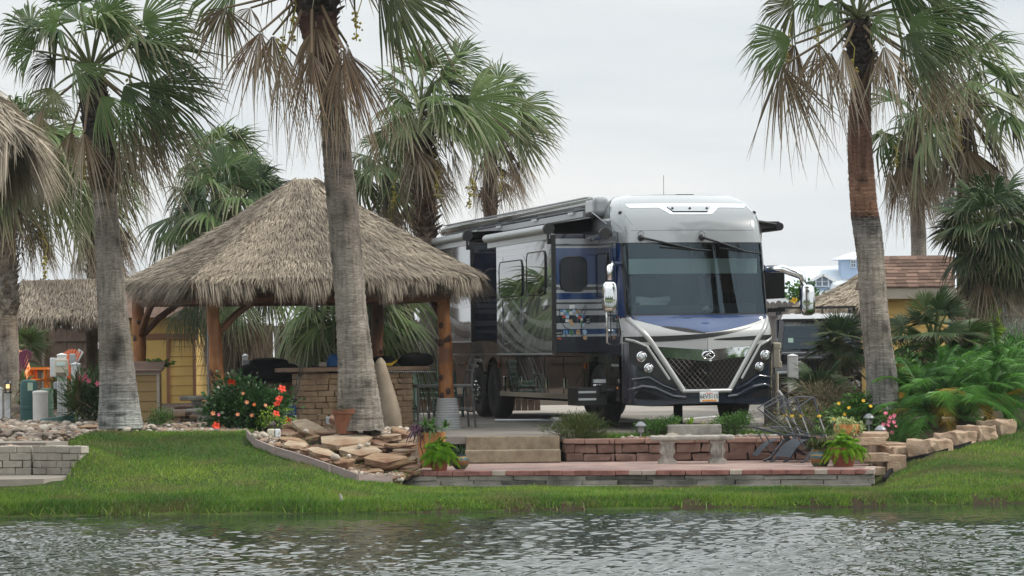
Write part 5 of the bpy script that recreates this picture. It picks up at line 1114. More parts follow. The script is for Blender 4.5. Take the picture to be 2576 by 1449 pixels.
BIG = [  # px, py, w, h, Y, material, tilt, roll, label
 (786, 1082, 120, 16, 46.5, 'flag2', .5, .42, 'long grey tan slab tilted down to the right at the top of the rock pile'),
 (858, 1066, 70, 16, 46.7, 'flag3', .5, .3, 'reddish slab leaning behind the terracotta pot'),
 (735, 1074, 55, 22, 46.6, 'flag', .3, 0, 'brown rock lump behind the upper left of the long tilted slab'),
 (720, 1094, 56, 20, 46.2, 'flag3', .3, .1, 'reddish rounded rock right of the white socket box'),
 (862, 1112, 150, 26, 45.9, 'flag2', .25, -.02, 'widest pale sandstone slab with white crust in the middle of the pile'),
 (736, 1110, 72, 14, 45.7, 'flag', .2, .2, 'brick brown slab below the white socket box'),
 (745, 1125, 74, 20, 45.4, 'flag2', .3, .12, 'pale cracked slab at the left of the pile below the brick brown one'),
 (690, 1126, 44, 24, 45.5, 'flag', .3, .1, 'dark tan rock close to the upper left edging'),
 (684, 1108, 42, 16, 45.9, 'flag', .2, -.2, 'brown rock at the left rim under the black rock'),
 (810, 1142, 86, 20, 45.2, 'flag2', .35, .22, 'pointed yellowish slab tilted right in the lower middle of the pile'),
 (905, 1138, 110, 24, 45.5, 'flag2', .3, 0, 'broad rough pale slab below the widest slab'),
 (860, 1164, 64, 20, 45.0, 'flag', .3, -.1, 'tan slab with pale vein low in the centre of the pile'),
 (970, 1160, 110, 26, 45.1, 'flag', .35, 0, 'broad reddish tan slab low on the right of the pile'),
 (985, 1100, 78, 18, 46.2, 'flag2', .2, -.1, 'yellowish slab right of the pebbles'),
 (1008, 1092, 64, 26, 46.3, 'flag', .35, .3, 'orange brown slab standing tilted beside the tall terracotta planter'),
 (930, 1098, 84, 10, 46.3, 'flag2', .1, 0, 'thin flat grey slab under the pebbles'),
 (900, 1195, 66, 24, 44.9, 'flag3', .4, .1, 'red brown slab with white streak at the front of the pile'),
 (942, 1192, 56, 22, 44.85, 'flag', .3, -.1, 'orange tan rock at the front right of the streaked slab'),
 (985, 1204, 84, 18, 44.8, 'flag', .3, -.22, 'lowest front slab by the end of the edging board'),
 (1010, 1122, 84, 12, 45.9, 'flag', .1, 0, 'long thin slab stacked left of the tall planter'),
 (1000, 1145, 60, 14, 45.6, 'flag3', .1, 0, 'red brown thin slab stacked below the long thin one'),
 (1018, 1135, 60, 10, 45.7, 'flag2', .1, 0, 'pale thin slab stacked between two darker ones by the planter'),
 (770, 1135, 40, 12, 45.2, 'flag', .1, 0, 'small tan slab under the pale cracked one'),
 (1020, 1165, 60, 10, 45.3, 'flag', .1, 0, 'small flat slab beside the foot of the tall planter'),
 (1035, 1178, 60, 12, 45.1, 'flag3', .1, 0, 'dark red slab near the asparagus fern pot'),
 (820, 1160, 36, 14, 44.95, 'flag3', .2, .2, 'small dark red wedge near the edging board'),
]
for k, (px, py, w_, h_, Y, mt, tx, ro, lab) in enumerate(BIG): flag_rock(px, py, w_, h_ * .75, Y, mt, 100 + k, tx, ro, label=lab)
r = random.Random(77)
for k in range(90):
    t = r.random(); px = 690 + 345 * t + r.uniform(-10, 10); lo_ = 1128 + 76 * min(1, max(0, (px - 690) / 220)); py = r.uniform(1088, lo_ + 4) if k < 62 else lo_ - r.uniform(-6, 16); 
    Y = 46.6 - (py - 1075) / 125 * 1.75 + .08
    flag_rock(px, py, r.uniform(30, 72), r.uniform(7, 13), Y, r.choice(['flag', 'flag', 'flag2', 'flag3']), 300 + k, r.uniform(0, .35), r.uniform(-.2, .25))
# pebbles at the palm foot, among rocks and bed edges (uncounted)
rr = rnd(5); pts = []
for k in range(420):
    px, py = rr.uniform(920, 1025), rr.uniform(1078, 1098); p = at(px, py, 46.75 - (py - 1078) * .02); pts.append(p)
for k in range(260):
    px = rr.uniform(640, 1010); py = rr.uniform(1098, 1110) + 100 * min(1, max(0, (px - 650) / 260)) - rr.uniform(0, 14); p = at(px, py, 45.6 - (py - 1110) / 100 * .95); pts.append(p)
for k in range(260): px = rr.uniform(390, 620); p = ghit(px, 1083 + rr.uniform(-4, 5)); pts.append((p.x, p.y + .1, p.z + .0))
for k in range(330): pts.append((rr.uniform(1.7, 4.7), rr.uniform(48.3, 48.75), .74 + rr.uniform(0, .03)))
tag(link('loose_pebbles', stones('loose_pebbles', pts, .05, '', 6, flat=.7), mats=[M['stone']]), 'loose pale pebbles scattered in the rock garden and along the beds', 'pebbles', kind='stuff')
def loose_stone(px, py, Y, s, label, seed, mat='stone', v=.9):
    o = link('loose_stone', stones('loose_stone', [(0, 0, 0)], s, '', seed, flat=.75), mats=[M[mat]]); o.data.attributes['var'].data.foreach_set('value', np.full(len(o.data.vertices), v, np.float32)) if mat == 'stone' else None
    o.location = at(px, py, Y); tag(o, label, 'stone')
for i, (px, py, Y, s, lab, v) in enumerate(((770, 1085, 46.0, .07, 'pale stone lying on slabs right of the white socket box', .8), (843, 1152, 45.0, .06, 'cream stone between lower slabs', .75), (878, 1147, 45.0, .08, 'small round white stone on the lower slab', 1), (905, 1122, 45.5, .09, 'white stone right of the widest slab', .95), (925, 1118, 45.6, .1, 'cream stone under the yellowish slab', .85), (1690, 1102, 48.35, .14, 'large pale boulder on the bed before the garden light', .75), (300, 1080, 47.2, .13, 'dark brown stone beside the white post', .05))):
    if i == 6: px, py, Y = 305 - 5, 1040, 52; continue
    loose_stone(px, py, Y, s, lab, 500 + i, v=v)
loose_stone(686, 1068, 46.6, .16, 'pitted black coral rock at the upper left of the rock pile', 520, v=.0)
def big_flag(px, py, w_, h_, Y, mt, seed, lab): flag_rock(px, py, w_, h_, Y, mt, seed, .15, 0, label=lab)['group'] = 'rocks in the river stone bed'
big_flag(235, 1082, 86, 20, 48.6, 'flag', 601, 'flat orange tan slab lying on the river stones before the buried green box')
big_flag(80, 1018, 30, 8, 55, 'flag', 602, 'small orange tan slab by the green pedestal')
# ---- pots
def pot(name, label, px, py, Y, prof, mat, rim=True, soil=True, cat='plant pot'):
    p = at(px, py, Y); root = thing(name, label, cat, p); mb = MB(); mb.lathe(prof + [(prof[-1][0] * .86, prof[-1][1]), (prof[-1][0] * .82, prof[-1][1] - .04), (.02, prof[-1][1] - .04)], n=32); mb.build('pot', mat, root, smooth=False, auto=35)
    return root, p, prof[-1][1]
def strip_plant(root, name, mat, c, L, W, n, seed, el=(10, 85), droop=.5, dry=.0, clumps=1, spread=.0, var=None, segs=4):
    r = rnd(seed); lb = LB()
    for k in range(clumps): rosette(lb, np.array(c) + np.array([r.normal(0, spread), r.normal(0, spread), r.uniform(0, spread * .6)]), L * r.uniform(.8, 1.2), W, n, r, el, droop, dry, segs, var)
    return lb.build(name, M[mat], root, tuple(root.location))
# terracotta pot by the big palm
root, p, h = pot('potted_plant', 'weathered terracotta pot of straggly plant at the foot of the leaning palm', 873, 1091, 46.15, [(.15, 0), (.2, .28), (.205, .3), (.225, .31), (.235, .38)], M['terracotta'], cat='potted plant')
strip_plant(root, 'plant', 'leaf_olive', p + Vector((0, 0, h + .0)), .2, .016, 40, 1, (5, 85), .6, .2, 8, .07)
strip_plant(root, 'dry_stalks', 'leaf_olive', p + Vector((-.05, 0, h - .02)), .8, .010, 5, 2, (55, 80), .15, 1.0)
# tall terracotta planter
root, p, h = pot('potted_plant', 'tall orange terracotta planter of spiky green leaves left of the steps', 1086, 1176, 45.5, [(.155, 0), (.19, .2), (.205, .36), (.215, .52), (.22, .53)], M['orange_pot'], cat='potted plant')
strip_plant(root, 'foliage', 'leaf_mid', p + Vector((.02, 0, h + .02)), .26, .03, 26, 3, (0, 85), .55, .05, 9, .1, .4)
strip_plant(root, 'purple_trailer', 'leaf_purple', p + Vector((-.18, -.05, h + .02)), .2, .022, 22, 4, (-20, 60), .9, .0, 5, .08)
mb = MB(); mb.tube([p + Vector((-.15, -.2, h)), p + Vector((-.16, -.235, h - .2)), p + Vector((-.1, -.23, h - .38))], .007, 5); mb.build('vine', M['leaf_purple'], root, local=False)
# red pot of asparagus fern
def fern(root, c, R, n, seed, mat='leaf_lime', L=.34):
    r = rnd(seed); lb = LB()
    for i in range(n):
        az, el = r.uniform(0, 6.28), rad(r.uniform(5, 88)); feather(lb, np.array(c) + r.normal(0, .03, 3), az, el, L * r.uniform(.7, 1.2), r, leaflet=.085, n=18, droop=r.uniform(.4, 1.0), wid=.02, var=r.uniform(.2, 1))
    lb.build('fern', M[mat], root, tuple(root.location))
M['leaf_fern'] = leafmat('fern_leaf', [(0, (.08, .2, .012)), (.5, (.17, .36, .02)), (1, (.33, .52, .04))], DRIES, rough=.5, trans=.35)
root, p, h = pot('potted_fern', 'dark red pot of bushy asparagus fern at the patio front corner', 1105, 1184, 45.15, [(.11, 0), (.15, .2), (.165, .22), (.165, .27)], M['red_pot'], cat='potted plant')
fern(root, p + Vector((0, 0, h)), .3, 150, 5, 'leaf_fern', .3)
def paintedmat(name):
    m, t, b = principled(name); b.inputs['Roughness'].default_value = .35
    tc = nd(t, 'ShaderNodeTexCoord'); sp = nd(t, 'ShaderNodeSeparateXYZ'); t.links.new(tc.outputs['Object'], sp.inputs[0])
    r = nd(t, 'ShaderNodeValToRGB'); r.color_ramp.interpolation = 'CONSTANT'; el = r.color_ramp.elements
    cs = [(0, (.16, .06, .03)), (.06, (.06, .11, .05)), (.10, (.2, .09, .03)), (.17, (.04, .10, .12)), (.2, (.3, .2, .06)), (.23, (.05, .12, .15)), (.27, (.28, .18, .04)), (.30, (.2, .06, .025))]
    while len(el) < len(cs): el.new(.5)
    for e, (p_, c) in zip(el, cs): e.position = p_; e.color = (*c, 1)
    nz = nd(t, 'ShaderNodeTexNoise'); nz.inputs['Scale'].default_value = 22; t.links.new(tc.outputs['Object'], nz.inputs['Vector'])
    ma = nd(t, 'ShaderNodeMath', operation='MULTIPLY_ADD'); t.links.new(nz.outputs['Fac'], ma.inputs[0]); ma.inputs[1].default_value = .06; t.links.new(sp.outputs[2], ma.inputs[2]); t.links.new(ma.outputs[0], r.inputs[0])
    t.links.new(r.outputs[0], b.inputs['Base Color']); return m
M['painted'] = paintedmat('painted_glaze')
root, p, h = pot('painted_pot', 'small colourful painted pot of thin spikes right of the asparagus fern', 1158, 1181, 45.3, [(.07, 0), (.12, .06), (.135, .12), (.12, .17), (.085, .2), (.1, .225)], M['painted'], cat='potted plant')
strip_plant(root, 'plant', 'leaf_dark', p + Vector((0, 0, h)), .2, .016, 26, 8, (20, 88), .3)
root, p, h = pot('painted_pot', 'large blue banded painted pot of spiky succulent left of the lime fern pot', 2063, 1176, 45.2, [(.09, 0), (.135, .07), (.155, .15), (.14, .22), (.125, .24), (.14, .265)], M['painted'], cat='potted plant')
strip_plant(root, 'plant', 'leaf_olive', p + Vector((0, 0, h)), .2, .02, 30, 9, (0, 88), .3, .15, 9, .09)
strip_plant(root, 'upright_shoot', 'leaf_mid', p + Vector((.02, 0, h + .22)), .14, .018, 24, 10, (10, 88), .3, .05, 4, .05)
root, p, h = pot('potted_fern', 'red brown pot of lime asparagus fern at the stepped patio end', 2122, 1174, 45.0, [(.14, 0), (.2, .2), (.22, .23), (.225, .29)], M['red_pot'], cat='potted plant')
fern(root, p + Vector((0, 0, h)), .34, 170, 11, 'leaf_fern', .33)
root, p, h = pot('potted_plant', 'orange terracotta pot with tumbling pale sedum behind the lime fern', 2132, 1150, 46.0, [(.13, 0), (.17, .24), (.19, .42), (.2, .5)], M['orange_pot'], cat='potted plant')
rr = rnd(12); lb = LB()
for k in range(60):
    a = rr.uniform(0, 6.28); q = np.array(p) + np.array([.2 * math.cos(a), .2 * math.sin(a), h - .02]) + np.array([rr.normal(0, .05), rr.normal(0, .05), rr.uniform(-.28, .1)]) ; rosette(lb, q, .06, .03, 22, rr, (-40, 88), .3, 0)
lb.build('sedum', M['leaf_pale'], root, p)
# ---- shrubs
def P_(px, py, Y): return np.array(at(px, py, Y))
fl = [(P_(px, py, 47.75 - .3 * q), k, s) for px, py, k, s, q in ((583, 961, 'red', .07, 0), (709, 979, 'red', .07, 0), (703, 1004, 'red', .065, 1), (698, 1016, 'red', .065, 1), (694, 1042, 'red', .065, 1), (724, 1059, 'red', .065, .5), (543, 1072, 'red', .07, 1), (621, 1012, 'bud', .035, 1), (536, 1040, 'bud', .04, 1), (598, 1043, 'bud', .035, 1), (634, 1045, 'bud', .035, 1), (640, 1018, 'orange', .03, 1), (717, 1074, 'orange', .03, 1), (612, 990, 'bud', .03, 1), (668, 1020, 'bud', .03, 1), (550, 1043, 'pink', .03, 1))]
bush('hibiscus_bush', 'glossy hibiscus bush with red orange flowers before the front hut post', 'shrub', P_(622, 1022, 48.1), (.66, .5, .42), 'leaf_dark', 6500, .068, 21, clumps=60, flowers=fl, asp=.62, spread=.2, sub=.5)
bush('green_shrub', 'small fine leaved green shrub left of the stone seat wall', 'shrub', P_(404, 1056, 49.2), (.17, .15, .16), 'leaf_mid', 1300, .03, 22, clumps=16)
bush('young_shrub', 'leggy yellowish green seedling shrub between hibiscus and rock pile', 'shrub', P_(690, 1052, 47.3), (.3, .16, .22), 'leaf_lime', 240, .045, 23, clumps=22, spread=.12)
bush('oleander_bush', 'oleander bush with pink flowers left of the whitewashed trunk', 'shrub', P_(226, 1005, 52), (.34, .3, .42), 'leaf_dark', 2400, .13, 24, clumps=30, asp=.14, up=.9, flowers=[(P_(px, py, 51.6), 'pink', .05) for px, py in ((192, 956), (198, 950), (207, 955), (214, 948), (222, 958), (200, 962), (245, 965))], sub=.5)
for i, (px, py, Y, L, n, lab) in enumerate(((62, 1038, 54.5, .55, 40, 'spiky yucca between lamp post and green pedestal'), (140, 1030, 54.8, .5, 44, 'spiky yucca behind the white bollard'), (196, 1042, 51.5, .55, 46, 'spiky yucca leaning before the oleander bush'))):
    p = at(px, py, Y); root = thing('yucca_plant', lab, 'plant', p, 0, 'yuccas in the river stone bed'); r = rnd(700 + i); lb = LB()
    for z in (.05, .25, .45): rosette(lb, np.array(p) + np.array([r.normal(0, .03), 0, z]), L * (1 - .3 * z), .035, n, r, (-10, 85), .25, .15, 4, .45)
    lb.build('leaves', M['leaf_olive'], root, p); mb = MB(); mb.tube([p, p + Vector((0, 0, .45))], .05, 7); mb.build('stem', M['stem'], root, local=False)
bush('juniper_bush', 'feathery olive green bush at the left end of the block wall', 'shrub', P_(1450, 1076, 48.55), (.48, .35, .25), 'leaf_olive', 6500, .06, 26, clumps=60, asp=.13, spread=.16, up=1.0, sub=.3, dry=.05)
bush('green_shrub', 'rounded bright green shrub right of the small garden light', 'shrub', P_(1662, 1072, 49.0), (.34, .24, .15), 'leaf_mid', 2400, .045, 27, clumps=34, asp=.3, spread=.2)
bush('green_shrub', 'bright green shrub behind the right end of the concrete bench', 'shrub', P_(1845, 1068, 48.9), (.32, .24, .19), 'leaf_mid', 2600, .045, 28, clumps=34, asp=.3, spread=.2)
bush('dry_shrub', 'wide brownish green dry shrub behind the folded chairs', 'shrub', P_(2035, 1058, 48.9), (.62, .4, .26), 'leaf_olive', 5200, .05, 29, clumps=60, asp=.22, dry=.45, spread=.2, sub=.35)
bush('yellow_hibiscus', 'leafy shrub with small yellow flowers left of the reddish trunk foot', 'shrub', P_(2150, 1040, 48.0), (.36, .28, .24), 'leaf_mid', 1500, .075, 30, clumps=30, asp=.6, flowers=[(P_(px, py, 47.5), 'yellow', .03) for px, py in ((2110, 1015), (2136, 1026), (2172, 1008), (2098, 1055), (2190, 1022), (2160, 1070), (2125, 1042))], sub=.35)
bush('bougainvillea', 'small pink flowering bush at the foot of the feathery palms', 'shrub', P_(2240, 1070, 47.3), (.16, .14, .2), 'leaf_mid', 400, .05, 31, clumps=14, flowers=[(P_(2240 + a, 1064 + b, 47.1), 'pink', .035) for a, b in ((-12, -24), (0, -14), (8, -2), (-6, 6), (14, 10), (-14, 20), (4, 24), (-4, -4), (10, -18), (-18, 4))])
bush('peach_hibiscus', 'leafy bush with peach flowers crossing the reddish trunk', 'shrub', P_(2262, 950, 48.3), (.28, .2, .34), 'leaf_mid', 900, .075, 32, clumps=24, asp=.6, flowers=[(P_(px, py, 47.9), k, .06) for px, py, k in ((2243, 938, 'red'), (2248, 956, 'peach'), (2228, 997, 'peach'), (2236, 1002, 'orange'), (2268, 994, 'orange'))], sub=.6)
bush('sea_grape', 'upright shrub with large round lime yellow leaves before the right fence', 'shrub', P_(2480, 822, 53), (.3, .25, .36), 'leaf_lime', 90, .22, 33, clumps=20, asp=.95, spread=.2, sub=.9)
bush('silver_shrub', 'silvery grey shrub before the fence at the right edge', 'shrub', P_(2556, 845, 55), (.3, .3, .28), 'leaf_grey', 1800, .05, 34, clumps=30, asp=.3, sub=.7)
bush('climbing_shoot', 'single leafy green shoot arching over the olive cabinet', 'shrub', P_(398, 915, 51.5), (.2, .05, .045), 'leaf_mid', 120, .07, 35, clumps=12, stems=True, sub=.15)
bush('sunflower_plants', 'tall leafy plants with a yellow flower before the pale blue house', 'shrub', P_(2028, 752, 70), (.36, .3, .34), 'leaf_mid', 800, .09, 36, clumps=30, asp=.7, flowers=[(P_(1998, 757, 69.5), 'yellow', .09)], sub=1.6)
bush('dark_undergrowth', 'low dark green plants at the far right behind the feathery palms', 'shrub', P_(2540, 900, 53), (.7, .4, .4), 'leaf_feather', 2600, .12, 37, clumps=40, asp=.2, sub=.5)
bush('grass_clump', 'bright green leafy weeds beside the feathery palms', 'shrub', P_(2270, 915, 49.8), (.3, .2, .3), 'leaf_mid', 1300, .06, 38, clumps=26, asp=.4, sub=.5)
bush('dead_brush', 'tangle of dry brown twigs under the dwarf fan palms', 'shrub', P_(2080, 1000, 50.3), (.55, .3, .22), 'leaf_olive', 1500, .12, 39, clumps=40, asp=.06, dry=1.0, sub=.3)
# long grass strip behind the block wall
def grass_strip(name, label, box, n, h, seed):
    r = rnd(seed); P = np.stack([r.uniform(box[0], box[1], n), r.uniform(box[2], box[3], n), np.full(n, .735)], 1); D = r.normal(0, .35, (n, 3)); D[:, 2] = 1
    lb = LB(); strips(lb, P, D, h * r.uniform(.5, 1.3, n), np.full(n, .012), r, droop=.25, segs=2, var=np.clip(r.normal(.45, .25, n), 0, 1), dry=(r.random(n) < .05) * .8)
    tag(lb.build(name, M['grass']), label, 'grass', kind='stuff')
grass_strip('tall_grass', 'long green grass on the planting bed in front of the motorhome', (1.15, 5.9, 48.75, 50.2), 9000, .13, 44)
grass_strip('weed_grass', 'weeds growing between bed and hut floor', (-5.3, -3.0, 47.9, 48.6), 900, .12, 45)
# sprouting weeds at the waterline
r = rnd(46); n = 700; x = r.uniform(-7.4, 7.6, n); P = np.stack([x, np.array([edge_y(a) for a in x]) + r.uniform(-.05, .22, n), r.uniform(-.02, .04, n)], 1); D = r.normal(0, .4, (n, 3)); D[:, 2] = 1
lb = LB(); strips(lb, P, D, r.uniform(.06, .2, n), np.full(n, .012), r, droop=.3, segs=2, var=r.uniform(.3, 1, n), dry=(r.random(n) < .12) * .9); tag(lb.build('shore_weeds', M['grass']), 'grassy weeds sprouting along the waterline', 'weeds', kind='stuff')

# trees and shrubs on the photographer's side of the pond (they show only as reflections)
r = rnd(99); n = 26000; ax = r.uniform(-60, 60, n); top = 3.2 + 1.6 * np.sin(ax * .35) + 1.1 * np.sin(ax * .9 + 1) + .6 * np.sin(ax * 2.3); hz = r.random(n) ** .8 * np.maximum(top, .8)
P = np.stack([ax, -26 + r.normal(0, 1.2, n), .5 + hz], 1); D_ = r.normal(0, 1, (n, 3)); lb = LB(); strips(lb, P, D_, r.uniform(.4, .9, n), r.uniform(.2, .4, n), r, segs=2, var=np.clip(r.normal(.4, .25, n), 0, 1), taper=2)
tag(lb.build('treeline', M['leaf_dark']), 'far-off hedge of shrubs behind the photographer, seen mirrored in the chrome', 'trees', kind='stuff')

r = rnd(98); n = 420; t = r.random(n); px_ = 640 + 390 * t; P = np.array([at(a, 1100 + 96 * min(1, max(0, (a - 680) / 230)) - b, 45.75 - .85 * min(1, max(0, (a - 680) / 230)) + b * .012) for a, b in zip(px_, r.random(n) ** 2 * 55)]); D_ = r.normal(0, .5, (n, 3)); D_[:, 2] = 1
lb = LB(); strips(lb, P, D_, r.uniform(.03, .1, n), np.full(n, .01), r, droop=.4, segs=2, var=r.random(n), dry=(r.random(n) < .3) * .9); tag(lb.build('rock_weeds', M['grass']), 'small weeds sprouting between the stacked rocks', 'weeds', kind='stuff')
# ================================================================== MOTORHOME  (local frame: x across, y backwards, z up from the ground)
RV = thing('motorhome', 'large blue and silver motorhome with two slide-outs open, parked behind the bed', 'motorhome', (3.1, 50.0, .88), rad(13.66))
def paint(name, c, rough=.12, metal=.0, coat=1.0, c2=None): return pm(name, c, c2, rough=rough, metal=metal, coat=coat, scale=2)
M['navy'] = paint('navy_paint', (.012, .016, .030)); M['blue'] = paint('blue_paint', (.016, .048, .15)); M['silver'] = paint('silver_paint', (.42, .43, .43), rough=.3, coat=.35)
M['pearl'] = paint('pearl_white', (.25, .268, .28), rough=.2); M['dgrey'] = paint('dark_grey_paint', (.06, .068, .078), metal=.2); M['lgrey'] = paint('light_grey_paint', (.38, .40, .42), rough=.2, metal=.2)
M['bronze'] = pm('bronze_paint', (.06, .053, .056), rough=.05, coat=1.0, metal=.5); M['slide'] = pm('slide_paint', (.16, .18, .21), rough=.05, coat=1.0, metal=.55); M['slide_dark'] = pm('slide_paint_dark', (.022, .028, .042), rough=.04, coat=1.0, metal=.4)
M['swoop'] = pm('swoop_paint', (.3, .31, .32), rough=.15, coat=1.0, metal=.1)
M['rv_glass'] = glassmat('windscreen_glass', (.55, .61, .61), .74, 1.75)
M['dark_glass'] = pm('dark_glass', (.008, .011, .014), rough=.03, coat=1.0)
M['awn_silver'] = pm('awning_silver', (.2, .21, .22), rough=.15, metal=.4, coat=.8); M['awning'] = pm('awning_fabric', (.018, .02, .026), rough=.7); M['alu'] = pm('aluminium', (.5, .52, .54), rough=.3, metal=.35)
M['amber'] = pm('amber_lamp', (.6, .18, .02), rough=.25); M['lens'] = pm('lamp_lens', (.5, .53, .54), rough=.08, metal=.5, coat=1)
HW = 1.3
def wh(h):
    if h < 3.4: return HW
    t = min(1, (h - 3.4) / .5); return HW - .36 * (1 - math.sqrt(max(0, 1 - t * t)))
def yf(x, h):
    w_ = wh(h); a = min(1.0, abs(x) / w_)
    corner = .30 * max(0, (a - .84) / .16) ** 2.2
    low = -.42 + .30 * a ** 1.0 + corner + .02 * max(0, .9 - h)
    ws = -.10 + .15 * a * a + corner + .27 * (h - 1.85) / 1.22
    k = ss(1.52, 1.86, h); y = low * (1 - k) + ws * k
    if h > 3.07: t = (h - 3.07) / .83; y = ws + .06 * t + (.62) * t ** 3.5
    return y
def front_strip(mb, xs, lo, hi, off=.006, n=24, m=4, mi=0):
    """surface patch on the front between two curves given at xs"""
    X = np.linspace(xs[0], xs[-1], n); L = np.interp(X, xs, lo); H = np.interp(X, xs, hi); P = []
    for j in range(m + 1): P.append([(x, yf(x, l + (h - l) * j / m) - off, l + (h - l) * j / m) for x, l, h in zip(X, L, H)])
    mb.grid(P, mi)
def front_band(mb, pts, w_, off=.012, n=14, mi=0, thick=.02):
    """raised band of constant width along a polyline in (x,h)"""
    Q = []
    for (x0, h0), (x1, h1) in zip(pts, pts[1:]):
        for k in range(n): t = k / n; Q.append((x0 + (x1 - x0) * t, h0 + (h1 - h0) * t))
    Q.append(pts[-1]); P = [[], [], [], []]
    for i, (x, h) in enumerate(Q):
        a = Q[max(0, i - 2)]; b = Q[min(len(Q) - 1, i + 2)]; dx, dh = b[0] - a[0], b[1] - a[1]; l = math.hypot(dx, dh) or 1; nx, nh = -dh / l, dx / l
        for r_, (s, o) in enumerate(((-.5, -.01), (-.42, off + thick), (.42, off + thick), (.5, -.01))):
            xx, hh = x + nx * w_ * s, h + nh * w_ * s; P[r_].append((xx, yf(max(-1.3, min(1.3, xx)), hh) - o, hh))
    mb.grid(P, mi)
# body shell: sides, roof and back above the belt, lower skirt with wheel arches
SIDE0 = lambda h: yf(-wh(h), h)
hs = [1.20, 1.5, 1.8, 2.2, 2.7, 3.1, 3.32, 3.45, 3.56, 3.66, 3.74, 3.80, 3.85, 3.88, 3.90]
mb = MB(); ys = np.concatenate([[0], np.linspace(.02, 1, 12)])
for sx in (-1, 1):
    mb.grid([[(sx * wh(h), SIDE0(h) + (13.6 - SIDE0(h)) * t, h) for t in ys] for h in hs])
mb.grid([[(x * wh(3.9), SIDE0(3.9) + (13.6 - SIDE0(3.9)) * t, 3.9 + .03 * (1 - x * x)) for t in ys] for x in np.linspace(-1, 1, 7)])
mb.grid([[(x * wh(h), 13.6, h) for x in np.linspace(-1, 1, 7)] for h in [.5, .9] + hs])
mb.build('body', [M['navy']], RV, smooth=False, auto=30)
WHEELS = (1.77, 9.45, 10.78); RW = .53
def arch(y):
    b = .44
    for c in WHEELS:
        d = abs(y - c)
        if d < .63: b = max(b, .56 + math.sqrt(.63 ** 2 - d * d) * 1.0)
    return min(b, 1.2)
ysk = sorted(set(list(np.linspace(.35, 13.6, 160)) + [c + s * .6299 for c in WHEELS for s in (-1, 1)] + [c + s * .631 for c in WHEELS for s in (-1, 1)]))
for sx, nm in ((-1, 'skirt'), (1, 'skirt')):
    mb = MB(); mb.grid([[(sx * (HW - .004), y, arch(y) + (1.21 - arch(y)) * t) for y in ysk] for t in (0, .5, 1)]); mb.grid([[(sx * (HW - .004 - d), y, arch(y)) for y in ysk] for d in (0, .05)])
    mb.build(nm, M['bronze'], RV)
mb = MB(); mb.box((0, 7.0, .82), (2.0, 12.6, .5)); mb.box((0, 1.2, .45), (1.5, 1.6, .2)); mb.box((0, 5.6, .5), (1.9, 5.6, .25)); mb.tube([(-.9, 1.77, .5), (.9, 1.77, .5)], .09, 8); mb.tube([(-.9, 9.45, .5), (.9, 9.45, .5)], .12, 8); mb.box((-.2, .6, .2), (.1, .1, .4)); mb.box((.55, 3.2, .22), (.1, .1, .4))
[mb.grid([[(s * 1.0, y, h) for y in (c - .75, c + .75)] for h in (.5, 1.25)]) for c in WHEELS for s in (-1, 1)]
mb.build('chassis', M['matte_black'], RV)
# front shells
mb = MB(); cap = [3.07, 3.16, 3.26, 3.36, 3.46, 3.55, 3.63, 3.70, 3.76, 3.81, 3.85, 3.88, 3.90]
mb.grid([[(wh(h) * x, yf(wh(h) * x, h) - .004, h) for x in np.sin(np.linspace(-PI / 2, PI / 2, 41))] for h in cap])
for sx in (-1, 1): mb.grid([[(sx * (wh(h) + .004), SIDE0(h) + (1.85 - SIDE0(h)) * t - .004, h + .002) for t in np.linspace(0, 1, 8)] for h in [3.28] + cap[3:]])
mb.grid([[(x * wh(3.9), SIDE0(3.9) - .004 + yf(x * wh(3.9), 3.9) * 0 + (yf(x * wh(3.9), 3.9) - SIDE0(3.9)) * (1 - t) + 1.6 * t, 3.902 + .035 * (1 - x * x) * min(1, t * 3)) for x in np.linspace(-1, 1, 15)] for t in np.linspace(0, 1, 8)])
fc = mb.build('front_cap', M['pearl'], RV, smooth=False, auto=40)
mb = MB(); mb.grid([[(wh(h) * x, yf(wh(h) * x, h), h) for x in np.sin(np.linspace(-PI / 2, PI / 2, 41))] for h in np.linspace(.46, 1.86, 22)])
mb.grid([[(wh(.46) * x, yf(wh(.46) * x, .46) + d, .46 - .04 * (d > 0)) for x in np.sin(np.linspace(-PI / 2, PI / 2, 41))] for d in (0, .5)])
mask = mb.build('front_mask', M['navy'], RV, smooth=True)
A = lambda *v: list(v)
mb = MB(); xs = np.linspace(-1.27, 1.27, 31); lo = 1.57 + .27 * (np.abs(xs) / 1.27) ** 1.6
front_strip(mb, xs, lo, np.full(31, 1.865), .004, 41, 6); mb.build('blue_hood', M['blue'], mask, smooth=True)
mb = MB(); xs = np.linspace(-1.298, 1.298, 61); hi = 1.566 + .27 * (np.abs(xs) / 1.27) ** 1.6; lo = np.interp(np.abs(xs), [0, .4, .78, .93, 1.16, 1.298], [1.28, 1.31, 1.34, 1.36, 1.45, 1.40]); front_strip(mb, xs, lo, hi, .003, 80, 8)
mb.build('silver_panel', M['silver'], mask, smooth=True)
mb = MB(); xs = np.linspace(-1.29, .85, 30); t = (xs + 1.29) / 2.14; mid = 1.465 + .0 * t + .19 * t ** 2.6; th = .088 * (1 - t ** 3) + .005; front_strip(mb, xs, mid - th / 2, mid + th / 2, .008, 60, 2)
xs = np.linspace(.12, 1.29, 20); t = (xs - .12) / 1.17; mid = 1.45 + .03 * t; th = .085 * t ** .6 + .005; front_strip(mb, xs, mid - th / 2, mid + th / 2, .008, 50, 2)
xs = np.linspace(-.72, -.02, 16); t = (xs + .72) / .70; mid = 1.675 - .115 * t; th = .06 * np.sin(PI * t) ** .8 + .003; front_strip(mb, xs, mid - th / 2, mid + th / 2, .008, 30, 2)
mb.build('black_swooshes', M['black'], mask, smooth=True)
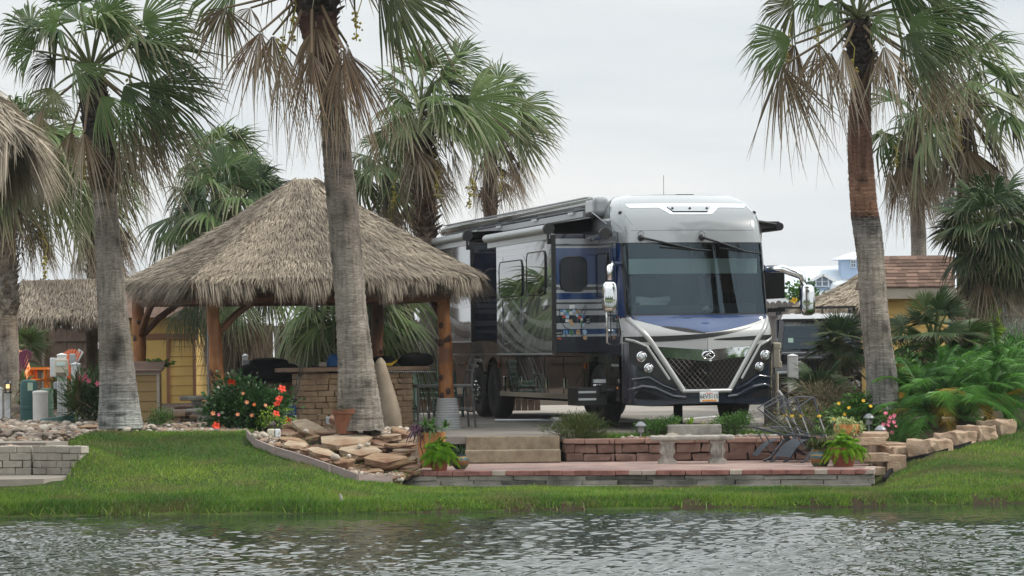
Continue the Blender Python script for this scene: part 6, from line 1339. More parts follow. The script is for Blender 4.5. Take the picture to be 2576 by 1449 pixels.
mb = MB(); xs = np.array([-.80, -.4, 0, .4, .80]); front_strip(mb, xs, [1.17, 1.135, 1.09, 1.135, 1.17], [1.335, 1.31, 1.28, 1.31, 1.335], .012, 30, 3); mb.build('chrome_band', M['chrome'], mask, smooth=True)
mb = MB(); xs = np.array([-.72, -.37, 0, .37, .72]); front_strip(mb, xs, [1.16, .64, .64, .64, 1.16], [1.175, 1.137, 1.092, 1.137, 1.175], .008, 41, 8); gr = mb.build('grille', M['matte_black'], mask, smooth=True)
mb = MB()
for s in (-1, 1):
    for k in range(-16, 24):
        # diagonal lattice bars clipped to the grille outline
        x0 = k * .085; pts = []
        for j in range(0, 26):
            h = .645 + j * .021; x = s * (x0 + (h - .645) * .85) - s * .25; lim = .355 + .35 * (h - .645) / .52; top = 1.09 + .085 * abs(x) / .68
            if abs(x) < lim and h < top: pts.append((x, yf(x, h) - .018, h))
        if len(pts) > 2: mb.tube([pts[0], pts[len(pts) // 2], pts[-1]], .0034, 4)
mb.build('lattice', pm('lattice', (.07, .06, .05), rough=.4, metal=.6), gr)
mb = MB()
for s in (-1, 1):
    front_band(mb, [(s * 1.22, 1.82), (s * .91, 1.43), (s * .40, .62)], .085); front_band(mb, [(s * 1.27, 1.47), (s * 1.17, 1.44), (s * .97, 1.345), (s * .62, .80)], .045, off=.006)
front_band(mb, [(-.42, .605), (.42, .605)], .07)
mb.build('silver_frame', pm('frame_silver', (.42, .425, .42), rough=.3, metal=.25, coat=.6), mask, smooth=True)
for s in (-1, 1):
    mb = MB(); front_strip(mb, np.array([s * 1.23, s * 1.05, s * .88, s * .70, s * .52])[::-s], [1.08, .99, .86, .76, .68][::-s], [1.43, 1.36, 1.26, .98, .70][::-s], .005, 20, 5); hp = mb.build('headlight_panel', M['black'], mask, smooth=True)
    for x, h, r_ in ((1.065, 1.18, .072), (.955, .99, .066)):
        y = yf(s * x, h); mb = MB(); mb.lathe([(r_ * 1.2, .02), (r_ * 1.2, -.03), (r_ * 1.02, -.036), (r_, -.02), (.0, -.02)], (s * x, y, h), 24, axis='Y'); hl = mb.build('headlight', M['chrome'], mask, auto=40)
        mb = MB(); mb.lathe([(r_ * .98, -.022), (r_ * .8, -.04), (r_ * .3, -.048), (0, -.05)], (s * x, y, h), 20, axis='Y'); [mb.box((s * x + r_ * .45 * math.cos(k * PI / 3), y - .045, h + r_ * .45 * math.sin(k * PI / 3)), (.012, .012, .03)) for k in range(6)]; mb.build('lens', M['lens'], hl, smooth=True)
    mb = MB(); front_strip(mb, np.array([s * 1.17, s * 1.1, s * .95, s * .66])[::-s], [.47, .465, .455, .455][::-s], [.55, .64, .60, .47][::-s], .006, 14, 3); mb.build('fog_intake', M['matte_black'], mask, smooth=True)
    mb = MB(); front_band(mb, [(s * 1.24, .62), (s * 1.05, .69), (s * .85, .66), (s * .55, .52), (s * .36, .50)], .07, off=.0, thick=.025); front_band(mb, [(s * 1.2, .80), (s * .95, .84), (s * .72, .70), (s * .52, .62)], .05, off=.0, thick=.015); mb.build('bumper_crease', M['navy'], mask, smooth=True)
    mb = MB(); mb.lathe([(.0, -.015), (.02, -.01), (.026, 0)], (s * 1.31, .42, .66), 10, axis='X'); mb.build('marker_lamp', M['amber'], RV)
mb = MB(); front_strip(mb, np.array([-1.29, -.9, -.5, 0, .5, .9, 1.29]), [.40, .36, .40, .40, .40, .36, .40], [.50, .47, .50, .50, .50, .47, .50], .012, 40, 3); mb.build('bumper_lip', M['navy'], mask, smooth=True)
# plate with its lettering, emblem
def text(body, size, loc, rot, mat, parent, name='lettering', align='CENTER', ext=.0015, sx=1.0):
    cu = bpy.data.curves.new(name, 'FONT'); cu.body = body; cu.size = size; cu.align_x = align; cu.align_y = 'CENTER'; cu.extrude = ext; cu.fill_mode = 'BOTH'
    tmp = bpy.data.objects.new(name, cu); C.objects.link(tmp); bpy.context.view_layer.update()
    me = bpy.data.meshes.new_from_object(tmp.evaluated_get(bpy.context.evaluated_depsgraph_get())); bpy.data.objects.remove(tmp); bpy.data.curves.remove(cu); me.name = name
    me.transform(Matrix.Diagonal((sx, 1, 1, 1))); me.transform(Matrix.Rotation(PI / 2, 4, 'X')); me.transform(Matrix.LocRotScale(Vector(loc), rot, None) if not isinstance(rot, (int, float)) else Matrix.Translation(loc) @ Matrix.Rotation(rot, 4, 'Z'))
    me.materials.clear(); return link(name, me, parent, mats=[mat])
yp = yf(0, .51) - .05
mb = MB(); mb.box((0, yp, .51), (.32, .012, .17)); pl = mb.build('license_plate', M['white'], RV, bevel=.012)
text('6EV3115', .098, (0, yp - .008, .515), 0, M['black'], pl, sx=.88); text('Maryland', .032, (0, yp - .008, .572), 0, M['fl_red'], pl, 'state_name')
mb = MB()
for k in range(9): mb.box((-.11 + .028 * k, yp - .007, .453), (.024, .003, .02 + .006 * (k % 3)))
mb.build('flag_strip', M['fl_yellow'], pl); mb = MB()
for k in range(6): mb.box((-.10 + .04 * k, yp - .009, .448), (.016, .003, .022))
mb.build('flag_strip', M['fl_red'], pl)
ye = yf(0, 1.19) - .03
mb = MB(); tor = [(.10 * math.cos(a), ye - .01, 1.19 + .062 * math.sin(a)) for a in np.linspace(0, 2 * PI, 33)]; mb.tube(tor, .012, 8); em = mb.build('emblem', M['chrome'], RV, smooth=True)
mb = MB(); mb.lathe([(.001, .0), (.09, .0), (.09, .01), (.001, .01)], (0, 0, 0), 28, axis='Y'); mb.V = [(x, ye + y - .002, 1.19 + z * .62) for x, y, z in mb.V]; mb.build('emblem_back', M['black'], em)
mb = MB(); mb.tube([(-.075, ye - .012, 1.165), (-.03, ye - .016, 1.2), (.02, ye - .016, 1.225), (.06, ye - .012, 1.22)], [.006, .013, .012, .004], 6); mb.tube([(.005, ye - .014, 1.21), (.0, ye - .016, 1.19), (.035, ye - .016, 1.165), (.07, ye - .012, 1.16)], [.005, .012, .011, .004], 6); mb.tube([(-.035, ye - .012, 1.215), (-.02, ye - .014, 1.18), (-.03, ye - .012, 1.15)], [.004, .01, .004], 6); mb.build('emblem_stroke', M['chrome'], em, smooth=True)
# windscreen with dark surround, cab behind it
mb = MB(); mb.grid([[(x * (1.20), yf(x * 1.20, h) - .006, h) for x in np.linspace(-1, 1, 33)] for h in np.linspace(1.875, 3.055, 9)]); mb.build('windscreen', M['rv_glass'], RV, smooth=True)
mb = MB()
for s in (-1, 1): mb.grid([[(s * w_, yf(s * w_, h) - .003, h) for w_ in (1.205, 1.22, 1.235)] for h in np.linspace(1.86, 3.07, 9)])
for h0, h1 in ((1.86, 1.88), (3.05, 3.07)): mb.grid([[(x * 1.235, yf(x * 1.235, h) - .008, h) for x in np.linspace(-1, 1, 33)] for h in (h0, h1)])
mb.build('windscreen_surround', M['black'], RV, smooth=True)
for s in (-1, 1): mb = MB(); mb.grid([[(s * w_, yf(s * w_, h) - .005, h) for w_ in np.linspace(1.232, 1.30, 6)] for h in np.linspace(1.845, 3.075, 9)]); mb.grid([[(s * 1.304, yf(1.3, h) + d, h) for d in (-.005, .10)] for h in np.linspace(1.845, 3.075, 9)]); mb.build('corner_pillar', M['blue'], RV, smooth=True)
M['cab'] = pm('cab_trim', (.035, .037, .04), rough=.7); M['visor'] = pm('visor_shade', (.62, .76, .72), rough=.8); M['towel'] = pm('pale_towel', (.62, .68, .6), rough=.9)
mb = MB(); mb.box((0, 1.15, 1.82), (2.3, 1.5, .06)); mb.box((0, 1.9, 2.3), (2.4, .05, 1.6)); mb.box((0, 1.25, 3.12), (2.3, 1.3, .05)); [mb.box((s * 1.21, 1.3, 2.4), (.04, 1.2, 1.4)) for s in (-1, 1)]; mb.build('cab_interior', M['cab'], RV)
mb = MB(); P = [[(x, yf(x, 2.78) + .12, h) for x in np.linspace(-1.12, 1.12, 12)] for h in (2.55, 2.80)]; mb.grid(P); mb.build('sun_visor', M['visor'], RV)
mb = MB(); mb.box((-.45, .45, 1.94), (1.3, .5, .18)); mb.box((.62, .5, 1.95), (.9, .55, .2)); mb.build('dashboard', pm('dash', (.05, .055, .06), rough=.6), RV, bevel=.05)
mb = MB(); mb.tube([(-.98, .42, 2.12), (-.7, .40, 2.10), (-.4, .42, 2.12)], [.065, .06, .065], 10); mb.tube([(-.93, .36, 2.05), (-.7, .35, 2.04), (-.45, .36, 2.05)], [.04, .045, .04], 8); mb.build('rolled_towel', M['towel'], RV, smooth=True)
for x in (-.6, .62): mb = MB(); mb.box((x, 1.25, 2.15), (.62, .18, .75), top=.85); mb.box((x, 1.22, 2.62), (.36, .14, .22)); mb.build('seat', M['cab'], RV, bevel=.05)
mb = MB(); mb.tube([(.62 + .22 * math.cos(a), .62 + .1 * math.sin(a), 2.12 + .17 * math.sin(a)) for a in np.linspace(0, 2 * PI, 21)], .016, 6); mb.build('steering_wheel', M['black'], RV)
mb = MB(); mb.box((.16, .18, 2.06), (.11, .01, .16)); mb.box((.16, .172, 2.06), (.07, .01, .11)); mb.build('phone_holder', M['black'], RV, bevel=.01)
mb = MB(); mb.tube([(.08, .1, 1.95), (.16, .12, 1.98), (.24, .1, 1.9)], [.03, .04, .02], 8); mb.build('crumpled_cloth', M['towel'], RV, smooth=True)
# cap trim, light bar, marker cameras, seam, wipers
mb = MB(); xs = np.array([-1.04, -1.02, -.52, -.36, .36, .52, 1.02, 1.04]); front_strip(mb, xs, [3.695, 3.665, 3.665, 3.545, 3.545, 3.665, 3.665, 3.695], [3.735, 3.737, 3.74, 3.742, 3.742, 3.74, 3.737, 3.735], .010, 60, 3); tr = mb.build('chrome_inlay', M['chrome'], fc, smooth=True)
mb = MB(); front_strip(mb, np.array([-.38, -.3, .3, .38]), [3.68, 3.60, 3.60, 3.68], [3.695, 3.69, 3.69, 3.695], .03, 20, 2); lb_ = mb.build('light_bar', M['lgrey'], tr, smooth=True)
mb = MB(); [mb.lathe([(.02, .0), (.02, -.02), (.012, -.024), (0, -.02)], (x, yf(x, 3.65) - .03, 3.65), 12, axis='Y') for x in (-.3, 0, .3)]; mb.build('lamps', M['black'], tr)
for s in (-1, 1):
    mb = MB(); mb.lathe([(.03, .02), (.03, -.025), (.018, -.03), (0, -.022)], (s * 1.17, yf(s * 1.17, 3.58) - .0, 3.58), 14, axis='Y'); mb.build('marker_camera', M['black'], fc)
    mb = MB(); front_band(mb, [(s * 1.0, 3.78), (s * 1.12, 3.55), (s * 1.02, 3.36)], .02, off=-.004, thick=.008); mb.build('cap_crease', M['pearl'], fc, smooth=True)
mb = MB(); front_band(mb, [(-1.24, 3.27), (0, 3.275), (1.24, 3.27)], .010, off=.003, thick=.001); front_band(mb, [(-1.25, 3.09), (-1.25, 3.26)], .01, off=.003, thick=.001); front_band(mb, [(1.25, 3.09), (1.25, 3.26)], .01, off=.003, thick=.001); mb.build('cap_seam', M['dgrey'], fc)
for (x0, h0), (x1, h1), (xa, ha), (xb, hb) in (((-.92, 3.15), (-.1, 2.96), (-.62, 2.99), (.24, 2.93)), ((.11, 3.15), (.82, 2.93), (.4, 2.97), (1.15, 2.88))):
    f = lambda x, h, o: (x, yf(x, h) - o, h)
    mb = MB(); mb.lathe([(.055, .0), (.05, -.05), (.02, -.065), (0, -.065)], f(x0, h0, 0), 14, axis='Y'); mb.tube([f(x0, h0, .05), f((x0 * .6 + x1 * .4), h0 * .6 + h1 * .4, .07), f(x1, h1, .04)], [.022, .017, .010], 6); mb.tube([(f(x0 + .05 * math.cos(a), h0 + .06 + .05 * math.sin(a), .04)) for a in np.linspace(0, PI, 7)], .005, 4); wp = mb.build('wiper', M['black'], RV)
    mb = MB(); mb.tube([f(xa, ha, .022), f((xa + xb) / 2, (ha + hb) / 2, .026), f(xb, hb, .022)], .013, 5); mb.build('wiper_blade', M['rubber'], wp)
mb = MB(); mb.tube([(.3, 3.0, 3.92), (.3, 3.0, 4.35)], .004, 4); mb.box((.45, 2.4, 3.95), (.3, .4, .05)); mb.build('roof_antenna', M['black'], RV)
# mirrors
def mirror(s):
    mb = MB(); y0 = .38
    if s < 0: mb.tube([(-1.28, y0, 2.72), (-1.42, y0 - .12, 2.72), (-1.5, y0 - .28, 2.66), (-1.51, y0 - .32, 2.45)], [.045, .05, .055, .05], 10)
    else: mb.tube([(1.28, y0, 2.62), (1.55, y0 - .1, 2.62), (1.86, y0 - .18, 2.50), (1.90, y0 - .2, 2.30)], [.06, .07, .07, .05], 10)
    arm = mb.build('mirror', M['chrome'], RV, smooth=True); cx = -1.52 if s < 0 else 1.91; cz = 2.17 if s < 0 else 2.09; mb = MB(); pillow(mb, (cx, y0 - .3, cz), (.25, .2, .52), 0, e=3.6); mb.build('housing', M['chrome'], arm, smooth=True)
    mb = MB(); mb.box((cx, y0 - .19, cz), (.2, .012, .44)); mb.build('mirror_glass', M['dark_glass'], arm)
mirror(-1); mirror(1)
# wheels
def wheel(y, s, kind):
    x0 = s * (HW - .02); mb = MB(); w_ = .30
    sgn = -s
    mb.lathe([(.30, 0), (.40, -.012), (.49, 0), (.525, .03), (.53, .08), (.53, w_ - .05), (.5, w_), (.3, w_)], (0, 0, 0), 40, axis='X'); mb.V = [(x0 + sgn * x, y + yy, RW + z) for x, yy, z in mb.V]; wl = mb.build('wheel', M['rubber'], RV, auto=40)
    mb = MB(); pr = [(.30, .0), (.29, .02), (.27, .05), (.12, .0), (.11, -.05), (.0, -.05)] if kind == 'convex' else [(.31, .0), (.285, .02), (.265, .14), (.13, .15), (.12, .08), (0, .07)]
    mb.lathe(pr, (0, 0, 0), 36, axis='X'); mb.V = [(x0 + sgn * x, y + yy, RW + z) for x, yy, z in mb.V]; mb.build('rim', M['chrome'], wl, auto=35)
    mb = MB(); dz = .0 if kind == 'convex' else .14
    for k in range(10): a = 2 * PI * k / 10; c = (0, .18 * math.cos(a), .18 * math.sin(a)); n0 = len(mb.V); mb.lathe([(.02, .03), (.02, -.05), (.01, -.062), (0, -.062)], c, 8, axis='X'); mb.V[n0:] = [(x0 + sgn * (xx + dz), y + yy, RW + zz) for xx, yy, zz in mb.V[n0:]]
    mb.build('lug_nuts', M['chrome'], wl)
    mb = MB()
    for k in range(10): a = 2 * PI * (k + .5) / 10; c = (0, .235 * math.cos(a), .235 * math.sin(a)); n0 = len(mb.V); mb.lathe([(.02, .0), (.02, -.004), (0, -.004)], c, 8, axis='X'); mb.V[n0:] = [(x0 + sgn * (xx + .034 + (.075 if kind != 'convex' else 0)), y + yy, RW + zz) for xx, yy, zz in mb.V[n0:]]
    mb.build('hand_holes', M['matte_black'], wl)
for s in (-1, 1):
    wheel(1.77, s, 'convex'); wheel(9.45, s, 'deep'); wheel(10.78, s, 'convex')
# side graphics on the flat wall
XS = -HW - .004
def side_quad(mb, y0, y1, h0, h1, mi, off=0.0): mb.add([(XS - off, y0, h0), (XS - off, y1, h0), (XS - off, y1, h1), (XS - off, y0, h1)], [(0, 1, 2, 3)], mi)
BANDS = [(3.25, 3.27, 1), (3.10, 3.19, 1), (3.065, 3.09, 3), (3.03, 3.06, 1), (2.41, 3.03, 0), (2.37, 2.41, 1), (2.325, 2.365, 3), (2.27, 2.32, 1), (2.16, 2.27, 0), (2.11, 2.16, 1), (2.085, 2.105, 3), (2.0, 2.08, 1), (1.975, 1.995, 3), (1.89, 1.97, 1), (1.76, 1.89, 2), (1.66, 1.76, 1), (1.57, 1.66, 0), (1.53, 1.57, 1)]
mb = MB()
for h0, h1, mi in BANDS:
    if h1 <= 3.29: side_quad(mb, .44, 13.55, h0, h1, mi)
    else: side_quad(mb, 1.9, 13.55, h0, h1 if h1 < 3.3 else min(h1, 3.31), mi)
mb.build('side_stripes', [M['blue'], M['lgrey'], M['navy'], M['dgrey']], RV)
mb = MB(); side_quad(mb, 5.6, 13.5, 1.225, 1.25, 0, .012); mb.box((-HW - .01, 9.5, 1.237), (.03, 8.0, .022)); mb.build('belt_trim', M['alu'], RV)
mb = MB()
for k in range(3): pass
mb.box((-HW - .006, 5.65, .482), (.02, 6.3, .085)); mb.box((-HW - .006, 12.4, .50), (.02, 1.9, .12)); mb.build('skirt_trim', pm('skirt_painted_reflection', (.55, .49, .41), rough=.3, metal=.35), RV)  # cream tint stands for sunlit pavement mirrored in the chrome strip
for i, yh in enumerate((8.45, 7.25, 5.95, 5.2, 3.9)):
    mb = MB(); mb.box((-HW - .015, yh, .72), (.03, .075, .19)); mb.build('bay_handle', M['chrome'], RV, bevel=.012)
mb = MB(); [mb.box((-HW - .001, y, .82), (.004, .012, .76)) for y in (8.78, 7.45, 6.1, 5.35, 4.0, 2.6, 11.5)]; mb.box((-HW - .001, 5.7, 1.19), (.004, 6.2, .012)); mb.build('bay_seams', M['matte_black'], RV)
mb = MB()
for y, l in ((8.5, .9), (7.8, .9), (7.3, 1.0), (6.5, 1.1), (6.2, 1.1), (5.6, .5)): mb.add([(-HW - .006, y, 1.18), (-HW - .006, y + .05, 1.18), (-HW - .006, y - l + .05, .53), (-HW - .006, y - l, .53)], [(0, 1, 2, 3)])
mb.build('skirt_pinstripes', M['swoop'], RV)
def rrect(y0, y1, h0, h1, r_, n=6): 
    return [(yc + r_ * math.cos(a), hc + r_ * math.sin(a)) for yc, hc, a0 in ((y1 - r_, h1 - r_, 0), (y0 + r_, h1 - r_, PI / 2), (y0 + r_, h0 + r_, PI), (y1 - r_, h0 + r_, 1.5 * PI)) for a in np.linspace(a0, a0 + PI / 2, n)]
def side_window(x, y0, y1, h0, h1, name='window', r_=.14, parent=RV, glass='dark_glass'):
    q = rrect(y0, y1, h0, h1, r_); mb = MB(); mb.add([(x, y, h) for y, h in q] + [(x - .014, y, h) for y, h in q], [tuple(range(len(q), 2 * len(q)))] + [(k, (k + 1) % len(q), len(q) + (k + 1) % len(q), len(q) + k) for k in range(len(q))])
    o = mb.build(name, M[glass], parent); mb = MB(); mb.tube([(x - .012, y, h) for y, h in q] + [(x - .012, *q[0])], .012, 4); mb.build('window_frame', M['black'], o); return o
# entry door with its window, grab handle and folding step
mb = MB(); mb.box((-HW - .006, 1.2, 2.05), (.02, .82, 1.95)); dr = mb.build('entry_door', M['navy'], RV, bevel=.006)
mb = MB()
for h0, h1, mi in BANDS:
    if h1 < 3.0: mb.add([(-HW - .018, .8, h0), (-HW - .018, 1.6, h0), (-HW - .018, 1.6, h1), (-HW - .018, .8, h1)], [(0, 1, 2, 3)], mi)
mb.build('door_stripes', [M['blue'], M['lgrey'], M['navy'], M['dgrey']], dr)
side_window(-HW - .02, .88, 1.52, 2.2, 2.92, 'door_window', .1, dr)
mb = MB(); mb.tube([(-HW - .02, .62, 2.02), (-HW - .12, .62, 1.98), (-HW - .12, .62, 1.42), (-HW - .02, .62, 1.38)], .022, 8); mb.build('grab_handle', M['chrome'], RV, smooth=True)
mb = MB(); mb.lathe([(.035, 0), (.03, -.03), (0, -.035)], (-HW - .02, .86, 1.62), 12, axis='X'); mb.box((-HW - .03, .86, 1.75), (.03, .05, .22)); mb.build('door_handle', M['chrome'], dr)
mb = MB(); mb.box((-HW - .1, .95, .63), (.16, .9, .05)); mb.box((-HW - .32, 1.2, .52), (.5, .7, .30)); st_ = mb.build('entry_step', M['black'], RV, bevel=.01)
mb = MB(); [mb.box((-HW - .42, .83, h), (.3, .03, .035)) for h in (.48, .6)]; mb.box((-HW - .2, .85, .78), (.2, .1, .06)); mb.build('step_rail', M['alu'], st_)
for y, h in ((2.45, 1.03), (8.86, 1.03), (11.7, 1.05)): mb = MB(); mb.box((-HW - .02, y, h), (.03, .05, .1)); mb.build('marker_lamp', M['amber'], RV, bevel=.008)
mb = MB(); front_side = [(-HW - .004, .34, 1.02), (-HW - .004, .8, 1.02), (-HW - .004, .8, 1.06), (-HW - .004, .34, 1.06)]; mb.add(front_side, [(0, 1, 2, 3)]); mb.build('silver_line', M['lgrey'], RV)
# slide-outs
def slide(y0, y1, h0, h1, x1, name, mat):
    mb = MB(); mb.box(((-HW + x1) / 2 + .02, (y0 + y1) / 2, (h0 + h1) / 2), (abs(x1) - HW - .0, y1 - y0, h1 - h0)); s_ = mb.build(name, M['black'], RV, bevel=.01)
    mb = MB(); mb.add([(x1 - .012, y0, h0 - .02), (x1 - .012, y1, h0 - .02), (x1 - .012, y1, h1), (x1 - .012, y0, h1)], [(0, 1, 2, 3)]); mb.box((x1 + .02, y0 + .0, (h0 + h1) / 2), (.07, .05, h1 - h0 + .04), mi=1); mb.box((x1, (y0 + y1) / 2, h0 - .015), (.03, y1 - y0, .03), mi=2); mb.build('outer_panel', [M[mat], M['black'], M['alu']], s_)
    return s_
X1 = -2.1; XP = X1 - .016
s1 = slide(1.58, 5.62, 1.26, 3.24, X1, 'slide_out', 'slide')
def arcs(mb, y0, y1, h0, h1, specs, x=XP):
    """curved stripes sweeping down and forward across a slide panel, clipped to it"""
    for (ya, ha, yb, hb, bow, t0, t1) in specs:
        pts = []
        for t in np.linspace(0, 1, 22):
            y = ya + (yb - ya) * t; h = ha + (hb - ha) * t - bow * 4 * t * (1 - t); pts.append((y, h, t0 + (t1 - t0) * t))
        rows = [[], []]
        for y, h, th in pts:
            a, b = h - th / 2, h + th / 2
            if y < y0 or y > y1 or b < h0 or a > h1: continue
            rows[0].append((x, y, max(a, h0 + .004))); rows[1].append((x, y, min(b, h1 - .004)))
        if len(rows[0]) > 1: mb.grid(rows)
mb = MB(); arcs(mb, 1.6, 5.6, 1.26, 3.22, [(5.6, 2.95, 5.1, 2.9, 0, .12, .2), (5.6, 2.42, 1.6, 1.35, .28, .16, .22), (5.6, 2.05, 1.6, 1.26, .22, .14, .1), (5.6, 1.75, 2.6, 1.24, .12, .12, .06), (5.6, 2.75, 1.6, 1.75, .3, .05, .12), (5.6, 1.5, 4.2, 1.25, .05, .07, .04), (3.6, 2.9, 1.6, 2.3, .12, .16, .04)])
for h in (3.12, 3.02): mb.add([(XP, 1.62, h - .02), (XP, 5.6, h - .02), (XP, 5.6, h + .02), (XP, 1.62, h + .02)], [(0, 1, 2, 3)])
mb.build('swoop_stripes', M['swoop'], s1)
side_window(X1 - .014, 3.62, 5.35, 2.27, 2.9, parent=s1, glass='dark_glass'); side_window(X1 - .014, 1.98, 3.28, 2.26, 3.0, parent=s1)
mb = MB(); q = rrect(3.74, 5.14, 1.43, 2.22, .03, 3); mb.tube([(X1 - .015, y, h) for y, h in q] + [(X1 - .015, *q[0])], .012, 4); mb.build('hatch_frame', M['dgrey'], s1)
s2 = slide(7.74, 12.7, 1.5, 3.35, X1, 'slide_out', 'slide')
mb = MB(); arcs(mb, 7.76, 12.68, 1.5, 3.3, [(12.6, 3.4, 7.76, 1.75, .45, .12, .14), (12.6, 2.9, 7.76, 1.5, .4, .1, .12), (12.6, 2.6, 8.3, 1.4, .35, .1, .12), (12.6, 2.2, 9.2, 1.4, .2, .06, .08), (12.6, 3.0, 7.76, 2.2, .3, .06, .1)]); mb.build('swoop_stripes', M['swoop'], s2)
# slide toppers, awning box on the roof edge
def topper(y0, y1, h, x, roof_h, r_=.075):
    mb = MB(); mb.tube([(x, y0, h), (x, y1, h)], r_, 14); t = mb.build('slide_topper', M['alu'], RV, auto=40); mb = MB(); mb.tube([(x, y0 - .09, h), (x, y0 + .01, h)], r_ * 1.25, 14); mb.box((x + .02, y0 + .03, h - .16), (.06, .05, .2)); mb.build('end_cap', M['black'], t, auto=40)
    mb = MB(); mb.add([(x + .02, y0 + .05, h + r_), (x + .02, y1, h + r_), (-HW + .06, y1, roof_h), (-HW + .06, y0 + .05, roof_h)], [(0, 1, 2, 3)]); mb.box((x + .03, (y0 + y1) / 2, h - .12), (.02, y1 - y0, .1), mi=1); mb.build('topper_fabric', [M['awning'], M['alu']], t)
topper(1.62, 6.2, 3.36, -2.16, 3.56); topper(7.8, 12.8, 3.48, -2.16, 3.6)
mb = MB(); mb.tube([(-1.37, 1.6, 3.78), (-1.37, 13.3, 3.78)], .095, 16); ra_ = mb.build('roof_awning', M['awn_silver'], RV, auto=40)
mb = MB(); mb.box((-1.44, 7.6, 3.62), (.06, 11.4, .1)); mb.box((-1.36, 7.6, 3.905), (.1, 11.4, .02)); mb.build('awning_rail', M['alu'], ra_)
for y, d in ((7.0, 1.1), (8.6, .18), (9.2, .18), (10.6, 2.6)): mb = MB(); mb.tube([(-1.37, y, 3.78), (-1.37, y + d, 3.78)], .098, 16); mb.build('awning_stripe', M['dgrey'], ra_, auto=40)
mb = MB(); mb.box((-1.33, 1.5, 3.72), (.28, .62, .34)); mb.build('awning_fairing', M['pearl'], RV, bevel=.09, seg=4)
mb = MB(); [mb.box((-1.50, y, 3.66), (.012, .35, .04)) for y in (2.6, 5.2, 8.0, 10.0, 11.2)]; mb.build('awning_clips', M['white'], ra_)
mb = MB(); mb.tube([(-1.52, .35, 3.22), (-1.46, 1.5, 3.22)], .085, 12); mb.tube([(-1.46, 1.75, 3.6), (-1.5, 1.2, 3.62), (-1.45, .45, 3.38)], .012, 5); da = mb.build('door_awning', M['dgrey'], RV, auto=40); mb = MB(); mb.tube([(-1.525, .27, 3.22), (-1.52, .37, 3.22)], .098, 12); mb.build('end_cap', M['black'], da)
# right hand slide, topper and equipment seen past the corner
mb = MB(); mb.box((1.66, 4.5, 2.4), (.68, 6.0, .5)); mb.box((1.66, 4.5, 1.95), (.68, 6.0, .06)); mb.build('slide_out', M['matte_black'], RV)
mb = MB(); mb.tube([(1.74, .95, 3.36), (1.74, 7, 3.36)], .07, 12); mb.tube([(1.37, 1.0, 3.44), (1.74, 1.0, 3.38)], .035, 6); mb.box((1.5, 4, 3.4), (.5, 6, .1)); mb.tube([(1.40, 1.0, 3.36), (1.38, 1.0, 2.6)], .035, 8); mb.tube([(1.44, 1.0, 2.66), (1.44, 1.1, 2.66)], .06, 8); mb.build('slide_topper', M['black'], RV)
# slide end faces turned to the camera: painted stripes, window, travel map and club stickers
def end_quad(mb, y, x0, x1, h0, h1, mi=0, off=0.0): mb.add([(x0, y - off, h0), (x1, y - off, h0), (x1, y - off, h1), (x0, y - off, h1)], [(0, 1, 2, 3)], mi)
def end_face(y, par, htop, hbot, dh, light):
    mb = MB(); end_quad(mb, y, -2.06, -1.305, hbot, htop, 2, .014)
    for h0, h1, mi in BANDS:
        if h0 + dh > hbot and h1 + dh < htop: end_quad(mb, y, -2.06, -1.305, h0 + dh, h1 + dh, (mi if light else (2, 3, 2, 2)[mi]), .018)  # without light, darker band paints stand for the shade on the rear end face
    mb.build('end_stripes', [M['blue'], M['lgrey'], M['navy'], M['dgrey']], par)
def end_window(y, par, x0, x1, h0, h1):
    q = rrect(x0, x1, h0, h1, .13); mb = MB(); mb.add([(x, y - .024, h) for x, h in q], [tuple(range(len(q)))]); o = mb.build('window', pm('tinted_pane', (.012, .016, .02), rough=.3), par); mb = MB(); mb.tube([(x, y - .024, h) for x, h in q] + [(q[0][0], y - .024, q[0][1])], .012, 4); mb.box(((x0 + x1) / 2, y - .026, (h0 + h1) / 2), (.012, .008, h1 - h0 - .02)); mb.build('window_frame', M['black'], o)
YE = 1.58
end_face(YE, s1, 3.27, 1.27, 0, True); end_window(YE, s1, -1.97, -1.51, 2.30, 2.88); end_face(7.74, s2, 3.33, 1.52, .12, False); end_window(7.74, s2, -1.85, -1.36, 2.35, 2.85)
mk = lambda n, c: pm(n, c, rough=.4)
def sticker(x, h, w_, hh, mat, name='sticker', round_=False):
    mb = MB()
    if round_: mb.add([(x + w_ / 2 * math.cos(a), YE - .026, h + hh / 2 * math.sin(a)) for a in np.linspace(0, 2 * PI, 19)[:-1]], [tuple(range(18))])
    else: end_quad(mb, YE, x - w_ / 2, x + w_ / 2, h - hh / 2, h + hh / 2, 0, .026)
    return mb.build(name, mat, s1)
cols = [mk('map_blue', (.1, .25, .45)), mk('map_green', (.06, .2, .1)), mk('map_sky', (.35, .5, .65)), mk('map_tan', (.5, .33, .18)), mk('map_white', (.6, .62, .6)), mk('map_red', (.45, .08, .04))]
mx_ = lambda y, h: (-1.99 + (4.05 - y) / 1.65 * .47, YE - .030, h + .03)
mo = [(4.05, 1.97), (3.6, 1.96), (3.1, 1.97), (2.95, 1.93), (2.85, 1.86), (2.75, 1.90), (2.6, 1.96), (2.45, 2.05), (2.40, 1.96), (2.55, 1.88), (2.62, 1.78), (2.7, 1.70), (2.75, 1.62), (2.62, 1.55), (2.68, 1.48), (2.78, 1.58), (3.05, 1.60), (3.3, 1.52), (3.4, 1.62), (3.75, 1.66), (3.95, 1.76), (4.05, 1.88)]
mb = MB()
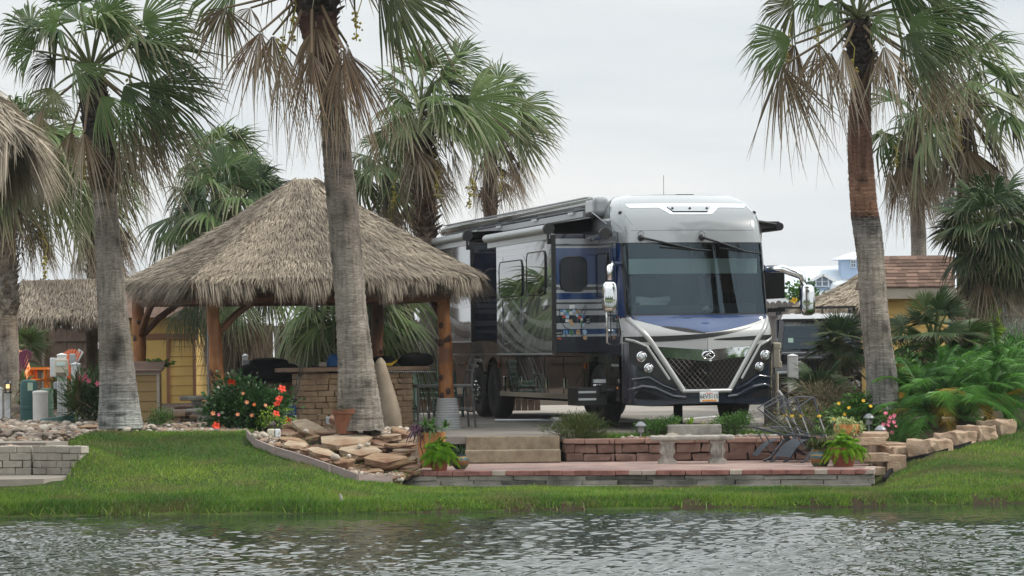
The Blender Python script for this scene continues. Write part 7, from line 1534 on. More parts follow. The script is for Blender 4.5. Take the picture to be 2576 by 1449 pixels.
for k, (x, h, wd, hh, c) in enumerate(((-1.96, 1.97, .06, .05, 0), (-1.90, 1.97, .06, .05, 2), (-1.84, 1.965, .07, .06, 1), (-1.95, 1.925, .05, .04, 4), (-1.87, 1.915, .07, .05, 0), (-1.79, 1.93, .06, .05, 4), (-1.74, 1.965, .05, .05, 2), (-1.68, 1.955, .05, .06, 3), (-1.91, 1.87, .05, .05, 5), (-1.855, 1.865, .06, .05, 2), (-1.86, 1.80, .06, .05, 4), (-1.80, 1.79, .06, .06, 3), (-1.77, 1.745, .05, .05, 3), (-1.68, 1.89, .05, .05, 2), (-1.64, 1.85, .06, .05, 5), (-1.58, 1.875, .05, .05, 0), (-1.60, 1.82, .05, .04, 4), (-1.61, 1.775, .05, .05, 1), (-1.58, 1.725, .035, .05, 2))): end_quad(mb, YE, x - wd / 2, x + wd / 2, h - hh / 2, h + hh / 2, c, .023 + .0004 * k)
mb.build('travel_map', cols, s1)
mb = MB(); mb.tube([mx_(y, h) for y, h in mo + mo[:1]], .0055, 4); mb.tube([mx_(y, h) for y, h in ((3.98, 1.62), (4.0, 1.55), (3.95, 1.46), (3.8, 1.5), (3.62, 1.45), (3.7, 1.56), (3.72, 1.63))], .0055, 4); mb.build('map_outline', M['black'], s1)
sticker(-1.77, 2.03, .095, .075, M['white'])
s_ = sticker(-2.0, 1.605, .115, .09, M['black'], 'club_sticker'); text('EAGLE', .034, (-2.0, YE - .028, 1.59), 0, M['white'], s_)
s_ = sticker(-1.495, 1.795, .065, .10, M['black'], 'club_sticker'); text('CF\nRV', .040, (-1.495, YE - .028, 1.797), 0, M['white'], s_)
for k, x in enumerate((-1.89, -1.79, -1.67, -1.56)): sticker(x, 1.605, .085, .085, cols[(0, 1, 3, 2)[k]], 'round_sticker', True)
sticker(-1.55, 1.51, .075, .075, cols[3], 'round_sticker', True); sticker(-2.0, 1.50, .07, .03, cols[5])
# outdoor rug, levelling board and folding rail under the motorhome
mb = MB(); a, b = rvp_ = (at(1245, 1056, 55.5), at(1520, 1055, 55.0)); mb.tube([(a.x, a.y, .90), (b.x, b.y, .90)], .03, 8); tag(rebase(mb.build('white_pole', M['alu'])), 'long white pole lying on the driveway beside the motorhome wheels', 'pole')
p = at(1405, 1078, 50.9); root = thing('folding_step', 'low grey aluminium folding step at the end of the driveway', 'step stool', (p.x, p.y, .86)); mb = MB(); mb.box((p.x + .15, p.y, 1.03), (.5, .3, .05), .2); mb.build('platform', M['alu'], root, local=False, bevel=.01)
for sx in (-1, 1):
    for sy in (-1, 1): mb = MB(); mb.bar((p.x + .15 + sx * .2, p.y + sy * .1, 1.01), (p.x + .15 + sx * .28, p.y + sy * .14, .86), .04, .04); mb.build('leg', M['grey_metal'], root, local=False)
mb = MB(); mb.tube([at(1490, 1062, 54), at(1620, 1058, 54.5), at(1720, 1056, 54.6), at(1830, 1046, 55)], .022, 6); tag(rebase(mb.build('white_hose', M['white'])), 'white hose lying on the driveway under the motorhome nose', 'hose')
# ================================================================== OFF-ROAD VEHICLE (local frame: front towards -y)
p = at(2070, 1030, 58.6)
JP = thing('off_road_vehicle', 'black boxy off-road vehicle with white roof and roof bars beside the motorhome', 'car', (p.x, 58.6, .86), rad(-3))
M['car_black'] = pm('car_black', (.008, .009, .011), rough=.22, coat=.25); M['car_white'] = paint('car_white', (.62, .63, .64), rough=.3)
mb = MB(); mb.box((0, 2.3, .92), (1.56, 3.9, .62)); mb.box((0, 3.3, 1.35), (1.5, 1.9, .35)); mb.build('body', M['car_black'], JP, bevel=.05)
mb = MB(); P = [[(x * (1.38 - .22 * (1 - t)) / 2, -.02 + 1.25 * t, 1.12 + .10 * t + .06 * (1 - x * x) - .06 * (1 - t) ** 3) for x in np.linspace(-1, 1, 13)] for t in np.linspace(0, 1, 8)]; mb.grid(P); [mb.box((s * .3, .75, 1.27), (.16, .3, .03)) for s in (-1, 1)]; mb.build('hood', paint('hood_black', (.02, .022, .026), rough=.08), JP, smooth=False, auto=30, bevel=0)
mb = MB(); P = [(-.78, 1.2, 1.22), (.78, 1.2, 1.22), (.70, 1.55, 1.86), (-.70, 1.55, 1.86)]; mb.add(P, [(0, 1, 2, 3)]); mb.build('windscreen', glassmat('car_glass', (.5, .55, .55), .8, 1.6), JP)
mb = MB(); Q = [Vector(q) + Vector((0, -.02, 0)) for q in P]; [mb.bar(Q[k], Q[(k + 1) % 4], .1, .06) for k in range(4)]; mb.build('windscreen_frame', M['car_black'], JP, bevel=.01)
mb = MB(); mb.box((0, 2.9, 1.93), (1.46, 2.75, .10), top=.94); [mb.box((x, 2.9, 1.985), (.1, 2.4, .025)) for x in (-.5, -.25, 0, .25, .5)]; mb.build('roof', M['car_white'], JP, bevel=.03)
for s in (-1, 1):
    mb = MB(); [mb.box((s * .70, y, 1.55), (.06, .1, .7)) for y in (1.62, 2.6, 3.6, 4.2)]; mb.box((s * .72, 2.9, 1.24), (.06, 2.7, .05)); mb.build('pillar', M['car_black'], JP)
mb = MB(); mb.box((0, 2.6, 1.5), (1.3, .3, .5)); mb.box((0, 1.75, 1.15), (1.4, .4, .2)); mb.build('interior', M['cab'], JP, bevel=.05)
mb = MB(); mb.bar((-.78, 1.9, 2.12), (.80, 1.9, 2.12), .08, .03); mb.bar((-.78, 3.4, 2.12), (.80, 3.4, 2.12), .08, .03); [mb.bar((s * .74, 1.8, 2.09), (s * .74, 3.5, 2.09), .04, .04) for s in (-1, 1)]; [mb.box((s * .74, y, 2.05), (.06, .12, .14)) for s in (-1, 1) for y in (1.9, 3.4)]; mb.build('roof_rack', M['black'], JP)
mb = MB(); mb.box((0, -.03, .90), (1.16, .08, .46)); gr = mb.build('grille', M['car_black'], JP, bevel=.03)
mb = MB(); [mb.box((-.27 + .09 * k, -.075, .93), (.045, .012, .28)) for k in range(7)]; mb.build('grille_slots', M['matte_black'], gr, bevel=.01)
for s in (-1, 1):
    mb = MB(); mb.lathe([(.10, .0), (.105, -.04), (.095, -.05), (.06, -.04), (0, -.045)], (s * .45, -.07, .95), 20, axis='Y'); mb.build('headlight', M['lens'], JP, auto=40)
    mb = MB(); P = [(s * (.62 + .28 * q), y, z + .0) for q in (0, 1) for y, z in ()]; P = [[(s * x, yy, zz) for yy, zz in ((-.16, .72), (-.18, .84), (-.05, .98), (.3, 1.02), (.75, 1.0), (.95, .78), (1.0, .6))] for x in (.58, .92)]; mb.grid(P); mb.grid([[(x_, y_, z_ - .06) for x_, y_, z_ in q] for q in P]); mb.grid([P[1], [(x_, y_, z_ - .06) for x_, y_, z_ in P[1]]]); mb.grid([[P[0][0], P[1][0]], [(P[0][0][0], P[0][0][1], .62), (P[1][0][0], P[1][0][1], .62)]]); mb.build('fender', M['car_black'], JP)
    mb = MB(); mb.box((s * .78, -.19, .83), (.2, .03, .045)); mb.build('turn_lamp', M['lens'], JP, bevel=.008)
    for y in (.42, 3.3):
        mb = MB(); mb.lathe([(.2, 0), (.36, -.02), (.41, .03), (.41, .24), (.36, .28), (.2, .28)], (0, 0, 0), 28, axis='X'); mb.V = [(s * .92 - s * x, y + yy, .41 + z) for x, yy, z in mb.V]; wl = mb.build('wheel', M['rubber'], JP, auto=40); mb = MB(); mb.lathe([(.22, .01), (.2, .06), (.06, .03), (0, .02)], (0, 0, 0), 20, axis='X'); mb.V = [(s * .92 - s * x, y + yy, .41 + z) for x, yy, z in mb.V]; mb.build('rim', M['grey_metal'], wl)
    mb = MB(); mb.box((s * .92, 1.45, 1.32), (.2, .1, .2)); mb.build('mirror', M['car_black'], JP, bevel=.03)
mb = MB(); mb.box((0, -.36, .56), (1.66, .24, .17)); mb.box((0, -.3, .44), (1.2, .2, .12)); mb.build('bumper', M['black'], JP, bevel=.03)
for s in (-1, 1): mb = MB(); mb.lathe([(.075, .03), (.08, -.03), (.07, -.04), (0, -.03)], (s * .62, -.48, .6), 18, axis='Y'); mb.build('fog_lamp', M['lens'], JP, auto=40)
mb = MB(); mb.bar((-.6, 1.16, 1.27), (-.05, 1.14, 1.29), .02, .015); mb.bar((.05, 1.14, 1.29), (.55, 1.16, 1.27), .02, .015); mb.build('wiper', M['black'], JP)
mb = MB(); mb.box((-.55, 1.33, 1.46), (.1, .005, .1), tilt=Matrix.Rotation(-.5, 3, 'X')); mb.build('window_sticker', M['mint'], JP)
# ================================================================== BENCHMATES: pair of folded rocker chairs lying on the patio
def folding_chair(px, py, Y, rz, label, flipx):
    p = at(px, py, Y); root = thing('folding_chair', label, 'camp chair', (p.x, p.y, .402), rz, 'folded camp chairs'); f = flipx; dk = M['chair_frame']; al = M['alu']
    def T(name, pts, r_, mat): mb = MB(); mb.tube([(f * x, y, z) for x, y, z in pts], r_ * .85, 7); return mb.build(name, mat, root)
    for y in (-.22, .22):
        T('frame_bar', [(-.62, y, .56), (-.1, y, .42), (.12, y, .40)], .013, dk); T('frame_bar', [(-.44, y, .83), (.0, y, .48), (.44, y, .12)], .013, dk)
        T('rocker', [(-.36, y, .01), (-.25, y, .05), (-.05, y, .30), (.1, y, .42)], .022, dk); T('frame_bar', [(-.47, y, .50), (-.25, y, .12)], .012, dk)
        T('armrest', [(-.10, y, 1.0), (.0, y, .72)], .024, dk); b = T('piston', [(.0, y, .72), (.14, y, .40)], .013, al)
        mb = MB(); mb.lathe([(.028, 0), (.03, .02), (.026, .035)], (0, 0, 0), 12); mb.V = [(f * (x + .0), yy + y, z + .70) for x, yy, z in mb.V]; mb.build('collar', M['fl_yellow'], b)
        T('frame_bar', [(-.44, y, .84), (-.10, y, 1.02)], .011, dk)
    T('crossbar', [(-.62, -.22, .56), (-.62, .22, .56)], .012, dk); T('crossbar', [(-.10, -.22, 1.01), (-.10, .22, 1.01)], .012, dk); T('crossbar', [(.44, -.22, .12), (.44, .22, .12)], .012, dk)
    mb = MB(); mb.grid([[(f * (-.05 + .42 * t), y, .40 - .30 * t - .10 * math.sin(PI * t)) for t in np.linspace(0, 1, 7)] for y in (-.2, .2)]); mb.grid([[(f * (-.05 + .42 * t), y, .385 - .30 * t - .10 * math.sin(PI * t)) for t in np.linspace(0, 1, 7)] for y in (-.2, .2)]); mb.build('fabric_seat', M['chair_fabric'], root)
    mb = MB(); mb.grid([[(f * (-.55 + .35 * t), y, .10 + .26 * t + .05 * math.sin(PI * t)) for t in np.linspace(0, 1, 6)] for y in (-.2, .2)]); mb.build('fabric_back', M['chair_fabric'], root)
M['chair_frame'] = pm('chair_frame', (.10, .11, .13), rough=.3, metal=.6); M['chair_fabric'] = pm('chair_fabric', (.035, .042, .055), (.06, .07, .085), rough=.85, scale=60)
folding_chair(1985, 1156, 47.3, .15, 'folded dark rocker camp chair with yellow collar leaning on the red block wall', 1)
folding_chair(2040, 1152, 46.9, .55, 'second folded dark camp chair tangled with the first, nearer the painted pot', 1)
# stone planter block behind bench, garden lights, sprinkler things
mb = MB(); p = at(1745, 1090, 48.8); mb.box((p.x, p.y, .83), (.86, .3, .26), .05, jit=.008); tag(rebase(mb.build('stone_trough', M['old_concrete'], bevel=.02)), 'rectangular grey concrete trough behind the concrete bench', 'planter')
p = at(1745, 1070, 48.9); r = rnd(3); lb = LB(); rosette(lb, (p.x - .05, p.y - .05, .95), .22, .05, 8, r, (40, 88), .4); [rosette(lb, (p.x + a, p.y, .95), .1, .02, 24, r, (0, 80), .5, .5) for a in (-.3, -.1, .15, .3)]; tag(rebase(lb.build('trough_plants', M['leaf_lime'])), 'dry pale ground cover and one broad leaf growing in the concrete trough', 'plant')
def garden_light(px, py, Y, label, base_z, lit=False, s=1.0):
    p = at(px, py, Y); root = thing('garden_light', label, 'garden light', (p.x, p.y, base_z), 0, 'small garden path lights'); z = p.z
    mb = MB(); mb.tube([(p.x, p.y, base_z - .02), (p.x, p.y, z - .05 * s)], .014, 6); mb.build('stake', M['grey_metal'], root, local=False)
    mb = MB(); mb.lathe([(.05 * s, -.1 * s), (.055 * s, -.02 * s), (.045 * s, 0)], (p.x, p.y, z), 14); mb.build('lamp_body', M['grey_metal'], root, local=False)
    mb = MB(); mb.lathe([(.095 * s, 0), (.09 * s, .02 * s), (.05 * s, .06 * s), (.02 * s, .075 * s)], (p.x, p.y, z), 16); mb.build('cap', M['grey_metal'], root, local=False, auto=40)
garden_light(1612, 1072, 48.4, 'mushroom cap garden light among the pebbles left of the bench', .735)
garden_light(2215, 1082, 46.9, 'mushroom cap garden light standing before the pink flowering bush', .8)
garden_light(2186, 1052, 47.6, 'mushroom cap garden light half hidden in the yellow flowered shrub', .85)
mb = MB(); p = at(938, 1092, 46.4); mb.tube([(p.x, p.y, p.z - .06), (p.x, p.y, p.z + .05)], .012, 6); mb.lathe([(.015, 0), (.03, .03), (.035, .1), (.02, .15), (.01, .16)], (p.x, p.y, p.z + .04), 12); tag(rebase(mb.build('spot_light', M['grey_metal'])), 'grey spotlight on a stake in the pebbles by the leaning palm foot', 'garden light')
root = thing('socket_box', 'cream and white outdoor socket boxes on the left of the rock pile', 'socket box', at(690, 1100, 46.0)); q = at(686, 1090, 45.9)
mb = MB(); mb.box((q.x - .03, q.y, q.z), (.10, .08, .13), jit=.004); mb.build('socket_cover', M['cream'], root, local=False, bevel=.015); mb = MB(); mb.box((q.x + .07, q.y + .01, q.z), (.09, .08, .13), .3); mb.build('socket_cover', M['white'], root, local=False, bevel=.015)
mb = MB(); mb.box((q.x + .02, q.y + .02, q.z - .13), (.03, .03, .2)); mb.build('post', M['white'], root, local=False)
mb = MB(); q = at(830, 1050, 47.5); mb.box((q.x, q.y, q.z - .05), (.14, .1, .12), .2); tag(rebase(mb.build('junction_box', M['lgrey'], bevel=.01)), 'small pale grey box between the bar and the terracotta pot', 'box')
mb = MB(); g = ghit(860, 1262); mb.tube([(g.x, g.y, g.z - .03), (g.x - .01, g.y, g.z + .05), (g.x - .025, g.y - .01, g.z + .11)], [.022, .025, .012], 8); tag(rebase(mb.build('pipe_stub', M['old_concrete'])), 'small pale grey stub sticking out of the grass at the waterline', 'pipe')
# ================================================================== UTILITY POSTS, LEFT
def post(px, top, bot, wpx, Y, label, cap=.02, name='white_post'):
    a = at(px, bot, Y); b = at(px, top, Y); w_ = wpx * Y / F_PX; root = thing(name, label, 'post', a, 0, 'white utility posts'); mb = MB(); mb.box((a.x, a.y, (a.z + b.z) / 2 - .05), (w_, w_, b.z - a.z + .1)); mb.build('shaft', M['white'], root, local=False, bevel=.006)
    mb = MB(); mb.lathe([(w_ * .80, 0), (w_ * .80, .02), (w_ * .62, .03), (.005, .03 + cap)], (a.x, a.y, b.z), 4, sq=1); mb.build('cap', M['white'], root, local=False); return root, a, b, w_
ro, a, b, w_ = post(192, 918, 1062, 21, 53.6, 'tall white square post with a brass tap and cable before the oleander')
mb = MB(); mb.tube([b + Vector((.02, -.08, .06)), b + Vector((.03, -.1, -.1)), b + Vector((-.02, -.1, -.3))], .006, 4); mb.lathe([(.01, 0), (.016, .03), (.008, .07)], b + Vector((.02, 0, .04)), 8); mb.build('cable', M['grey_metal'], ro, local=False)
ro, a, b, w_ = post(20, 992, 1043, 15, 54.5, 'short white post carrying a lit lantern at the far left')
mb = MB(); z = b.z + .03; [mb.box((b.x + sx * .045, b.y + sy * .045, z + .09), (.012, .012, .16)) for sx in (-1, 1) for sy in (-1, 1)]; mb.lathe([(.085, 0), (.07, .03), (.02, .06)], (b.x, b.y, z + .17), 12); mb.box((b.x, b.y, z), (.13, .13, .02)); ln = mb.build('lantern', M['black'], ro, local=False)
m_, t_, b_ = principled('lantern_glow'); b_.inputs['Base Color'].default_value = (.9, .7, .4, 1); b_.inputs['Emission Color'].default_value = (1, .62, .25, 1); b_.inputs['Emission Strength'].default_value = 1.6
mb = MB(); mb.lathe([(.035, 0), (.035, .07)], (b.x, b.y, z + .08), 10); mb.build('glowing_glass', m_, ln, local=False)
post(0, 980, 1040, 14, 54.5, 'white post cut off by the left picture edge')
ro, a, b, w_ = post(157, 895, 1058, 21, 54.4, 'white post carrying the cream electric meter box')
for (px, py, wp, hp, dy, mat, nm) in ((155, 925, 33, 42, -.12, 'cream', 'meter_box'), (138, 924, 22, 48, .03, 'white', 'backing_box'), (142, 970, 13, 18, -.03, 'lgrey', 'switch_box'), (183, 905, 14, 30, .1, 'lgrey', 'side_box')):
    c = at(px, py, 54.4 + dy); s_ = 54.4 / F_PX; mb = MB(); mb.box(c, (wp * s_, .14, hp * s_), top=1.0 if nm != 'meter_box' else .94); o = mb.build(nm, M[mat], ro, local=False, bevel=.012)
    if nm == 'meter_box':
        mb = MB(); mb.box((c.x, c.y - .075, c.z + .07), (.16, .01, .065)); mb.build('display', M['visor'], o, local=False); mb = MB(); mb.box((c.x, c.y - .075, c.z - .11), (.18, .02, .07), tilt=Matrix.Rotation(.5, 3, 'X')); mb.build('drip_lip', M['taupe'], o, local=False)
mb = MB(); [mb.tube([(a.x + dx, a.y - .11, a.z), (a.x + dx, a.y - .11, b.z - .45)], .014, 6) for dx in (-.06, -.02, .03)]; mb.tube([(a.x + .06, a.y - .12, b.z - .5), (a.x + .12, a.y - .14, b.z - .8), (a.x + .1, a.y - .13, a.z + .3)], .006, 4); mb.build('conduits', M['white'], ro, local=False)
def pedestal(px, top, bot, wpx, Y, label, mat, bands):
    a = at(px, bot, Y); b = at(px, top, Y); r_ = wpx * Y / F_PX / 2; H = b.z - a.z; root = thing('utility_pedestal', label, 'utility box', a); mb = MB()
    prof = [(r_ * .97, 0), (r_ * .97, H * .28), (r_ * 1.02, H * .29), (r_ * 1.02, H * .34), (r_ * .96, H * .35), (r_ * .94, H * .90), (r_ * .82, H * .97), (r_ * .4, H)]; mb.lathe(prof, (a.x, a.y, a.z), 20, sq=0); mb.V = [(a.x + math.copysign(abs((x - a.x) / r_) ** .7, x - a.x) * r_, a.y + math.copysign(abs((y - a.y) / r_) ** .7, y - a.y) * r_, z) for x, y, z in mb.V]; mb.build('housing', mat, root, local=False, auto=30)
    if bands: mb = MB(); mb.box((a.x + .05, a.y - r_ * .97, a.z + H * .83), (.09, .012, .14)); mb.build('warning_label', pm('label_yellow', (.5, .5, .2), (.2, .4, .5), rough=.5, scale=30), root, local=False)
pedestal(73, 955, 1058, 44, 53.8, 'dark green plastic pedestal with small warning label on the stones', M['green_box'], True)
pedestal(118, 976, 1052, 34, 54.6, 'pale green pedestal behind the white round bollard', M['pale_green_box'], False)
a = at(102, 1057, 53.6); mb = MB(); r_ = .135; mb.lathe([(r_, -.05), (r_, .46), (r_ * 1.04, .465), (r_ * 1.04, .5), (r_ * .9, .52), (.01, .53)], a, 24); tag(rebase(mb.build('round_bollard', pm('bollard_white', (.55, .53, .5), (.66, .64, .6), rough=.7, scale=3), auto=40)), 'round off-white bollard between dark and pale green pedestals', 'bollard')
a = at(146, 1066, 52.6); mb = MB(); mb.lathe([(.31, -.1), (.31, .1), (.30, .115), (.02, .13)], a, 28); mb.V = [(a.x + (x - a.x), a.y + (y - a.y) * .7, z + (x - a.x) * .09) for x, y, z in mb.V]; tag(rebase(mb.build('buried_valve_box', M['green_box'], auto=40)), 'low green valve box half sunk in stones before the meter post', 'utility box')
ro, a, b, w_ = post(617, 897, 935, 13, 55.5, 'short white post with grey socket box above the grill counter'); mb = MB(); mb.box((a.x + .02, a.y - .08, b.z - .14), (.12, .06, .16)); mb.build('socket_box', M['grey_metal'], ro, local=False, bevel=.01)
a = at(1995, 985, 54.5); mb = MB(); b = at(1995, 897, 54.5); mb.box((a.x, a.y, (a.z + b.z) / 2 - .1), (.18, .18, b.z - a.z + .2)); mb.lathe([(.135, 0), (.13, .02), (.02, .05)], (a.x, a.y, b.z), 4, sq=1); tag(rebase(mb.build('utility_cabinet', M['white'], bevel=.01)), 'white utility cabinet between motorhome and dwarf fan palms', 'utility box')
a = at(1953, 893, 53.0); mb = MB(); mb.box((a.x, a.y, a.z), (.12, .14, .44)); mb.box((a.x + .01, a.y, a.z + .16), (.14, .15, .1)); mb.box((a.x + .04, a.y, a.z - .17), (.1, .13, .12)); mb.tube([(a.x, a.y, a.z - .3), (a.x, a.y, .86)], .04, 8); tag(rebase(mb.build('power_pedestal', M['cream'], bevel=.02)), 'beige power hook-up pedestal behind the motorhome corner', 'utility box')
a = at(1938, 1050, 51.2); mb = MB(); mb.box((a.x, a.y, 1.02), (.2, .16, .5)); tag(rebase(mb.build('grey_stump_post', M['fence_grey'], bevel=.01)), 'weathered grey wooden stub post under the motorhome corner', 'post')
mb = MB(); mb.tube([at(1958, 985, 51.5), at(1970, 1000, 51.4), at(1978, 1030, 51.3), at(1976, 1060, 51.2)], .035, 8); tag(rebase(mb.build('white_pipe', M['white'])), 'bent white hose pipe by the motorhome corner', 'pipe')
# orange and purple deck chairs with side table
def deck_chair(px, py, Y, rz, label, mat, s=1.0):
    p = at(px, py, Y); root = thing('deck_chair', label, 'chair', p, rz, 'painted slatted deck chairs'); m = M[mat]; root.scale = (.78, .78, .78)
    mb = MB(); [mb.bar((x, .3 + .02 * abs(x), .45), (x * 1.15, .62, 1.12 + .08 * (1 - (x / .28) ** 2)), .085, .02) for x in (-.28, -.19, -.095, 0, .095, .19, .28)]; mb.bar((-.3, .42, .72), (.3, .42, .72), .03, .06); mb.build('backrest', m, root)
    mb = MB(); [mb.box((0, -.25 + .09 * k, .45 - .01 * k), (.6, .08, .022)) for k in range(7)]; mb.build('seat', m, root)
    for sx in (-1, 1):
        mb = MB(); mb.box((sx * .37, -.02, .70), (.13, .72, .025)); mb.build('armrest', m, root, bevel=.01)
        mb = MB(); mb.bar((sx * .33, -.28, 0), (sx * .33, -.26, .69), .09, .03); mb.build('leg', m, root); mb = MB(); mb.bar((sx * .33, .3, .0), (sx * .33, .36, .69), .09, .03); mb.build('leg', m, root)
deck_chair(72, 1000, 58.5, .75, 'bright orange slatted deck chair facing right on the left patio', 'orange_paint'); deck_chair(132, 1000, 58.8, -.8, 'red orange slatted deck chair facing the bright orange one', 'red_orange_paint'); deck_chair(8, 1005, 57.2, -1.9, 'purple slatted deck chair seen from behind at the left', 'purple_paint')
p = at(98, 1000, 59.4); root = thing('side_table', 'orange slatted side table between the deck chairs', 'table', p); mb = MB(); [mb.box((p.x - .3 + .1 * k, p.y, p.z + .58), (.09, .5, .03)) for k in range(7)]; mb.build('table_top', M['orange_paint'], root, local=False)
for sx in (-1, 1):
    for sy in (-1, 1): mb = MB(); mb.bar((p.x + sx * .26, p.y + sy * .2, p.z), (p.x + sx * .24, p.y + sy * .18, p.z + .57), .06, .04); mb.build('leg', M['orange_paint'], root, local=False)
# ================================================================== FENCES, SHEDS, FAR HOUSES
def fence(a, b, z0, z1, label, mat, seed, post_every=2.4, rail_front=True, bw=.14):
    random.seed(seed); c = ((a[0] + b[0]) / 2, (a[1] + b[1]) / 2, z0); root = thing('wooden_fence', label, 'fence', c); v = Vector((b[0] - a[0], b[1] - a[1], 0)); L = v.length; v.normalize(); nr = Vector((v.y, -v.x, 0)); rz = math.atan2(v.y, v.x); mb = MB(); s = 0
    while s < L:
        q = Vector((*a, 0)) + v * (s + bw / 2) + nr * random.uniform(-.006, .006); h = z1 + random.uniform(-.02, .02); m_ = Matrix.Rotation(rz, 3, 'Z')
        prof = [(-bw / 2 + .004, z0), (bw / 2 - .004, z0), (bw / 2 - .004, h - .05), (bw / 2 - .04, h), (-bw / 2 + .04, h), (-bw / 2 + .004, h - .05)]
        vs = [q + m_ @ Vector((x, dy, 0)) + Vector((0, 0, z)) for dy in (-.01, .01) for x, z in prof]; mb.add(vs, [(0, 1, 2, 3, 4, 5), (11, 10, 9, 8, 7, 6)] + [(k, (k + 1) % 6, 6 + (k + 1) % 6, 6 + k) for k in range(6)]); s += bw
    mb.build('boards', M[mat], root, local=False)
    for z in (z0 + .35, (z0 + z1) / 2 + .1, z1 - .3): mb = MB(); q = Vector((*a, z)) + v * L / 2 + nr * .04; mb.box(q, (L, .045, .09), rz); mb.build('rail', M[mat], root, local=False)
    k = 0
    while k * post_every <= L: mb = MB(); q = Vector((*a, 0)) + v * (k * post_every) + nr * .09; mb.box((q.x, q.y, (z0 + z1) / 2 - .05), (.1, .1, z1 - z0 - .1), rz); mb.build('post', M['fence_grey'], root, local=False); k += 1
    return root
zf_ = at(140, 822, 70).z
fence((-15.5, 71.5), (-5.4, 67.2), .8, zf_, 'dark brown board fence behind the deck chairs on the left', 'fence', 3, 2.6)
fence((-5.2, 67.0), (.5, 66.0), .8, at(650, 808, 66.5).z, 'brown board fence seen through the hut behind the bar', 'fence', 4)
fence((4.8, 69.5), (9.4, 69.0), .8, at(2000, 757, 69).z, 'grey brown fence behind the off-road vehicle', 'fence_grey', 5); fence((9.6, 66.0), (24, 62.6), .8, at(2480, 756, 65.5).z, 'grey brown fence at the right edge behind the sea grape', 'fence_grey', 6)
# number plates nailed to the left fence
def fence_plate(px, py, rot, txt, label, col):
    t = (px - 20) / 250.0; p = at(px, py, 70.6 - 2.2 * (px / 250.0)); p.y = 71.5 + (p.x + 15.5) * (67.2 - 71.5) / 10.1 - .16; root = thing('number_plate', label, 'number plate', p, math.atan2(-4.3, 10.1), 'old number plates on the fence')
    mb = MB(); mb.box((0, 0, 0), (.31, .006, .155)); o = mb.build('plate', M['white'], root, bevel=.01); o.rotation_euler = (0, -rot, 0)
    q = text(txt, .085, (0, -.006, -.008), 0, col, o)
M['plate_ink'] = pm('plate_ink', (.05, .05, .06), rough=.6)
fence_plate(162, 934, .55, '157746', 'white number plate tilted up to the right above the orange side table', M['plate_ink'])
fence_plate(195, 896, 1.0, '15 1914', 'white number plate tilted steeply beside the tall white post', M['plate_ink'])
fence_plate(243, 869, -.04, '2901 03', 'level white number plate with red figures half behind the whitewashed trunk', M['fl_red'])
# left yellow shed
def siding(mb, a, b, z0, z1, h=.2, mi=0):
    v = Vector((b[0] - a[0], b[1] - a[1], 0)); L = v.length; rz = math.atan2(v.y, v.x); v.normalize(); nr = Vector((v.y, -v.x, 0)); z = z0
    while z < z1 - .02:
        hh = min(h, z1 - z); q = Vector((*a, z + hh / 2)) + v * L / 2; mb.box(q, (L, .03, hh - .004), rz, mi, tilt=Matrix.Rotation(-.07, 3, 'X')); z += hh
Ys = 62; c0, c1, c2 = at(300, 985, Ys), at(490, 985, Ys), at(519, 985, Ys + 1.2)
sh = thing('yellow_shed', 'yellow clapboard shed with brown trimmed door seen left through the hut', 'shed', ((c0.x + c1.x) / 2, Ys, .9)); z0, z1 = .95, 2.95
mb = MB(); mb.add([(c0.x, Ys + .03, z0), (c1.x, Ys + .03, z0), (c2.x, Ys + 1.25, z0), (c0.x + .3, Ys + 1.6, z0)] + [(c0.x, Ys + .03, z1), (c1.x, Ys + .03, z1), (c2.x, Ys + 1.25, z1), (c0.x + .3, Ys + 1.6, z1)], [(0, 1, 5, 4), (1, 2, 6, 5), (2, 3, 7, 6), (3, 0, 4, 7), (4, 5, 6, 7)]); siding(mb, (at(424, 985, Ys).x, Ys), (c1.x, Ys), z0, z1); siding(mb, (c1.x, Ys), (c2.x, Ys + 1.2), z0, z1); siding(mb, (c0.x, Ys), (at(424, 985, Ys).x, Ys), 2.62, z1); mb.build('wall', M['yellow'], sh, local=False)
xa, xb = at(362, 985, Ys).x, at(420, 985, Ys).x; mb = MB(); mb.box(((xa + xb) / 2, Ys - .02, (z0 + 2.5) / 2), (xb - xa, .04, 2.5 - z0)); mb.build('door', M['yellow'], sh, local=False)
mb = MB(); [mb.box((at(px, 985, Ys).x, Ys - .03, (z0 + zt) / 2), (.065, .06, zt - z0)) for px, zt in ((359, 2.5), (424, 2.5), (490, z1))]; mb.box(((xa + at(490, 985, Ys).x) / 2, Ys - .033, 2.56), (at(490, 985, Ys).x - xa + .14, .062, .11)); mb.build('trim', M['trim_brown'], sh, local=False)
mb = MB(); mb.add([(c0.x - .3, Ys - .35, z1), (c2.x + .2, Ys - .35, z1), (c2.x + .2, Ys + 1.1, z1 + .6), (c0.x - .3, Ys + 1.1, z1 + .6), (c2.x + .2, Ys + 2.4, z1), (c0.x - .3, Ys + 2.4, z1)], [(0, 1, 2, 3), (3, 2, 4, 5), (0, 3, 5), (1, 4, 2), (0, 5, 4, 1)]); mb.build('roof', M['shingle'], sh, local=False)
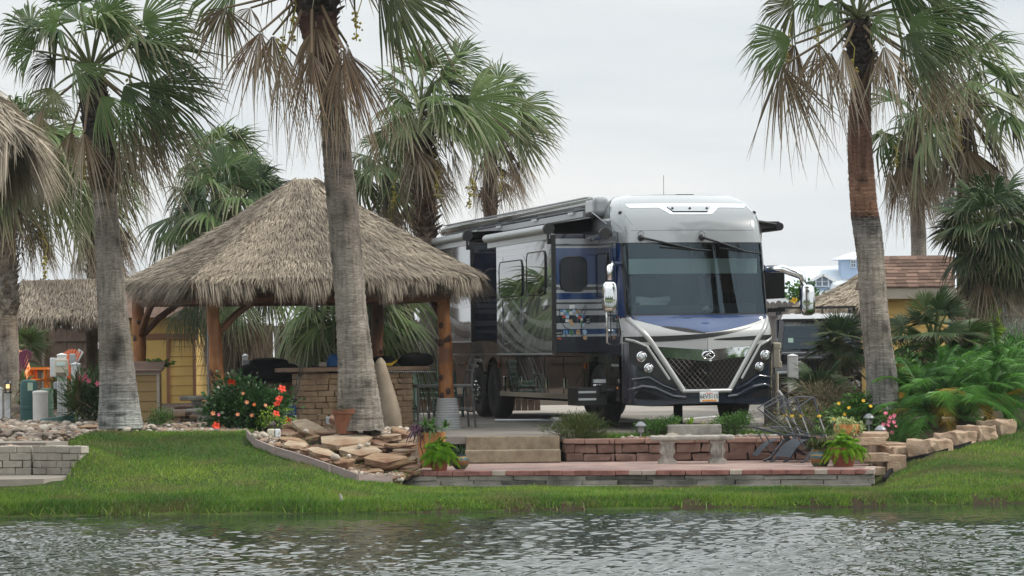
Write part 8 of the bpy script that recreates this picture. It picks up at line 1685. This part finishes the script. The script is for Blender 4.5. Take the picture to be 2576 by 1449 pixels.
# right shed with brown shingles
Yr = 56.0; e0, e1 = at(2180, 724, Yr), at(2403, 722, Yr); r0, r1 = at(2180, 648, Yr + 1.0), at(2398, 645, Yr + 1.0)
rs = thing('shingled_shed', 'yellow shed with brown shingled roof behind the reddish palm trunk', 'shed', ((e0.x + e1.x) / 2, Yr + 1, .9)); mb = MB(); random.seed(12); nrow = 9
for k in range(nrow):
    t0, t1 = k / nrow, (k + 1) / nrow; x = e0.x - random.uniform(0, .15)
    while x < e1.x:
        w_ = random.uniform(.1, .22); x1 = min(x + w_, e1.x + .01); lift = random.uniform(.0, .012)
        if x1 > e0.x:
            P = []
            for t, up in ((t0 - .02, .028 + lift), (t1 + .03, .010)): P.append((e0.y + (r0.y - e0.y) * t, e0.z + (r0.z - e0.z) * t + up))
            (ya, za), (yb, zb) = P; x0_ = max(x, e0.x); mb.add([(x0_, ya, za), (x1 - .004, ya, za), (x1 - .004, yb, zb), (x0_, yb, zb), (x0_, ya, za - .02), (x1 - .004, ya, za - .02)], [(0, 1, 2, 3), (4, 5, 1, 0)], random.choice([0, 0, 1, 2]))
        x = x1
mb.add([(e0.x, e0.y, e0.z), (e1.x, e1.y, e1.z), (r1.x + .03, r1.y, r0.z), (r0.x, r0.y, r0.z), (e1.x, e1.y + 2.0, e1.z), (e0.x, e0.y + 2.0, e0.z)], [(0, 1, 2, 3), (3, 2, 4, 5), (1, 4, 2), (0, 3, 5)]); mb.build('roof', [M['shingle'], pm('shingle_dark', (.105, .062, .045), rough=.95), pm('shingle_light', (.21, .13, .095), rough=.95)], rs, local=False)
mb = MB(); mb.box(((e0.x + e1.x) / 2, e0.y + .03, e0.z - .11), (e1.x - e0.x + .02, .04, .2)); mb.box((e1.x, e0.y + 1.0, e0.z - .1), (.04, 2.0, .17)); mb.build('fascia', M['taupe'], rs, local=False)
mb = MB(); x1 = at(2384, 800, Yr + .3).x; siding(mb, (e0.x + .1, Yr + .3), (x1, Yr + .3), .85, e0.z - .15, .24); mb.box(((e0.x + .1 + x1) / 2, Yr + 1.1, (.85 + e0.z - .1) / 2), (x1 - e0.x - .1, 1.5, e0.z - .95)); mb.build('wall', M['yellow'], rs, local=False)
# far pale blue house
Yh = 150; h0, h1 = at(1900, 752, Yh), at(2300, 742, Yh); g0, g1 = at(1960, 672, Yh + 5), at(2300, 664, Yh + 5)
ho = thing('blue_house', 'pale blue house with dormer and tower far behind the off-road vehicle', 'house', ((h0.x + h1.x) / 2, Yh, .8))
mb = MB(); mb.box(((h0.x + h1.x) / 2, Yh + 5, (h0.z + .8) / 2), (h1.x - h0.x, 9.6, h0.z - .8)); mb.build('wall', M['blue_wall'], ho, local=False)
mb = MB(); mb.add([h0 + Vector((0, -.6, 0)), h1 + Vector((0, -.6, 0)), g1, g0, (h1.x, Yh + 10.6, h1.z), (h0.x, Yh + 10.6, h0.z)], [(0, 1, 2, 3), (3, 2, 4, 5), (1, 4, 2), (0, 3, 5)]); mb.build('roof', M['blue_roof'], ho, local=False)
mb = MB(); mb.box(((h0.x + h1.x) / 2, Yh - .62, h0.z - .1), (h1.x - h0.x, .1, .25)); mb.build('eave_trim', M['white_trim'], ho, local=False)
def gable(mbw, mbr, px0, px1, ptop, ebot, bot, Y):
    a, b, t, z = at(px0, ebot, Y), at(px1, ebot, Y), at((px0 + px1) / 2, ptop, Y), at(px0, bot, Y).z; mbw.add([(a.x + .25, Y, z), (b.x - .25, Y, z), (b.x - .25, Y, a.z), (t.x, Y, t.z - .1), (a.x + .25, Y, a.z), (a.x + .25, Y + 3, z), (b.x - .25, Y + 3, z), (b.x - .25, Y + 3, a.z), (t.x, Y + 3, t.z - .1), (a.x + .25, Y + 3, a.z)], [(0, 1, 2, 3, 4), (0, 4, 9, 5), (1, 6, 7, 2)])
    for s, e in ((a, t), (t, b)): mbr.bar((s.x, Y - .15, s.z), (e.x, Y - .15, e.z), .5, .14)
    mbr.add([(a.x, Y - .3, a.z), (t.x, Y - .3, t.z), (t.x, Y + 4, t.z), (a.x, Y + 4, a.z), (b.x, Y - .3, b.z), (b.x, Y + 4, b.z)], [(0, 1, 2, 3), (1, 4, 5, 2)])
mb = MB(); mb2 = MB(); gable(mb, mb2, 2036, 2102, 690, 708, 735, Yh + .6); d_ = mb.build('dormer', M['blue_wall'], ho, local=False); mb2.build('dormer_roof', M['white_trim'], d_, local=False)
def far_window(parent, px, py, wp, hp, Y):
    c = at(px, py, Y); s = Y / F_PX; mb = MB(); mb.box(c, (wp * s, .12, hp * s)); o = mb.build('window', M['white_trim'], parent, local=False); mb = MB(); [mb.box((c.x + sx * wp * s * .23, c.y - .07, c.z + sz * hp * s * .23), (wp * s * .36, .03, hp * s * .38)) for sx in (-1, 1) for sz in (-1, 1)]; mb.build('pane', M['far_glass'], o, local=False)
far_window(d_, 2068, 708, 34, 26, Yh + .5); [far_window(ho, px, 772, 14, 14, Yh - .2) for px in (1962, 1984)]
a, b = at(2130, 655, Yh + 2), at(2165, 700, Yh + 2); s = Yh / F_PX; mb = MB(); mb.box((a.x + .5, Yh + 3.2, (a.z + b.z) / 2 - .3), (1.4, 1.8, a.z - b.z + .8)); tw = mb.build('tower', M['blue_wall'], ho, local=False); mb = MB(); t = at(2150, 636, Yh + 3); mb.lathe([(1.5, 0), (1.45, .08), (.05, t.z - a.z)], (a.x + .5, Yh + 3.2, a.z + .05), 4, sq=1); mb.build('tower_roof', M['white_trim'], tw, local=False); far_window(tw, 2146, 663, 12, 20, Yh + 2.2)
# second far roofs at the right edge
a, b = at(2404, 735, 130), at(2700, 735, 130); hh = thing('far_house', 'pale grey roofed house far away at the right edge behind the fence', 'house', ((a.x + b.x) / 2, 130, .8)); mb = MB(); mb.box(((a.x + b.x) / 2, 134, (a.z + .8) / 2), (b.x - a.x, 7, a.z - .8)); mb.build('wall', M['blue_wall'], hh, local=False)
t0 = at(2400, 668, 134); mb = MB(); mb.add([(a.x - .5, 129.5, a.z), (b.x, 129.5, a.z), (b.x, 134, t0.z), (a.x - .5, 134, t0.z), (b.x, 138.5, a.z), (a.x - .5, 138.5, a.z)], [(0, 1, 2, 3), (3, 2, 4, 5), (0, 3, 5)]); mb.build('roof', M['blue_roof'], hh, local=False)
p = at(2512, 745, 100); kx = thing('teal_kiosk', 'small teal kiosk with white roof above the fence at the right edge', 'kiosk', (p.x, 100, .8)); mb = MB(); mb.box((p.x, 101, (p.z + .8) / 2 + .1), (1.25, 2, p.z - .6)); mb.build('wall', pm('teal_wall', (.02, .32, .28), rough=.5), kx, local=False); mb = MB(); mb.box((p.x, 101, p.z + .18), (1.35, 2.2, .28), top=.8); mb.build('roof', M['white_trim'], kx, local=False, bevel=.05)

# ================================================================== AIR: thin coastal haze round camera and scene
mb = MB(); mb.box((0, 90, 13), (520, 640, 30)); hz_ = mb.build('haze', []); tag(hz_, kind='stuff')
m_ = bpy.data.materials.new('haze'); m_.use_nodes = True; t_ = m_.node_tree; t_.nodes.remove(t_.nodes['Principled BSDF']); v_ = nd(t_, 'ShaderNodeVolumePrincipled'); v_.inputs['Color'].default_value = (.93, .96, 1, 1); v_.inputs['Density'].default_value = .0002; v_.inputs['Anisotropy'].default_value = .2
t_.links.new(v_.outputs[0], t_.nodes['Material Output'].inputs['Volume']); hz_.data.materials.append(m_)
